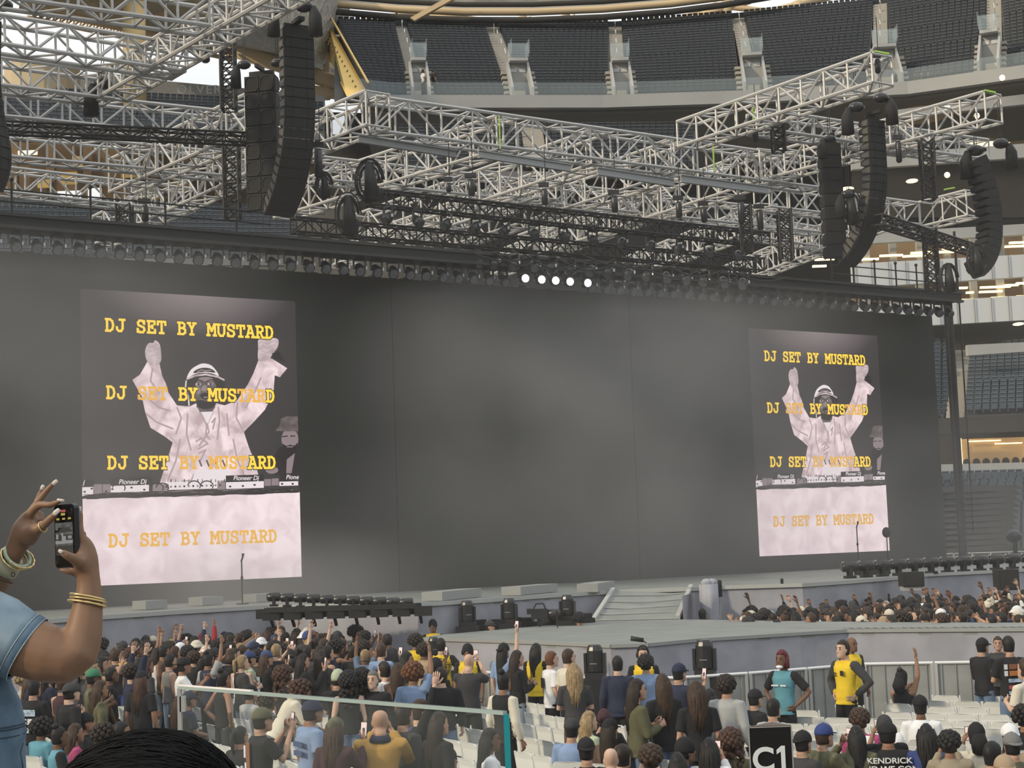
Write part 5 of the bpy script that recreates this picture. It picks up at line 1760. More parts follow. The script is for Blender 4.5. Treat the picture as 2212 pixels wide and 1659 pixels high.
# px, py of the head top | pose | turn (0 = facing away, - = to the right) | skin | hair, colour | top, cut | legs | hat, colour | phone | label
# hair cuts: short long longw bun tail bob braids afro curly bigcurl ''
L = [
 (96, 1551, 'sit', -40, 0, 'afro', 'black', 'aqua', 'tee', 'black', None, None, 0, 'person with round afro in aqua top seated beside the denim clad woman', 0),
 (133, 1567, 'sit', -60, 0, 'bun', 'black', 'aqua', 'tee', 'black', None, None, 0, 'person with braided bun in aqua top and black sleeves, seated beside an afro', 'black'),
 (150, 1474, 'stand', -50, 3, 'short', 'dbrown', 'black', 'tee', 'black', 'capb', 'char', 0, 'broad person in black tee and backwards dark cap behind the aqua pair', 0),
 (72, 1466, 'folded', -20, 2, 'short', 'black', 'black', 'long', 'denim', None, None, 0, 'person in black jacket with pale back print under the raised elbow', 0),
 (198, 1444, 'hold', -70, 0, 'short', 'black', 'camo', 'tee', 'char', 'cap', 'green', 0, 'person in bright green cap and camouflage tee right of the bare elbow', 0),
 (214, 1468, 'stand', -60, 1, 'longw', 'brown', 'camo', 'long', 'black', None, None, 0, 'person with brown wavy hair in camouflage below the green cap', 0),
 (238, 1440, 'stand', -75, 0, 'short', 'black', 'black', 'tee', 'black', None, None, 0, 'tall bearded person in loose black tee left of the empty white chairs', 0),
 (190, 1538, 'sit', -80, 1, 'short', 'black', 'black', 'tee', 'black', 'capb', 'black', 0, 'seated person in black cap with white edge below the tall bearded one', 0),
 (232, 1565, 'sit', -50, 1, 'afro', 'dbrown', 'black', 'tee', 'black', None, None, 0, 'seated person with dark afro just left over the blurred black hair', 0),
 (168, 1560, 'sit', -60, 1, 'longw', 'brown', 'pink', 'tee', 'black', None, None, 0, 'seated person with long brown hair and pink top behind the blurred head', 0),
 (268, 1556, 'sit', -70, 1, 'short', 'black', 'black', 'long', 'black', None, None, 0, 'seated person in black with bright hairclip above the blurred head', 0),
 (264, 1396, 'stand', 170, 1, 'short', 'black', 'yellow', 'long', 'black', None, None, 0, 'staff person in yellow jacket with dark sleeves facing us among the left crowd', 'char'),
 (305, 1448, 'stand', -20, 1, 'long', 'auburn', 'black', 'tee', 'black', 'cap', 'black', 0, 'person with dark cap and auburn hair below the yellow jacket', 0),
 (283, 1462, 'sit', -30, 2, 'short', 'brown', 'royal', 'tee', 'black', None, None, 0, 'person in royal blue jersey below the yellow jacket', 0),
 (316, 1420, 'stand', -50, 1, 'long', 'auburn', 'char', 'tee', 'ldenim', None, None, 0, 'person with dark red hair in charcoal tee and pale jeans shorts', 0),
 (337, 1398, 'stand', -60, 1, 'long', 'dbrown', 'white', 'vest', 'ldenim', None, None, 0, 'person with very long dark hair in white crop top and pale jeans', 0),
 (366, 1411, 'stand', -55, 2, 'short', 'black', 'grey', 'vest', 'denim', None, None, 0, 'person in grey sleeveless shirt beside the clapping white tee', 0),
 (394, 1419, 'clap', -75, 1, 'short', 'black', 'white', 'tee', 'khaki', 'capb', 'black', 0, 'person in white tee clapping raised hands above the rail corner', 0),
 (388, 1388, 'onephone', -50, 1, 'short', 'black', 'white', 'long', 'black', 'hood', 'white', 1, 'person in white hooded top holding up a phone', 0),
 (352, 1392, 'stand', -50, 1, 'short', 'black', 'brown', 'tee', 'black', None, None, 0, 'person in brown tee behind the long haired white crop top', 0),
 (318, 1384, 'oneup', -45, 1, 'curly', 'black', 'black', 'tee', 'black', None, None, 0, 'person with curly hair pointing upward left of the white hooded top', 0),
 (419, 1370, 'stand', -30, 0, '', 'black', 'black', 'long', 'black', 'beanie', 'royal', 0, 'person in blue and white beanie and black jacket', 0),
 (438, 1366, 'oneup', -20, 1, '', 'black', 'red', 'long', 'black', 'hood', 'red', 0, 'person in red hood raising one arm straight up', 0),
 (449, 1409, 'oneup', -40, 1, 'bun', 'black', 'navy', 'tee', 'black', None, None, 0, 'person in navy jersey with pale raised sleeve right of the clapping one', 'lgrey'),
 (462, 1398, 'film', -40, 1, 'short', 'black', 'navy', 'tee', 'black', 'cap', 'navy', 1, 'person in navy cap and navy jersey filming with a phone', 'lgrey'),
 (505, 1398, 'stand', -70, 3, 'short', 'dbrown', 'camo', 'tee', 'denim', None, None, 0, 'person in faded camouflage shirt looking toward the thrust stage', 0),
 (531, 1362, 'stand', -20, 1, 'curly', 'black', 'tan', 'tee', 'black', None, None, 0, 'person with curly hair in tan shirt seen from behind', 0),
 (536, 1405, 'stand', -65, 2, 'short', 'dbrown', 'mint', 'tee', 'denim', 'cap', 'blue', 0, 'person in pale mint shirt and blue cap', 0),
 (521, 1413, 'hold', -60, 3, 'tail', 'blonde', 'char', 'tee', 'ldenim', None, None, 0, 'person with blond ponytail in charcoal tee beside the mint shirt', 0),
 (573, 1404, 'onephone', -60, 2, 'longw', 'brown', 'black', 'tee', 'black', 'cap', 'blue', 1, 'person in blue cap and black tee with pale blue back print filming', 0),
 (548, 1386, 'stand', -60, 2, 'short', 'black', 'black', 'tee', 'black', 'cap', 'navy', 0, 'person in navy cap behind the mint shirt', 0),
 (562, 1376, 'stand', -40, 2, 'short', 'black', 'black', 'tee', 'black', 'bucket', 'white', 0, 'person in white bucket hat amid the dark left crowd', 0),
 (596, 1372, 'phones', -30, 1, '', 'black', 'blue', 'tee', 'black', None, None, 1, 'bald person in dusk blue tee filming with both hands', 0),
 (636, 1400, 'bend', -50, 1, 'short', 'black', 'aqua', 'long', 'black', None, None, 0, 'person bending in a teal top in the middle of the left crowd', 0),
 (652, 1410, 'onephone', -60, 2, 'longw', 'black', 'black', 'long', 'black', None, None, 1, 'person with long black hair and black sweater raising a phone', 0),
 (697, 1378, 'stand', -70, 3, 'short', 'brown', 'plaid', 'long', 'khaki', None, None, 0, 'person in grey plaid shirt looking right over the crowd', 0),
 (692, 1402, 'stand', -20, 2, 'long', 'dbrown', 'char', 'tee', 'white', None, None, 0, 'person with long straight dark hair and white skirt', 0),
 (666, 1378, 'onephone', -50, 2, 'longw', 'blonde', 'cream', 'long', 'black', None, None, 1, 'person with blond hair and cream sleeve holding a phone high', 0),
 (640, 1358, 'stand', -40, 1, 'short', 'black', 'blue', 'tee', 'black', 'cap', 'char', 0, 'person in charcoal cap and blue shirt near the stage skirt', 0),
 (480, 1448, 'hips', -50, 1, 'bun', 'black', 'black', 'vest', 'char', None, None, 0, 'person in black tank top and long dark skirt before the glass rail', 0),
 (545, 1478, 'sit', -50, 1, 'short', 'black', 'lgrey', 'long', 'black', 'capb', 'black', 0, 'person in pale grey hoodie and black cap behind the glass rail', 0),
 (588, 1496, 'sit', -60, 1, 'curly', 'dbrown', 'plaid', 'long', 'black', None, None, 0, 'seated person in dark plaid shirt behind the pale grey hoodie', 0),
 (606, 1475, 'sit', -60, 2, 'short', 'black', 'white', 'tee', 'black', 'cap', 'black', 0, 'child in black cap and striped white jersey behind the glass rail', 0),
 (640, 1479, 'bend', -70, 1, 'afro', 'auburn', 'cream', 'long', 'black', 'hood', 'cream', 0, 'person bent over in cream puffy jacket', 0),
 (612, 1440, 'stand', -60, 1, 'bigcurl', 'auburn', 'black', 'tee', 'black', None, None, 0, 'person with big dark red curls in black above the cream jacket', 0),
 (728, 1445, 'hold', -30, 2, 'short', 'dbrown', 'black', 'tee', 'black', 'beanie', 'mint', 0, 'person in pale green beanie beside the big curls', 0),
 (752, 1452, 'stand', 10, 3, 'bigcurl', 'black', 'black', 'vest', 'denim', None, None, 0, 'person with huge black curls and bare arms in black tank top', 0),
 (780, 1446, 'stand', -20, 1, 'bigcurl', 'black', 'black', 'long', 'black', None, None, 0, 'person with black curls in long black sleeves beside the tank top', 0),
 (806, 1446, 'stand', 165, 3, 'short', 'grey', 'black', 'long', 'black', None, None, 0, 'grey haired person in black sweater turned toward us', 0),
 (831, 1427, 'stand', 50, 3, 'short', 'dbrown', 'white', 'long', 'black', None, None, 0, 'person in long white hoodie with dark hair', 0),
 (858, 1430, 'stand', -10, 3, 'long', 'brown', 'brown', 'long', 'black', None, None, 0, 'person with long light brown hair behind the white hoodie', 0),
 (823, 1389, 'onephone', -30, 3, 'short', 'brown', 'sky', 'tee', 'denim', None, None, 1, 'person in sky blue printed tee filming near the short barriers', 0),
 (876, 1406, 'stand', -80, 1, 'braids', 'black', 'black', 'tee', 'black', None, None, 0, 'person with black braids in black top behind the copper curls', 0),
 (891, 1433, 'oneup', -20, 1, 'afro', 'copper', 'sky', 'tee', 'denim', None, None, 0, 'person with copper afro in sky blue tee with one arm up', 0),
 (916, 1388, 'onephone', -50, 0, 'curly', 'dbrown', 'tan', 'tee', 'brown', None, None, 1, 'person with curly top in tan tee filming', 0),
 (952, 1440, 'stand', 5, 3, 'short', 'dbrown', 'black', 'long', 'denim', None, None, 0, 'broad person in black sweater and jeans seen from behind', 0),
 (940, 1420, 'stand', -30, 1, 'short', 'black', 'black', 'long', 'black', 'beanie', 'black', 0, 'person in black beanie beside the yellow event staff tee', 0),
 (1011, 1410, 'film', -15, 3, '', 'black', 'char', 'tee', 'black', None, None, 1, 'bald person in charcoal patterned shirt filming with both arms high', 0),
 (1086, 1388, 'oneup', -40, 3, 'long', 'black', 'sky', 'tee', 'black', 'capb', 'black', 1, 'person in bright blue tee stretching an arm up toward the stage', 0),
 (1114, 1403, 'hold', -60, 2, 'long', 'dbrown', 'black', 'long', 'ldenim', None, None, 0, 'person with long dark hair in cropped black sweater and pale jeans', 0),
 (1086, 1450, 'stand', -40, 1, 'bun', 'black', 'black', 'long', 'black', None, None, 0, 'person in black jacket with cream sleeves before the barrier', 'cream'),
 (1188, 1405, 'stand', -70, 3, 'short', 'copper', 'white', 'tee', 'black', None, None, 0, 'person with copper hair in white back printed tee at the barrier', 0),
 (1225, 1400, 'stand', -60, 3, 'short', 'brown', 'cream', 'tee', 'black', None, None, 0, 'bearded person in cream tee at the barrier', 0),
 (1239, 1431, 'folded', 0, 3, 'longw', 'blonde', 'char', 'tee', 'brown', None, None, 0, 'person with wavy blond hair in charcoal tee and brown trousers', 0),
 (1333, 1415, 'stand', -10, 3, 'short', 'black', 'navy', 'long', 'black', None, None, 0, 'person in navy sweater at the barrier left of the denim shirt', 0),
 (1394, 1413, 'folded', 0, 2, 'curly', 'black', 'sky', 'long', 'denim', None, None, 0, 'person with curly hair in light denim shirt at the barrier', 0),
 (1372, 1464, 'hold', -70, 2, 'long', 'dbrown', 'olive', 'long', 'denim', None, None, 0, 'person with long dark hair in olive jacket looking down', 0),
 (1431, 1453, 'stand', 15, 3, 'long', 'brown', 'black', 'tee', 'denim', None, None, 0, 'person with long brown hair in black tee and jeans from behind', 0),
 (1464, 1432, 'onephone', -50, 2, 'short', 'black', 'navy', 'tee', 'denim', 'cap', 'navy', 1, 'person in navy polo and navy cap at the barrier', 0),
 (1504, 1468, 'stand', 0, 2, 'longw', 'brown', 'black', 'tee', 'black', None, None, 0, 'person with brown hair in black tee beside the navy polo', 0),
 (1534, 1486, 'sit', -20, 1, 'bob', 'black', 'black', 'tee', 'black', None, None, 0, 'person with black bob peeking behind the grey hoodie', 0),
 (1568, 1457, 'stand', -30, 2, 'curly', 'dbrown', 'lgrey', 'long', 'black', None, None, 0, 'person with curly hair in pale grey hoodie from behind', 0),
 (1634, 1487, 'sit', -60, 2, 'short', 'black', 'black', 'tee', 'black', 'cap', 'black', 0, 'person in black cap and black tee behind the black numbered sign', 0),
 (1673, 1506, 'sit', -40, 2, 'short', 'black', 'lgrey', 'long', 'black', None, None, 0, 'person in light hooded sweatshirt just above the black numbered sign', 0),
 (1690, 1402, 'hips', 140, 0, 'bob', 'redh', 'teal', 'tee', 'black', None, None, 0, 'person with dark red hair in teal uniform with black sleeves, hands on hips', 'black'),
 (1822, 1380, 'hips', 125, 3, 'short', 'dbrown', 'yellow', 'long', 'black', None, None, 0, 'staff person in bright yellow jacket with dark sleeves before the barrier', 'char'),
 (1952, 1444, 'situp', -40, 1, 'bun', 'black', 'black', 'vest', 'black', 'hood', 'black', 0, 'person in black headscarf with bare back waving an arm high', 0),
 (2119, 1377, 'hold', -60, 2, 'short', 'black', 'black', 'long', 'denim', 'cap', 'black', 0, 'person in black cap and black sweater at the far right barrier', 0),
 (2155, 1373, 'stand', 160, 2, 'short', 'brown', 'char', 'long', 'black', None, None, 0, 'young person in grey top facing the black back printed jacket', 0),
 (2178, 1372, 'folded', 10, 2, 'short', 'black', 'black', 'tee', 'denim', None, None, 0, 'person in black jacket with five printed patches on the back', 0),
 (2216, 1420, 'hold', 30, 3, 'short', 'brown', 'cream', 'tee', 'black', None, None, 0, 'person half cut by the right frame edge at the barrier', 0),
 # front rows, seated or near
 (1986, 1500, 'sit', -10, 0, 'short', 'black', 'white', 'tee', 'black', 'cap', 'black', 0, 'seated person in white tee and tilted black cap amid empty chairs', 0),
 (1857, 1528, 'sit', -20, 1, 'curly', 'brown', 'pink', 'tee', 'black', None, None, 0, 'seated person with brown curls in hot pink top', 0),
 (1908, 1543, 'sitphone', 0, 1, 'short', 'black', 'black', 'tee', 'black', 'beanie', 'char', 1, 'person in dark beanie raising both hands with a phone', 0),
 (1915, 1558, 'sit', -10, 1, 'short', 'black', 'black', 'tee', 'black', 'cap', 'black', 0, 'person in black cap and black tee with white slogan on the back', 0),
 (1848, 1564, 'sit', -5, 2, 'long', 'black', 'camo', 'long', 'black', None, None, 0, 'person with long black hair in camouflage top in the front right rows', 0),
 (1783, 1561, 'sitphone', -60, 2, 'short', 'brown', 'camo', 'long', 'black', 'cap', 'royal', 1, 'person in royal blue cap with a dark phone right of the sign', 0),
 (1737, 1576, 'sit', -50, 2, 'short', 'black', 'char', 'tee', 'black', 'capb', 'black', 0, 'bearded person in black cap right beside the black numbered sign', 0),
 (2000, 1560, 'sitphone', -15, 1, 'longw', 'black', 'royal', 'tee', 'black', None, None, 1, 'person with long black hair in royal blue jersey holding a lit phone', 0),
 (1938, 1582, 'sit', 0, 2, '', 'black', 'white', 'tee', 'black', 'beanie', 'white', 0, 'person in fluffy white hat beside the slogan tee', 0),
 (1873, 1590, 'sit', 0, 2, '', 'black', 'white', 'long', 'black', 'hood', 'white', 0, 'person in white hood between long black hair and the slogan tee', 0),
 (2048, 1576, 'sitphone', -10, 1, 'curly', 'black', 'khaki', 'long', 'black', None, None, 1, 'person with black curls in khaki with a phone before the long black hair', 0),
 (2106, 1560, 'sitphone', 0, 1, 'short', 'black', 'cream', 'long', 'black', 'hood', 'black', 1, 'person in black headscarf and cream sleeves filming', 0),
 (2178, 1561, 'sit', 0, 2, 'short', 'black', 'tan', 'tee', 'black', 'capb', 'white', 0, 'person in white cap at the far right rows', 0),
 (2182, 1580, 'sit', 5, 2, 'short', 'black', 'camo', 'tee', 'black', 'capb', 'grey', 0, 'person in grey cap below the white cap', 0),
 (2147, 1598, 'sit', -50, 2, 'short', 'black', 'white', 'tee', 'black', None, None, 0, 'person with cropped hair in white striped jersey, bottom right', 0),
 (2166, 1628, 'sit', 0, 2, 'short', 'brown', 'maroon', 'tee', 'black', 'capb', 'tan', 0, 'person in beige cap at the very bottom right', 0),
 (2210, 1524, 'sit', -10, 1, 'afro', 'black', 'black', 'long', 'black', None, None, 0, 'person in black at the right frame edge above the white cap', 0),
 (1576, 1576, 'sit', 0, 3, 'bigcurl', 'auburn', 'olive', 'tee', 'black', None, None, 0, 'person with big brown curls left beside the black numbered sign', 0),
 (1533, 1590, 'sitphone', -20, 2, 'longw', 'black', 'white', 'long', 'black', None, None, 1, 'person in striped sleeve holding a phone high beside the big brown curls', 0),
 (1484, 1591, 'sit', -70, 1, 'short', 'black', 'royal', 'tee', 'black', 'beanie', 'black', 0, 'bearded person in dark cap and purple blue jersey looking up', 0),
 (1404, 1606, 'sitphone', 0, 3, 'curly', 'brown', 'black', 'tee', 'black', None, None, 1, 'person with short brown curls filming in the bottom centre row', 0),
 (1347, 1604, 'sit', -30, 3, 'short', 'dbrown', 'white', 'tee', 'black', None, None, 0, 'person with thick dark hair right of the bald head', 0),
 (1318, 1611, 'sit', 0, 3, '', 'black', 'black', 'tee', 'black', None, None, 0, 'bald person in black in the bottom centre row', 0),
 (1265, 1591, 'sit', 0, 2, 'short', 'black', 'black', 'tee', 'black', 'capb', 'black', 0, 'person in black cap turned back left of the bald head', 0),
 (1236, 1549, 'sit', -20, 2, 'short', 'black', 'sky', 'tee', 'black', 'cap', 'char', 0, 'person in light blue tee and grey cap left of the blond hair', 0),
 (1276, 1533, 'sit', -60, 3, 'long', 'blonde', 'mint', 'tee', 'black', None, None, 0, 'person with long blond hair in pale green top', 0),
 (1320, 1550, 'sit', -40, 2, 'long', 'dbrown', 'brown', 'tee', 'black', 'cap', 'black', 0, 'person in black cap with long brown hair right of the blond hair', 0),
 (1305, 1530, 'sitphone', -10, 2, 'short', 'auburn', 'black', 'tee', 'black', 'beanie', 'maroon', 1, 'person holding a pink lit phone sideways over the blond hair', 0),
 (1462, 1622, 'sit', 0, 1, 'long', 'black', 'black', 'tee', 'black', None, None, 0, 'person with straight black hair at the bottom edge below the purple jersey', 0),
 (1064, 1570, 'sit', -80, 0, 'braids', 'black', 'white', 'tee', 'black', None, None, 0, 'person with black braids in white top left of the teal glass edge', 0),
 (970, 1612, 'sit', -60, 1, 'short', 'black', 'black', 'long', 'black', 'cap', 'black', 0, 'person in black cap and dark clothes at bottom centre', 0),
 (820, 1530, 'phones', 0, 2, '', 'black', 'mustard', 'long', 'black', None, None, 1, 'bald broad person in mustard sweater with navy collar from behind', 0),
 (722, 1548, 'onephone', -25, 2, 'longw', 'brown', 'maroon', 'long', 'black', 'cap', 'camo', 1, 'person in dark maroon jacket and camouflage cap beside mustard sweater', 0),
 (670, 1511, 'stand', -60, 1, 'short', 'black', 'sky', 'tee', 'denim', 'cap', 'navy', 0, 'person in blue denim shirt and navy cap before the glass rail', 0),
 (562, 1527, 'phones', -60, 2, 'short', 'dbrown', 'black', 'tee', 'black', 'cap', 'olive', 1, 'bearded person in olive cap and black back printed tee filming', 0),
 (523, 1566, 'sit', -40, 1, 'tail', 'black', 'black', 'long', 'black', None, None, 0, 'person with black hair left behind the black back printed tee', 0),
 (870, 1518, 'stand', -40, 2, 'short', 'dbrown', 'char', 'long', 'black', None, None, 0, 'person in charcoal jacket right behind the mustard sweater', 0),
 (905, 1508, 'oneup', -80, 3, 'short', 'brown', 'black', 'long', 'black', None, None, 0, 'person with brown hair in black jacket behind the glass rail', 0),
 (945, 1535, 'stand', -50, 2, 'long', 'dbrown', 'black', 'long', 'black', None, None, 0, 'person with long dark hair in black at the glass rail end', 0),
 (392, 1500, 'sit', -50, 1, 'longw', 'brown', 'black', 'long', 'black', None, None, 0, 'dark figure seated behind the glass rail post', 0),
 (412, 1492, 'sit', -60, 1, 'short', 'black', 'navy', 'tee', 'black', 'cap', 'navy', 0, 'seated person in navy cap right of the glass rail post', 0),
]
STAFF = [  # behind the barriers
 (897, 1371, 'stand', -20, 1, 'afro', 'dbrown', 'yellow', 'tee', 'black', None, None, 0, 'staff person with round brown hair in yellow tee beside the short barriers', 'black', 1.0),
 (952, 1377, 'hips', 0, 3, 'short', 'black', 'yellow', 'tee', 'black', None, None, 0, 'staff person in yellow tee with lettering across the back', 'black', 1.04),
 (838, 1368, 'stand', 60, 0, 'short', 'black', 'char', 'long', 'black', None, None, 0, 'person in dark jacket looking left beside the short barriers', 0, 1.0),
 (787, 1336, 'stand', -30, 1, 'long', 'black', 'olive', 'long', 'black', None, None, 0, 'staff person in dark jacket against the stage skirt', 'black', 1.1),
 (935, 1337, 'hold', 175, 0, 'short', 'black', 'yellow', 'tee', 'black', 'beanie', 'black', 0, 'staff person in yellow tee and black head cover behind the thrust tip', 'black', 1.14),
 (1056, 1339, 'stand', -120, 2, 'short', 'dbrown', 'yellow', 'tee', 'black', 'cap', 'char', 0, 'staff person in yellow tee and cap behind the thrust stage', 'black', 1.14),
 (1250, 1322, 'stand', 20, 1, 'curly', 'black', 'yellow', 'tee', 'black', None, None, 0, 'staff person in yellow tee crouched left of the ramp', 'black', 1.14),
 (1010, 1390, 'stand', 175, 0, 'short', 'black', 'yellow', 'tee', 'black', 'beanie', 'black', 0, 'staff person with headphones behind the bald filming person', 'black', 1.0),
 (1157, 1388, 'hold', -30, 0, 'long', 'black', 'yellow', 'tee', 'black', None, None, 0, 'staff person with long black hair in yellow tee behind the barrier', 'black', 1.0),
 (1388, 1394, 'stand', 178, 3, 'short', 'dbrown', 'yellow', 'tee', 'black', None, None, 0, 'staff person with ear defenders facing us behind the barrier', 'black', 1.0),
 (1837, 1374, 'stand', -150, 0, '', 'black', 'yellow', 'tee', 'black', None, None, 0, 'bald staff person in yellow top behind the bright yellow jacket', 'char', .985),
 (1516, 1314, 'stand', -40, 1, 'short', 'black', 'black', 'tee', 'black', None, None, 0, 'person in black below the ramp corner drape', 0, 1.05),
 (1532, 1306, 'stand', -60, 0, 'bun', 'black', 'black', 'tee', 'black', None, None, 0, 'person in dark top beside the ramp corner drape', 0, 1.05),
 (1548, 1304, 'stand', -20, 0, 'short', 'black', 'yellow', 'tee', 'black', None, None, 0, 'staff person in yellow back by the ramp corner', 'black', 1.05),
]
def head_top(pose, sc):
    return {'bend': 1.60, }.get(pose, 1.325 if pose.startswith('sit') else 1.765) * sc
WHO = {}
def put(row, sc=1.0, wide=1.0, depth=None, group=None):
    px, py, pose, turn, skin, hair, hc, top, kind, low, hat, hatc, ph, lab = row[:14]
    sl = row[14] if len(row) > 14 else 0
    q = PZ(px, py, head_top(pose, sc)) if depth is None else P(px, py, depth)
    rz = R_(turn)
    if pose == 'bend':
        q = q - V((-math.sin(rz), math.cos(rz), 0)) * .28
    o = person((q.x, q.y, 0), pose, rz, skin, hair, hc, top, kind, low, lab, group, sc, wide, sl or None, hat, hatc, ph)
    WHO[(px, py)] = o
    return o
rs = random.Random(3)
SCL = {(1822, 1380): 1.06, (2155, 1373): .93, (2178, 1372): 1.05, (1938, 1582): .8, (1873, 1590): .8}
for row in L:
    wide = 1.0
    if row[:2] in ((150, 1474), (952, 1440), (820, 1530), (670, 1511), (1915, 1558), (722, 1548)):
        wide = 1.18
    if row[5] in ('long', 'longw', 'bigcurl', 'braids', 'bob', 'tail', 'bun'):
        wide = .94
    put(row, SCL.get(row[:2], 1.0 + rs.uniform(-.02, .03)), wide)
for row in STAFF:
    if row[:2] in ((935, 1337), (1056, 1339), (1250, 1322)):      # these three stand on low steps in the trench behind the thrust
        dp = {935: 35.0, 1056: 36.1, 1250: 36.7}[row[0]]
        q = P(row[0], row[1], dp)
        o = put(row[:15], 1.0, depth=dp)
        o.location.z = q.z - 1.765
        tag(MB().box((0, 0, o.location.z / 2), (.6, .5, o.location.z)).build('step', cmat('black'), loc=(q.x, q.y, 0)), 'low black step under the staff in yellow ' + {935: 'behind the thrust tip', 1056: 'and cap behind the thrust', 1250: 'left of the ramp'}[row[0]], 'step')
        continue
    put(row[:15], row[15])

# ---- the crowds between
rc = random.Random(11)
def inside(poly_, x, y):
    c = False
    n = len(poly_)
    for i in range(n):
        (x0, y0), (x1, y1) = poly_[i], poly_[i - 1]
        if (y0 > y) != (y1 > y) and x < (x1 - x0) * (y - y0) / (y1 - y0) + x0:
            c = not c
    return c
def project(q):
    d = q - CAM
    z = d.dot(_f)
    return W / 2 + F * d.dot(_r) / z, H / 2 - F * d.dot(_u) / z
HW = dict(short='short hair', long='long hair', longw='wavy hair', bun='a hair bun', tail='a ponytail', bob='a bob', braids='braids', afro='an afro', curly='curls', bigcurl='big curls')
def rnd_person(q, where, turn, group, dark=.72, up=.45, sc=1.0):
    pose = rc.choice(['phones', 'film', 'oneup', 'onephone', 'bothup', 'clap', 'reach']) if rc.random() < up else rc.choice(['stand', 'folded', 'hold', 'stand'])
    hair = rc.choice(['short', 'short', 'short', 'short', 'curly', 'curly', 'long', 'longw', 'bun', 'afro', 'tail', 'bob'])
    hc = rc.choice(['black', 'black', 'dbrown', 'dbrown', 'brown', 'auburn', 'blonde'] if hair != 'afro' else ['black', 'dbrown'])
    top = rc.choice(['black', 'black', 'char', 'navy', 'black']) if rc.random() < dark else rc.choice(['white', 'cream', 'grey', 'tan', 'blue', 'maroon', 'olive', 'denim', 'lgrey', 'camo', 'navy', 'char', 'plaid'])
    kind = rc.choice(['tee', 'tee', 'long', 'vest'])
    hat, hatc = None, None
    if rc.random() < .22:
        hat, hatc = rc.choice(['cap', 'capb', 'beanie', 'bucket']), rc.choice(['black', 'navy', 'white', 'char', 'cream', 'blue', 'tan'])
        if hair in ('afro', 'bun', 'curly'):
            hair = 'short'
    ph = pose in ('phones', 'film', 'onephone') and rc.random() < .8
    word = {'lgrey': 'pale grey', 'char': 'charcoal', 'camo': 'camouflage', 'denim': 'denim blue'}
    act = {'phones': 'both hands up', 'film': 'both arms raised', 'oneup': 'one arm up', 'onephone': 'forearm raised', 'bothup': 'arms up', 'clap': 'clapping', 'reach': 'reaching out', 'stand': 'standing', 'folded': 'arms folded', 'hold': 'looking down'}[pose]
    lab = 'person in %s %s, %s, %s, %s' % (word.get(top, top), {'tee': 'tee', 'long': 'sweater', 'vest': 'tank top'}[kind], ('%s %s' % (word.get(hatc, hatc), {'cap': 'cap', 'capb': 'backward cap', 'beanie': 'beanie', 'bucket': 'bucket hat'}[hat])) if hat else ('%s %s' % ({'dbrown': 'dark brown', 'redh': 'red'}.get(hc, hc), HW[hair].replace('a ', '').replace('an ', ''))), act, where)
    if lab in seen_:
        group = 'crowd, ' + where
    seen_[lab] = 1
    low = rc.choice(['black', 'black', 'denim', 'char', 'ldenim'])
    return person((q.x, q.y, 0), pose, R_(turn + rc.uniform(-25, 25)), rc.choice([0, 1, 1, 2, 2, 3]), hair, hc, top, kind, low, lab, 'crowd, ' + where, sc * rc.uniform(.95, 1.05), 1.0, None, hat, hatc, ph)
seen_ = {}
def fill(poly_, y0, y1, where, turn, gap, n, keep=.45, **k):
    got = 0
    for _ in range(n * 60):
        if got >= n:
            break
        Y = rc.uniform(y0, y1)
        px = rc.uniform(min(p[0] for p in poly_), max(p[0] for p in poly_))
        q = P(px, 1300, Y)
        q = V((q.x, q.y, 1.72))
        hx_, hy_ = project(q)
        if not inside(poly_, hx_, hy_):
            continue
        if any((p.x - q.x) ** 2 + (p.y - q.y) ** 2 < (gap if i >= NL else keep) ** 2 for i, (p, _) in enumerate(PEOPLE)):
            continue
        rnd_person(q, where, turn, None, **k)
        got += 1
    return got
NL = len(PEOPLE)
a1 = fill([(205, 1372), (240, 1352), (420, 1346), (560, 1342), (700, 1340), (770, 1348), (800, 1372), (790, 1400), (690, 1412), (560, 1420), (420, 1410), (300, 1405), (230, 1420), (205, 1420)], 23, 38, 'in the dense left crowd', -45, .42, 105, keep=.40, up=.30)
a2 = fill([(40, 1400), (230, 1400), (300, 1420), (300, 1452), (190, 1470), (40, 1500)], 19, 30, 'left of the yellow jacket', -55, .5, 16, keep=.45, up=.15)
NL = len(PEOPLE)
FAR = [(1596, 1334), (1625, 1300), (1660, 1289), (1760, 1284), (1880, 1280), (2040, 1282), (2120, 1280), (2225, 1272), (2235, 1330), (2235, 1338), (1900, 1337), (1620, 1337)]
a3 = fill(FAR, 31.5, 35.2, 'in far crowd behind walkway', 60, .40, 34, keep=.5, up=.35, dark=.74)
# the rest of that crowd, too many and too small to tell apart: one mass
mass, mmats, mix = MB(), [], {}
def mslot(m):
    if m not in mix:
        mix[m] = len(mmats)
        mmats.append(m)
    return mix[m]
def pour(me, M, slots):
    vs = [M @ v.co for v in me.vertices]
    n = len(mass.v)
    mass.v += [tuple(v) for v in vs]
    for p in me.polygons:
        mass.f.append(tuple(i + n for i in p.vertices))
        mass.m.append(slots[min(p.material_index, len(slots) - 1)])
spots = []
for _ in range(9000):
    if len(spots) >= 225:
        break
    Y = rc.uniform(33.2, 43.5)
    q = P(rc.uniform(1596, 2235), 1300, Y)
    q.z = 1.72
    if not inside(FAR, *project(q)) or any((p.x - q.x) ** 2 + (p.y - q.y) ** 2 < .115 for p in spots) or any((p.x - q.x) ** 2 + (p.y - q.y) ** 2 < .16 for p, _ in PEOPLE):
        continue
    spots.append(q)
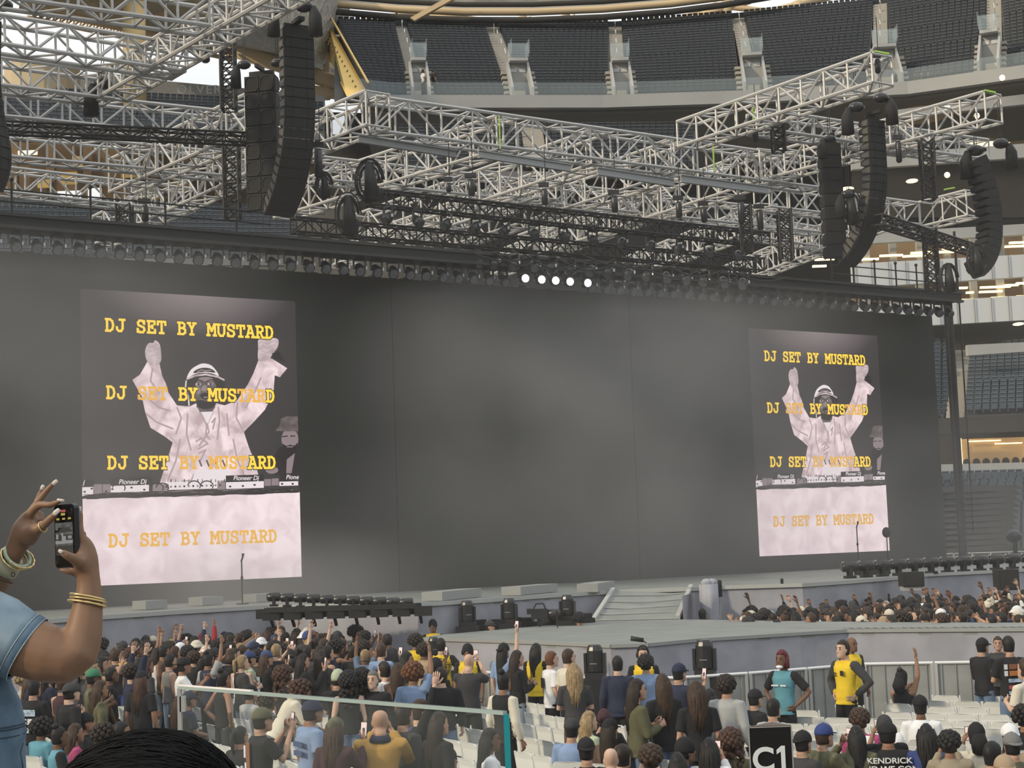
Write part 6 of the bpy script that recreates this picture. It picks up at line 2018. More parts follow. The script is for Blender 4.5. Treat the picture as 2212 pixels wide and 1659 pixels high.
for q in spots:
    pose = rc.choice(['phones', 'phones', 'film', 'oneup', 'stand', 'stand', 'stand', 'hold', 'hold', 'clap'])
    t = template(pose, .04)
    sc_ = rc.uniform(.94, 1.06)
    M = Matrix.Translation((q.x, q.y, 0)) @ Matrix.Rotation(R_(60 + rc.uniform(-30, 30)), 4, 'Z') @ Matrix.Scale(sc_, 4)
    pour(t['body'], M, [mslot(M_skins[rc.choice([0, 1, 2, 2, 3])]), mslot(M_eye), mslot(M_lips)])
    top = cmat(rc.choice(['black', 'black', 'black', 'char', 'navy', 'black', 'white', 'cream', 'grey', 'tan', 'olive', 'blue']))
    pour(t[rc.choice(['tee', 'long', 'tee'])], M, [mslot(top)])
    pour(t['trousers'], M, [mslot(cmat('black'))])
    pour(hair_mesh(rc.choice(['short', 'short', 'curly', 'long', 'bun', 'bob', 'short', 'cap', 'curly'])), M @ Matrix.Translation(t['s']['hd']), [mslot(rc.choice([hmat('black'), hmat('dbrown'), hmat('brown'), cmat('black'), hmat('black'), hmat('dbrown'), hmat('black'), cmat('char'), cmat('cream')]))])
tag(mass.build('crowd', mmats, smooth=True), 'dense standing crowd in the far pit behind the walkway', 'crowd', kind='stuff')
print('crowd', a1, a2, a3, len(spots))
for px, py, hat, hatc, top, lab in ((2032, 1326, 'cap', 'cream', 'black', 'person in cream cap right at the walkway edge of the far crowd'), (1995, 1303, 'beanie', 'white', 'white', 'person in white headscarf in the far crowd'), (2200, 1316, 'capb', 'cream', 'char', 'person in cream cap at the right end of the far crowd'), (1686, 1318, 'cap', 'black', 'white', 'person in white top at the walkway edge, left part of far crowd'), (1806, 1324, None, None, 'white', 'person with black hair in white top at the walkway edge'), (2165, 1322, None, None, 'white', 'person in white collar at the walkway edge near the right')):
    put((px, py, 'stand', 60, 2, 'short', 'black', top, 'tee', 'black', hat, hatc, 0, lab))
for i in range(12):           # people among the low seats beside the stage end
    px, py = rc.uniform(2120, 2215), rc.uniform(1110, 1172)
    q = P(px, py, 96)
    o = person((q.x, q.y, q.z - 1.3), rc.choice(['sit', 'sit', 'sitphone']), R_(180 + rc.uniform(-40, 40)), rc.choice([1, 2, 3]), rc.choice(['short', 'long', 'curly']), rc.choice(['black', 'brown']), rc.choice(['white', 'cream', 'yellow', 'tan', 'red', 'black']), 'tee', 'black', 'person seated among the low grey seats beyond the stage end', 'people in the low seats beyond the stage end')
for px, py in ((919, 190), (942, 190), (859, 50)):
    q = P(px, py, 131 if py > 100 else 152)
    put_ = person((q.x, q.y - (3.6 if py > 100 else 1.5), q.z - 1.7), 'stand', R_(-60), 1, 'short', 'black', {919: 'white', 942: 'black', 859: 'black'}[px], 'tee', 'black', {919: 'tiny person in white top walking by the first upper doorway', 942: 'tiny person in black walking by the first upper doorway', 859: 'tiny dark person at the top of the first upper aisle'}[px], None, 1.25)

# ---- prints on clothes
def back_print(o, txts, m, z, size, name='shirt_print', front=False, y=.152):
    """flat lettering or patches on the back (or front) of a garment"""
    sitting = any(c.name.startswith('body') and c.data == TPL[p]['body'] for c in o.children for p in TPL if isinstance(p, str) and p.startswith('sit'))
    dz, dy = (-.44, -.05) if sitting else (0, 0)
    for i, (t, dx, zz_) in enumerate(txts):
        cu = bpy.data.curves.new(name, 'FONT')
        cu.body, cu.size, cu.extrude, cu.align_x, cu.offset = t, size, .002, 'CENTER', size * .02
        tmp = bpy.data.objects.new('tmp', cu)
        C.objects.link(tmp)
        bpy.context.view_layer.update()
        me = bpy.data.meshes.new_from_object(tmp.evaluated_get(bpy.context.evaluated_depsgraph_get()))
        bpy.data.objects.remove(tmp)
        me.materials.clear()
        me.materials.append(m)
        q = link(name, me, o, (dx, (y if front else -y) + dy, zz_ + dz))
        q.rotation_euler = (math.pi / 2, 0, math.pi if front else 0)
def patch(o, rects, y=.150, front=False, sit=False, name='shirt_print'):
    dz, dy = (-.44, -.05) if sit else (0, 0)
    s = 1 if front else -1
    for x, z, w, h, mm in rects:
        MB().box((x, s * y + dy, z + dz), (w, .006, h)).build(name, mm, o)
M_pw, M_pb, M_pr = mat('white print', (.7, .7, .7), .7), mat('black print', (.02, .02, .02), .7), mat('rust print', (.25, .10, .05), .7)
M_pl = mat('pale blue print', (.35, .45, .55), .7, noise=.5, scale=30)
back_print(WHO[(952, 1377)], [('CSC', 0, 1.34), ('EVENT', 0, 1.24), ('STAFF', 0, 1.14)], M_pb, 0, .115)
back_print(WHO[(1915, 1558)], [('KENDRICK', 0, 1.33), ('SAID WE GON\u2019', 0, 1.24), ('BE ALRIGHT', 0, 1.15)], M_pw, 0, .085)
patch(WHO[(2178, 1372)], [(0, 1.34, .18, .07, M_pr), (0, 1.25, .18, .07, mat('orange print', (.45, .16, .04), .7)), (-.14, 1.34, .05, .07, M_pw), (.14, 1.34, .05, .07, M_pw), (-.14, 1.25, .05, .07, M_pw), (.14, 1.25, .05, .07, M_pw), (0, 1.15, .22, .05, M_pl), (0, 1.06, .22, .05, mat('red print', (.4, .08, .08), .7)), (0, .98, .22, .05, M_pl)])
patch(WHO[(573, 1404)], [(-.02, 1.3, .24, .06, M_pl), (0, 1.22, .26, .05, M_pl), (0, 1.13, .22, .07, M_pl), (-.03, 1.04, .2, .06, M_pl)])
patch(WHO[(72, 1466)], [(0, 1.3, .26, .09, M_pl), (0, 1.18, .22, .08, M_pw), (.02, 1.06, .2, .07, M_pl)])
patch(WHO[(562, 1527)], [(-.09, 1.3, .05, .13, M_pw), (-.07, 1.12, .05, .13, M_pw), (0, 1.2, .1, .4, M_pr)])
patch(WHO[(823, 1389)], [(0, 1.3, .2, .05, M_pb), (0, 1.22, .22, .05, M_pb), (0, 1.14, .16, .05, M_pb)])
patch(WHO[(670, 1511)], [(0, 1.28, .22, .06, mat('navy print', (.06, .09, .2), .7)), (0, 1.18, .2, .06, mat('navy print', (.06, .09, .2), .7))])
patch(WHO[(1188, 1405)], [(0, 1.26, .12, .16, M_pb)])
patch(WHO[(606, 1475)], [(0, 1.2 - i * .07, .3, .025, M_pb) for i in range(4)], sit=True)
patch(WHO[(1822, 1380)], [(-.07, 1.30, .06, .07, M_pb), (.08, 1.3, .08, .015, M_pb), (.08, 1.27, .08, .015, M_pb)], front=True, y=.146)
patch(WHO[(264, 1396)], [(-.07, 1.30, .06, .07, M_pb), (.08, 1.3, .08, .015, M_pb), (.08, 1.27, .08, .015, M_pb)], front=True, y=.146)
patch(WHO[(1690, 1402)], [(.07, 1.27, .12, .02, M_pw), (-.07, 1.27, .09, .02, M_pw)], front=True, y=.146)
# ear defenders and a chin mask
for k in ((1388, 1394), (1010, 1390)):
    o = WHO[k]
    h = TPL['stand']['s']['hd']
    m = MB()
    for sx in (-1, 1):
        m.ell(h + V((sx * .088, -.01, -.01)), (.028, .04, .05), 10, 7)
    m.tube([h + V((.088 * math.cos(a * .314), -.01, .03 + .11 * math.sin(a * .314))) for a in range(11)], .012, 6)
    m.build('ear_defenders', M_blackcloth, o, smooth=True)
o = WHO[(1690, 1402)]
h = TPL['hips']['s']['hd']
MB().ell(h + V((0, .075, -.10)), (.055, .045, .028), 12, 6).build('chin_mask', mat('white mask', (.75, .77, .8), .7), o, smooth=True)
o = WHO[(820, 1530)]
h = TPL['phones']['s']['nb']
MB().tube([h + V((0, -.005, -.03)), h + V((0, -.01, .035))], [.105, .078], 16).build('collar', cmat('navy'), o, smooth=True)

# ---- white folding chairs
M_chair = mat('white moulded chair', (0.68, 0.69, 0.66), 0.45, spec=.4)
M_cleg = mat('white chair tube', (0.62, 0.63, 0.61), 0.4)
def chair_proto():
    t = thing('folding_chair', 'x', 'chair')
    m = MB()
    # back: rounded corners, gently curved
    rr = []
    prof = [(-.21, .0), (-.21, .15), (-.195, .20), (-.16, .228), (0, .235), (.16, .228), (.195, .20), (.21, .15), (.21, .0)]
    f_, b_ = [], []
    for x, z in prof:
        y = -.205 - .03 * (1 - (x / .21) ** 2) - z * .12
        f_.append(V((x, y + .012, .60 + z)))
        b_.append(V((x, y - .012, .60 + z)))
    n = len(prof)
    m.add(f_ + b_, [tuple(range(n)), tuple(range(2 * n - 1, n - 1, -1))] + [(i, n + i, n + (i + 1) % n, (i + 1) % n) for i in range(n)])
    m.build('backrest', M_chair, t)
    sm = MB()
    sm.prism([V((x, y, .435)) for x, y in ((-.19, -.17), (-.2, .15), (-.17, .21), (.17, .21), (.2, .15), (.19, -.17))], (0, 0, .022))
    sm.build('seat', M_chair, t)
    for sx in (-.222, .222):
        MB().bar((sx, -.23, .83), (sx, -.19, .58), .024).bar((sx, -.19, .58), (sx, .24, .0), .024).build('leg', M_cleg, t)
        MB().bar((sx * .9, .12, .42), (sx * .9, -.27, .0), .022).build('leg', M_cleg, t)
    MB().bar((-.2, -.17, .16), (.2, -.17, .16), .018).bar((-.22, .16, .16), (.22, .16, .16), .018).build('stretcher', M_cleg, t)
    return t
cp = chair_proto()
NCH = [0]
def chair(q, rz, lab, grp):
    o = cp if NCH[0] == 0 else copy_tree(cp)
    NCH[0] += 1
    o.location = (q.x, q.y, 0)
    o.rotation_euler = (0, 0, rz)
    o['label'], o['group'] = lab, grp
    return o
SEATED = [(p, ps) for p, ps in PEOPLE if ps.startswith('sit') and p.z == 0]
BLK = [
 ('left of the glass rail', -68, [(240, 1490), (385, 1490), (400, 1659), (60, 1659), (60, 1530), (130, 1510)]),
 ('behind the glass rail', -60, [(386, 1490), (520, 1490), (700, 1462), (1000, 1512), (1110, 1508), (1185, 1512), (1300, 1540), (1590, 1570), (1590, 1720), (386, 1720)]),
 ('before the right barrier', -32, [(1690, 1532), (1775, 1524), (1880, 1512), (2080, 1492), (2230, 1500), (2230, 1720), (1610, 1720), (1610, 1560)]),
]
nch = 0
for where, turn, pl in BLK:
    rz = R_(turn)
    fx_, fy_ = V((-math.sin(rz), math.cos(rz), 0)), V((math.cos(rz), math.sin(rz), 0))
    base = P((pl[0][0] + pl[-1][0]) / 2, 1560, 23)
    base.z = 0
    for i in range(-26, 27):
        for j in range(-40, 41):
            q = base + fx_ * (i * .86) + fy_ * (j * .475 + (i % 2) * .1)
            if q.y < 15.5:
                continue
            t = V((q.x, q.y, .82))
            x, y = project(t)
            if not inside(pl, x, y):
                continue
            if any((p.x - q.x) ** 2 + (p.y - q.y) ** 2 < (.36 if not ps.startswith('sit') else .46) ** 2 for p, ps in PEOPLE):
                continue
            chair(q, rz + rc.uniform(-.05, .05), 'empty white folding chair in the rows ' + where, 'empty white folding chairs ' + where)
            nch += 1
print('chairs', nch)
for p, ps in SEATED:          # the chairs people sit on
    o = [r for r in bpy.data.objects if r.get('category') == 'person' and (r.location - p).length < 1e-4][0]
    f = Matrix.Rotation(o.rotation_euler.z, 3, 'Z') @ V((0, 1, 0))
    chair(p + f * .02, o.rotation_euler.z, 'white folding chair under a seated person in the audience', 'white folding chairs under seated people')
a = WHO[(2119, 1377)]
tag(MB().tube([(0, 0, 0), (0, 0, .12)], [.032, .045], 12).build('red_cup', mat('red plastic', (.5, .05, .07), .4), loc=PZ(1078, 1570, .47), smooth=True), 'red plastic cup on a white chair left of the teal glass edge', 'cup')
# ================================================================ the near tier: glass rail, sign, the two people by the camera
structure(MB().box((0, 3.4, 1.9), (16, 6.6, .1)).build('floor_near_tier', M_concd))
structure(MB().box((0, 6.65, .95), (16, .1, 1.9)).build('wall_near_tier', M_concd))
M_rglass = mat('clear rail glass', (0.55, 0.62, 0.62), 0.05, alpha=0.03, spec=.5)
M_redge = mat('pale green glass edge', (0.34, 0.42, 0.40), 0.15, spec=.6)
M_teal = mat('teal glass edge', (0.02, 0.26, 0.30), 0.2, spec=.6)
M_steel = mat('brushed steel post', (0.55, 0.54, 0.52), 0.3, metal=.5)
ZG = 2.896
g0, g1 = PZ(388, 1487, ZG), PZ(1091, 1543, ZG)
gr = thing('glass_rail', 'clear glass rail panel with teal end edge in front of the chairs', 'rail', g0)
d = g1 - g0
n = V((-d.y, d.x, 0)).normalized()
hgt = ZG - 1.95
MB().prism([V((0, 0, 0)), d, d - V((0, 0, hgt)), V((0, 0, -hgt))], n * .004).build('pane', M_rglass, gr)
MB().bar(V((0, 0, .004)), d + V((0, 0, .004)), .016, .012).build('top_edge', M_redge, gr)
MB().bar(V((0, 0, .010)), d * .27 + V((0, 0, .010)), .014, .010).build('edge_reflection', mat('pale edge reflection', (.85, .80, .76), .3), gr)  # bright reflection on the first stretch of top edge, painted as a strip
MB().box(d + V((.004, 0, -hgt / 2)), (.018, .018, hgt)).build('end_edge', M_teal, gr)
MB().box((0, 0, -hgt / 2), (.014, .03, hgt)).box((.012, 0, -.06), (.02, .03, .06)).build('post', M_steel, gr)

# the section sign
s0, s1 = P(1617, 1572, 12), P(1709, 1572, 12)
sg = thing('section_sign', 'black three sided sign reading C1 standing among the front rows', 'sign', V(((s0.x + s1.x) / 2, 12, 0)))
hw = (s1.x - s0.x) / 2
zt, zb = s0.z, s0.z - .62
tri = [V((-hw, 0, zb)), V((hw, 0, zb)), V((hw * .35, hw * 1.7, zb))]
MB().prism(tri, (0, 0, zt - zb)).build('panel', mat('black sign panel', (.012, .012, .012), .35), sg)
e = MB()
for x in (-hw, hw):
    e.box((x, -.002, (zt + zb) / 2), (.008, .008, zt - zb))
e.box((0, -.002, zt), (hw * 2, .008, .006))
e.build('edge_trim', M_steel, sg)
MB().prism([p + V((0, 0, zt - zb + .002)) for p in tri], (0, 0, .006)).build('top_cap', mat('brown sign top', (.10, .075, .06), .6), sg)
MB().tube([(0, .1, 0), (0, .1, zb)], .03, 10).build('pole', M_dtruss, sg)
cu = bpy.data.curves.new('lettering', 'FONT')
cu.body, cu.size, cu.extrude, cu.align_x, cu.offset = 'C', .225, .002, 'CENTER', .006
tmp = bpy.data.objects.new('tmp', cu)
C.objects.link(tmp)
bpy.context.view_layer.update()
me = bpy.data.meshes.new_from_object(tmp.evaluated_get(bpy.context.evaluated_depsgraph_get()))
bpy.data.objects.remove(tmp)
me.materials.clear()
me.materials.append(mat('white sign letters', (.72, .74, .74), .5))
o = link('lettering', me, sg, (-.058, -.006, P(1660, 1663, 12).z))
zl = P(1660, 1663, 12).z
MB().prism([V((x, -.008, zl + z)) for x, z in ((.068, 0), (.098, 0), (.098, .165), (.072, .165), (.038, .137), (.038, .107), (.068, .125))], (0, .003, 0)).build('lettering', mat('white sign letters', (.72, .74, .74), .5), sg)
o.rotation_euler = (math.pi / 2, 0, 0)

# ---- the person filming at the left: arms, hands, denim
YF = 3.5
K = YF / F                    # metres per pixel at that distance
def FP(x, y, dy=0.0):
    return P(x, y, YF + dy)
def chain(mb, pts, n=12, mi=None):
    """pts: (px, py, depth offset, radius in pixels)"""
    mb.tube([FP(x, y, dy) for x, y, dy, r in pts], [r * K for *_, r in pts], n, mi)
b = MB()
# near arm: shoulder, upper arm, elbow, forearm
chain(b, [(-120, 1340, .0, 62), (-60, 1352, .0, 66), (0, 1376, .0, 70), (60, 1398, -.005, 66), (110, 1414, -.01, 62), (148, 1422, -.01, 54), (168, 1408, -.01, 46), (178, 1378, .0, 42), (184, 1345, .005, 37.5), (189, 1310, .01, 32.5), (192, 1280, .012, 28), (192, 1256, .012, 25), (189, 1238, .012, 26)], 18)
chain(b, [(120, 1415, -.01, 58), (158, 1428, -.01, 46), (182, 1428, -.005, 30)], 14)
# near hand: heel, palm back, index along the phone edge
chain(b, [(190, 1245, .012, 25), (187, 1222, .012, 27), (186, 1200, .01, 25), (184, 1182, .008, 21), (178, 1165, .0, 15)], 14)
chain(b, [(180, 1225, .0, 22), (172, 1205, -.01, 20), (176, 1185, .0, 16)], 12)
chain(b, [(182, 1180, .0, 14), (175, 1158, -.005, 10.5), (172, 1138, -.006, 9.2), (172, 1118, -.004, 8.4), (173, 1104, -.002, 7.0), (173, 1098, .0, 4.5)], 12)
chain(b, [(174, 1216, -.02, 17), (162, 1208, -.035, 13), (150, 1202, -.045, 11), (140, 1197, -.05, 10), (132, 1192, -.05, 8.0), (128, 1190, -.05, 4.5)], 12)         # thumb across the screen
chain(b, [(172, 1236, .01, 13), (158, 1237, -.005, 8.5), (145, 1234, -.01, 8.0), (134, 1231, -.008, 7.2), (128, 1230, -.005, 4.5)], 12)   # little finger under the phone
for i, (y0, y1) in enumerate(((1150, 1140), (1172, 1165), (1196, 1190))):   # fingers behind the phone
    chain(b, [(180, y0 + 8, .03, 11), (168, y1 + 2, .055, 9), (150, y1, .065, 8.5), (136, y1, .06, 7)], 10)
# far arm and hand
chain(b, [(-150, 1400, .16, 52), (-90, 1352, .14, 44), (-40, 1296, .10, 38), (-8, 1252, .08, 33), (14, 1216, .06, 26), (30, 1192, .05, 22), (40, 1172, .05, 24)], 16)
chain(b, [(34, 1186, .05, 22), (46, 1162, .05, 27), (54, 1140, .05, 27), (62, 1120, .05, 20), (66, 1108, .05, 14)], 16)
chain(b, [(56, 1166, .04, 22), (66, 1152, .03, 22), (76, 1142, .02, 18)], 12)                                    # ball of the thumb
chain(b, [(74, 1146, .02, 16), (88, 1140, .01, 11.5), (100, 1129, .0, 10.2), (112, 1118, -.006, 9.8), (121, 1109, -.008, 8), (126, 1104, -.008, 4.5)], 12)    # thumb
chain(b, [(58, 1118, .04, 12), (72, 1102, .03, 10.5), (84, 1091, .02, 9.6), (94, 1090, .012, 8.8), (108, 1091, .005, 8.4), (120, 1087, .002, 7.6), (129, 1083, .0, 6.4), (134, 1082, .0, 4)], 12)   # index bent to the phone top
chain(b, [(66, 1110, .06, 12), (78, 1090, .06, 9.6), (90, 1074, .06, 8.8), (101, 1060, .06, 8.0), (110, 1050, .06, 7.4), (117, 1042, .06, 5.5)], 12)           # middle
chain(b, [(70, 1108, .075, 11), (78, 1088, .08, 8.4), (84, 1072, .085, 7.4), (89, 1060, .09, 6.6), (92, 1053, .09, 4.8)], 12)              # ring
chain(b, [(86, 1128, .07, 9), (90, 1115, .08, 7), (91, 1104, .085, 6)], 10)                                       # little finger folded behind
# shoulders, neck, head beyond the frame
chain(b, [(-120, 1345, .02, 66), (-190, 1330, .06, 70), (-260, 1335, .12, 66)], 14)
chain(b, [(-190, 1330, .06, 62), (-178, 1270, .04, 46), (-170, 1235, .02, 46)], 14)
hdc = FP(-165, 1150, .0)
b.ell(hdc, (.078, .10, .115), 16, 10)
b.ell(hdc + V((.03, .03, -.05)), (.06, .075, .075), 14, 8)
me = join_remesh(b, .0042, 'body', 14)
M_fskin = mat('warm brown skin', (0.235, 0.135, 0.082), 0.5, noise=.10, scale=9, spec=.35)
M_nail = mat('pale long nails', (.70, .62, .55), .25, spec=.6)
M_gold = mat('gold bangle', (.78, .60, .28), .28, metal=.75)
M_jade = mat('jade bangle', (.36, .44, .32), .25, spec=.6)
M_den = mat('light blue denim', (.22, .31, .38), .9, col2=(.34, .43, .49), scale=14, bump=.25)
M_dend = mat('denim seam', (.42, .52, .57), .9)
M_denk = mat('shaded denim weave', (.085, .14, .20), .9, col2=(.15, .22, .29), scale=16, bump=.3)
me.materials.append(M_fskin)
wm = thing('person', 'person in light blue denim filming with a phone, gold bangles on raised arms', 'person', (FP(-120, 1340).x, YF, 1.95))
def child(o_or_mesh, name, m=None):
    """a mesh in world coordinates under the person"""
    if isinstance(o_or_mesh, MB):
        o_or_mesh = o_or_mesh.mesh(name, [m] if not isinstance(m, list) else m, True)
    o = link(name, o_or_mesh, wm)
    o.location = -wm.location
    return o
child(me, 'body')
def nail(x, y, dy, ang, L=9, w=5.2):
    a = math.radians(ang)
    c = FP(x, y, dy)
    dx = (_r * math.cos(a) + _u * math.sin(a))
    m = MB()
    pts = []
    for t, ww in ((-1, .75), (-.3, 1.0), (.5, .95), (1, .7)):
        pts.append((c + dx * (t * L * K), ww * w * K))
    m.tube([p for p, _ in pts], [r for _, r in pts], 10, flat=(tuple(_f), .35))
    child(m, 'fingernail', M_nail)
nail(122, 1106, -.016, 42, 9, 5.6)
nail(131, 1080.5, -.004, -8, 8, 3.2)
nail(118.5, 1042, .056, 40, 7, 4.6)
nail(91.5, 1053, .084, 62, 6, 4.2)
nail(172.5, 1100, -.010, 92, 6, 4.0)
nail(131, 1191, -.058, 158, 5, 4.2)
def band(x, y, dy, rx, ry, tilt, r, m, name, n=28, lump=0.0):
    """a ring round a limb: rx across, ry the visible roundness, tilt degrees"""
    c = FP(x, y, dy)
    t = math.radians(tilt)
    e1 = _r * math.cos(t) + _u * math.sin(t)
    e2 = (_f * math.sqrt(max(0, 1 - (ry / rx) ** 2)) + (-_r * math.sin(t) + _u * math.cos(t)) * (ry / rx))
    pts = [c + e1 * (rx * K * math.cos(2 * math.pi * i / n)) + e2 * (rx * K * math.sin(2 * math.pi * i / n)) for i in range(n + 1)]
    child(MB().tube(pts, [r * K * (1 + lump * math.sin(i * 2.6)) for i in range(n + 1)], 8), name, m)
band(189, 1290, .012, 37, -9, -10, 2.3, M_gold, 'bangle')
band(190, 1296, .012, 38, -9, -8, 2.0, M_gold, 'bangle')
band(188, 1304, .012, 39.5, -10, -9, 2.5, M_gold, 'bangle', lump=.25)
band(38, 1201, .05, 30, 12, -44, 4.6, M_jade, 'jade_bangle')
band(30, 1206, .05, 31, 12, -44, 2.4, M_gold, 'chain_bracelet', lump=.4)
band(44, 1204, .05, 32, 13, -38, 2.2, M_gold, 'chain_bracelet', lump=.5)
band(92, 1138, .008, 12, 4, -62, 1.6, M_gold, 'finger_ring')
c0, c1 = FP(8, 1229, .068), FP(25, 1206, .058)
child(MB().tube([c0, c0.lerp(c1, .5), c1], [32.5 * K, 31 * K, 28.5 * K], 20), 'watch_strap', mat('cream watch strap', (.52, .48, .32), .6))
M_ink = mat('dark tattoo ink', (.055, .04, .035), .7)
child(MB().tube([FP(x, y, .02) for x, y in ((0, 1252), (10, 1256), (20, 1258), (27, 1260))], 1.6 * K, 6), 'tattoo', M_ink)
child(MB().tube([FP(28 + 4 * math.cos(a), 1241 + 5 * math.sin(a), .028) for a in [i * .7 for i in range(10)]], 1.0 * K, 6), 'tattoo', M_ink)
# denim sleeve with its cuff and seam
sl = MB()
def ring_pts(x, y, dy, r, ax, n=26, fold=0.0, ph=0.0):
    c = FP(x, y, dy)
    axv = (_r * ax[0] - _u * ax[1]).normalized()
    e1 = _f
    e2 = axv.cross(e1).normalized()
    return [c + (e1 * math.cos(2 * math.pi * i / n) + e2 * math.sin(2 * math.pi * i / n)) * (r * K * (1 + fold * math.sin(i * 1.9 + ph))) for i in range(n)]
sl.rings([ring_pts(-150, 1336, .03, 78, (1, .1)), ring_pts(-90, 1342, .01, 84, (1, .2), fold=.015), ring_pts(-40, 1356, .0, 87, (.95, .3), fold=.02, ph=1), ring_pts(0, 1372, .0, 83, (.9, .42), fold=.02, ph=2), ring_pts(30, 1387, .0, 76, (.86, .5), fold=.015, ph=3), ring_pts(47, 1397, .0, 74, (.86, .51)), ring_pts(44, 1396, .0, 66, (.86, .51))], caps=False)
child(sl, 'denim_sleeve', M_den)
cf = MB()
cf.rings([ring_pts(44, 1395, .0, 75.5, (.86, .51)), ring_pts(46, 1396, .0, 77, (.86, .51)), ring_pts(57, 1402, .0, 76, (.86, .51), fold=.012), ring_pts(59, 1403, .0, 74, (.86, .51)), ring_pts(57, 1402, .0, 68, (.86, .51))], caps=False)
child(cf, 'sleeve_cuff', M_denk)
sm = MB()
for x, y, r in ((43, 1394.5, 76.5), (59, 1403, 75)):
    q = ring_pts(x, y, .0, r, (.86, .51), 40)
    sm.tube(q + [q[0]], 1.1 * K, 6)
child(sm, 'seam', M_dend)
# denim jumpsuit body
tr = MB()
rr = []
for y, x, rx, ry in ((1300, -180, 118, 80), (1360, -165, 138, 96), (1440, -125, 140, 104), (1480, -105, 130, 102), (1520, -86, 128, 98), (1555, -82, 134, 98), (1580, -78, 134, 100), (1620, -80, 130, 102), (1665, -86, 138, 106), (1760, -100, 150, 112), (1860, -110, 142, 112)):
    c = FP(x, y, .06)
    rr.append([c + _r * (rx * K * math.cos(2 * math.pi * j / 28) * (1 + .015 * math.sin(j * 2.3 + y))) + _f * (ry * K * math.sin(2 * math.pi * j / 28)) for j in range(28)])
tr.rings(rr)
child(tr, 'denim_jumpsuit', M_denk)
sm = MB()
for y in (1556, 1562, 1578):
    c = FP(-80, y, .06)
    q = [c + _r * (136 * K * math.cos(2 * math.pi * j / 40)) + _f * (101 * K * math.sin(2 * math.pi * j / 40)) - _u * (4 * K * math.cos(2 * math.pi * j / 40)) for j in range(41)]
    sm.tube(q, 1.1 * K, 6)
sm.tube([FP(50, 1606, .03), FP(44, 1625, -.0), FP(50, 1662, .0)], 1.6 * K, 6)
child(sm, 'seam', mat('dark denim thread', (.04, .06, .09), .9))
lg = MB()
for x in (-40, -165):
    p = FP(x, 1840, .06)
    lg.tube([p, V((p.x, p.y, 2.5)), V((p.x, p.y, 2.0))], [.10, .085, .07], 14)
child(lg, 'trouser_legs', M_denk)
hr = MB()
hr.ell(hdc + V((-.01, -.02, .03)), (.095, .115, .12), 16, 10)
hr.tube([hdc + V((-.03, -.06, .02)), hdc + V((-.05, -.10, -.15)), hdc + V((-.05, -.10, -.32))], [.08, .09, .05], 12)
child(hr, 'hair', hmat('black'))
# the phone in those hands: tilted so the screen looks back at its owner
pc = (FP(118.6, 1094, .025) + FP(168, 1089, -.02) + FP(122.5, 1226, .025) + FP(170, 1222, -.02)) / 4
ex = (FP(169, 1156, -.024) - FP(120.5, 1160, .026)).normalized()
ez = (FP(143, 1091) - FP(146, 1224)).normalized()
ey = ez.cross(ex).normalized()
ez = ex.cross(ey).normalized()
Mx = Matrix(((ex.x, ey.x, ez.x), (ex.y, ey.y, ez.y), (ex.z, ey.z, ez.z)))
pw_, ph_, pt_ = .0705, .132, .011
def rrect(w, h, r, n=5):
    o = []
    for cx, cy, a0 in ((w - r, h - r, 0), (-w + r, h - r, 90), (-w + r, -h + r, 180), (w - r, -h + r, 270)):
        for i in range(n + 1):
            a = math.radians(a0 + 90 * i / n)
            o.append((cx + r * math.cos(a), cy + r * math.sin(a)))
    return o
ph = thing('phone', 'black phone in the raised hands of the denim clad person, showing the stage', 'phone', pc)
ph.matrix_world = Matrix.Translation(pc) @ Mx.to_4x4()
MB().prism([V((x, -pt_ / 2, z)) for x, z in rrect(pw_ / 2, ph_ / 2, .010)], (0, pt_, 0)).build('case', M_phone, ph)
MB().prism([V((x, -pt_ / 2 - .0006, z)) for x, z in rrect(pw_ / 2 - .003, ph_ / 2 - .003, .008)], (0, .0005, 0)).build('glass', mat('phone glass', (.01, .01, .011), .12, spec=.6), ph)
scn = MB()
E_p1 = emit('phone picture grey', (.075, .075, .07), 1, scale=60, col2=(.13, .13, .125))
E_p2 = emit('phone picture light', (.26, .25, .25), 1)
E_p3 = emit('phone picture dark', (.015, .015, .014), 1)
E_p4 = emit('phone picture red', (.42, .09, .08), 1)
E_p5 = emit('phone picture yellow', (.42, .34, .08), 1)
def pr(x0, z0, x1, z1, mi, d=.0010):
    scn.box(((x0 + x1) / 2, -pt_ / 2 - d, (z0 + z1) / 2), (x1 - x0, .0003, z1 - z0), mi=mi)
pr(-.031, -.040, .029, .028, 0)
pr(-.031, -.016, .029, -.009, 1, .0014)
pr(-.031, -.009, .029, .003, 2, .0014)
for x0, z0, x1, z1, mi in ((-.028, -.006, -.020, .004, 1), (-.008, -.010, .006, .000, 1), (-.010, .0, -.003, .006, 1), (.014, -.006, .026, .0, 1), (-.018, -.010, -.008, .002, 2), (-.03, .008, .028, .013, 2), (-.031, -.040, .029, -.02, 2), (-.02, .013, .02, .018, 2)):
    pr(x0, z0, x1, z1, mi, .0018)
pr(-.010, .050, .006, .055, 3)
pr(-.010, .043, .004, .048, 4)
for x in (-.026, -.006, .014):
    pr(x, .034, x + .010, .038, 4)
scn.build('screen', [E_p1, E_p2, E_p3, E_p4, E_p5], ph)
cm = MB().box((.018, pt_ / 2 + .002, ph_ / 2 - .022), (.030, .004, .032))
for dx, dz in ((.010, .030), (.010, .014), (.026, .022)):
    cm.tube([(dx, pt_ / 2 + .003, ph_ / 2 - dz), (dx, pt_ / 2 + .0075, ph_ / 2 - dz)], .0065, 12)
cm.build('camera_bump', mat('phone camera metal', (.16, .17, .18), .3, metal=.4), ph)

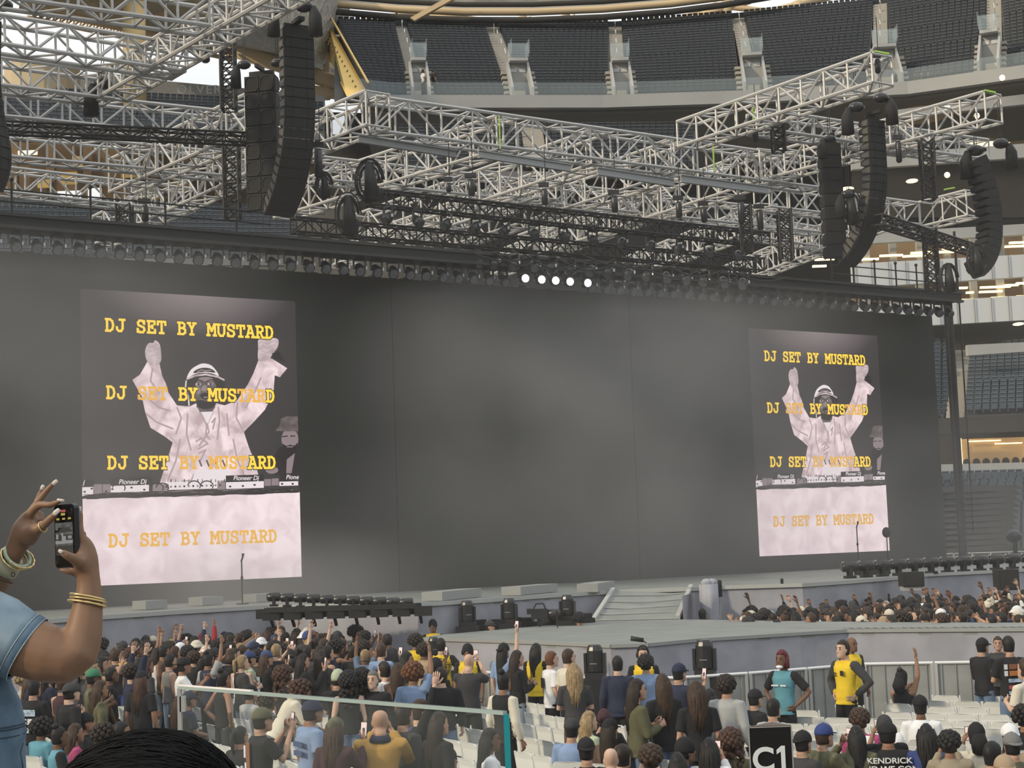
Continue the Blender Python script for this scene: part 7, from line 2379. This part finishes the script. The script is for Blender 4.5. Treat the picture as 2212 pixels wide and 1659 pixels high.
# ---- the head of black hair at the bottom
YH = 2.4
hc_ = P(322, 1742, YH)
hp = thing('person', 'blurry black haired head at the bottom edge right before the camera', 'person', (hc_.x, hc_.y, 1.95))
b = MB()
b.ell(hc_ + V((0, .02, -.02)), (.078, .098, .11), 16, 10)
b.tube([hc_ + V((0, .0, -.10)), hc_ + V((0, 0, -.22))], [.06, .065], 12)
b.tube([hc_ + V((-.2, .02, -.27)), hc_ + V((0, .0, -.23)), hc_ + V((.2, .02, -.27))], [.06, .085, .06], 12)
me = join_remesh(b, .008, 'body', 3)
me.materials.append(M_skins[1])
o = link('body', me, hp)
o.location = -hp.location
M_bhair = mat('black hair strands', (.006, .006, .0065), .75, spec=.12)
hm = MB()
hm.ell(hc_ + V((0, -.005, .0)), (.132, .138, .104), 26, 16)
hm.tube([hc_ + V((0, -.06, -.02)), hc_ + V((0, -.09, -.2)), hc_ + V((0, -.08, -.38))], [.115, .12, .06], 16)
rh = random.Random(5)
for i in range(900):
    a = rh.uniform(0, 2 * math.pi)
    t0 = rh.uniform(-.25, .55)
    pts = []
    side = rh.choice((-1, 1))
    for k in range(6):
        t = t0 + side * k * .11
        bend = a + k * .05
        r = 1.0 + .012 * math.sin(i * 1.3 + k) + rh.uniform(0, .035)
        th = t
        x = math.sin(th * 1.45) * .132 * r
        zc = math.cos(th * 1.45)
        y = (rh.random() * .0 + math.cos(a)) * .138 * zc
        pts.append(hc_ + V((x, -.005 + y * .95, abs(zc) * math.sqrt(max(.02, 1 - math.cos(a) ** 2 * .98)) * .104 * r)))
    hm.tube(pts, [.0012, .0014, .0014, .0012, .001, .0004], 4, caps=False)
o = link('hair', hm.mesh('hair', [M_bhair], True), hp)
o.location = -hp.location
tr = MB().tube([hc_ + V((0, 0, -.25)), hc_ + V((0, .02, -.55)), hc_ + V((0, .02, -.85))], [.17, .16, .17], 16, flat=((0, 1, 0), .65))
for sx in (-.09, .09):
    tr.tube([hc_ + V((sx, .02, -.8)), V((hc_.x + sx, hc_.y + .02, 1.97))], [.09, .06], 12)
o = link('dark_clothes', tr.mesh('dark_clothes', [cmat('black')], True), hp)
o.location = -hp.location
# ================================================================ haze
def vol_mat(name, dens, noise=None, col=(1, 1, 1), aniso=0.0):
    m = bpy.data.materials.new(name)
    m.use_nodes = True
    t = m.node_tree
    t.nodes.clear()
    o = t.nodes.new('ShaderNodeOutputMaterial')
    v = t.nodes.new('ShaderNodeVolumeScatter')
    v.inputs['Color'].default_value = (*col, 1)
    v.inputs['Density'].default_value = dens
    v.inputs['Anisotropy'].default_value = aniso
    t.links.new(v.outputs[0], o.inputs['Volume'])
    if noise:
        tc = t.nodes.new('ShaderNodeTexCoord')
        n = t.nodes.new('ShaderNodeTexNoise')
        n.inputs['Scale'].default_value = noise[0]
        n.inputs['Detail'].default_value = 3
        n.inputs['Roughness'].default_value = 0.55
        mr = t.nodes.new('ShaderNodeMapRange')
        mr.inputs['From Min'].default_value = noise[1]
        mr.inputs['From Max'].default_value = noise[2]
        mr.inputs['To Min'].default_value = dens * .08
        mr.inputs['To Max'].default_value = dens
        mp = t.nodes.new('ShaderNodeMapping')
        mp.inputs['Location'].default_value = noise[3]
        t.links.new(tc.outputs['Object'], mp.inputs[0])
        t.links.new(mp.outputs[0], n.inputs['Vector'])
        t.links.new(n.outputs['Fac'], mr.inputs['Value'])
        t.links.new(mr.outputs[0], v.inputs['Density'])
    return m
plan_ = [V((-9, 9, 0)), V((9, 9, 0)), V((17, 40, 0)), WP(s_r + 5, 0, 6.4), WP(-9, 0, 6.4)]
hz = MB().prism([p + V((0, 0, .02)) for p in plan_], (0, 0, 11.2)).build('haze', vol_mat('thin haze', 0.0013, col=(1, .99, .97)))
tag(hz, 'thin haze hanging over the crowd and in front of the stage', 'haze', kind='stuff')


m = MB()
wbox(m, -9, s_r + .3, ZD + .02, z_top - .5, -6.2, -.08)
sm_ = vol_mat('drifting smoke', 0.14, (0.17, 0.28, 0.76, (3.1, 0, 1.7)))
_t = sm_.node_tree                # the smoke hangs in a few plumes
_v = [n for n in _t.nodes if n.type == 'VOLUME_SCATTER'][0]
_src = _v.inputs['Density'].links[0].from_socket
_tc = _t.nodes.new('ShaderNodeTexCoord')
acc = None
for (px, py, rx, rz, k) in ((1170, 900, 9, 5.5, 1.2), (10, 840, 7, 7, .85), (1100, 1180, 14, 3.5, .4), (1540, 1120, 7, 4.5, .85), (2010, 1150, 6, 5, .95), (430, 1290, 5, 2.0, 1.4), (1480, 720, 5, 3, .45)):
    s_, z_ = WS(px, py)
    mp = _t.nodes.new('ShaderNodeMapping')
    mp.inputs['Scale'].default_value = (1 / rx, .10, 1 / rz)
    mp.inputs['Location'].default_value = (-s_ / rx, .25, -z_ / rz)
    gd = _t.nodes.new('ShaderNodeTexGradient')
    gd.gradient_type = 'SPHERICAL'
    ml = _t.nodes.new('ShaderNodeMath')
    ml.operation = 'MULTIPLY'
    ml.inputs[1].default_value = k
    _t.links.new(_tc.outputs['Object'], mp.inputs[0])
    _t.links.new(mp.outputs[0], gd.inputs[0])
    _t.links.new(gd.outputs['Fac'], ml.inputs[0])
    if acc is None:
        acc = ml.outputs[0]
    else:
        ad = _t.nodes.new('ShaderNodeMath')
        _t.links.new(acc, ad.inputs[0])
        _t.links.new(ml.outputs[0], ad.inputs[1])
        acc = ad.outputs[0]
mu = _t.nodes.new('ShaderNodeMath')
mu.operation = 'MULTIPLY'
_t.links.new(acc, mu.inputs[0])
_t.links.new(_src, mu.inputs[1])
_t.links.new(mu.outputs[0], _v.inputs['Density'])
hz2 = m.build('smoke', sm_, loc=W0)
hz2.rotation_euler = (0, 0, YAW)
tag(hz2, 'grey smoke drifting before the video wall', 'smoke', kind='stuff')
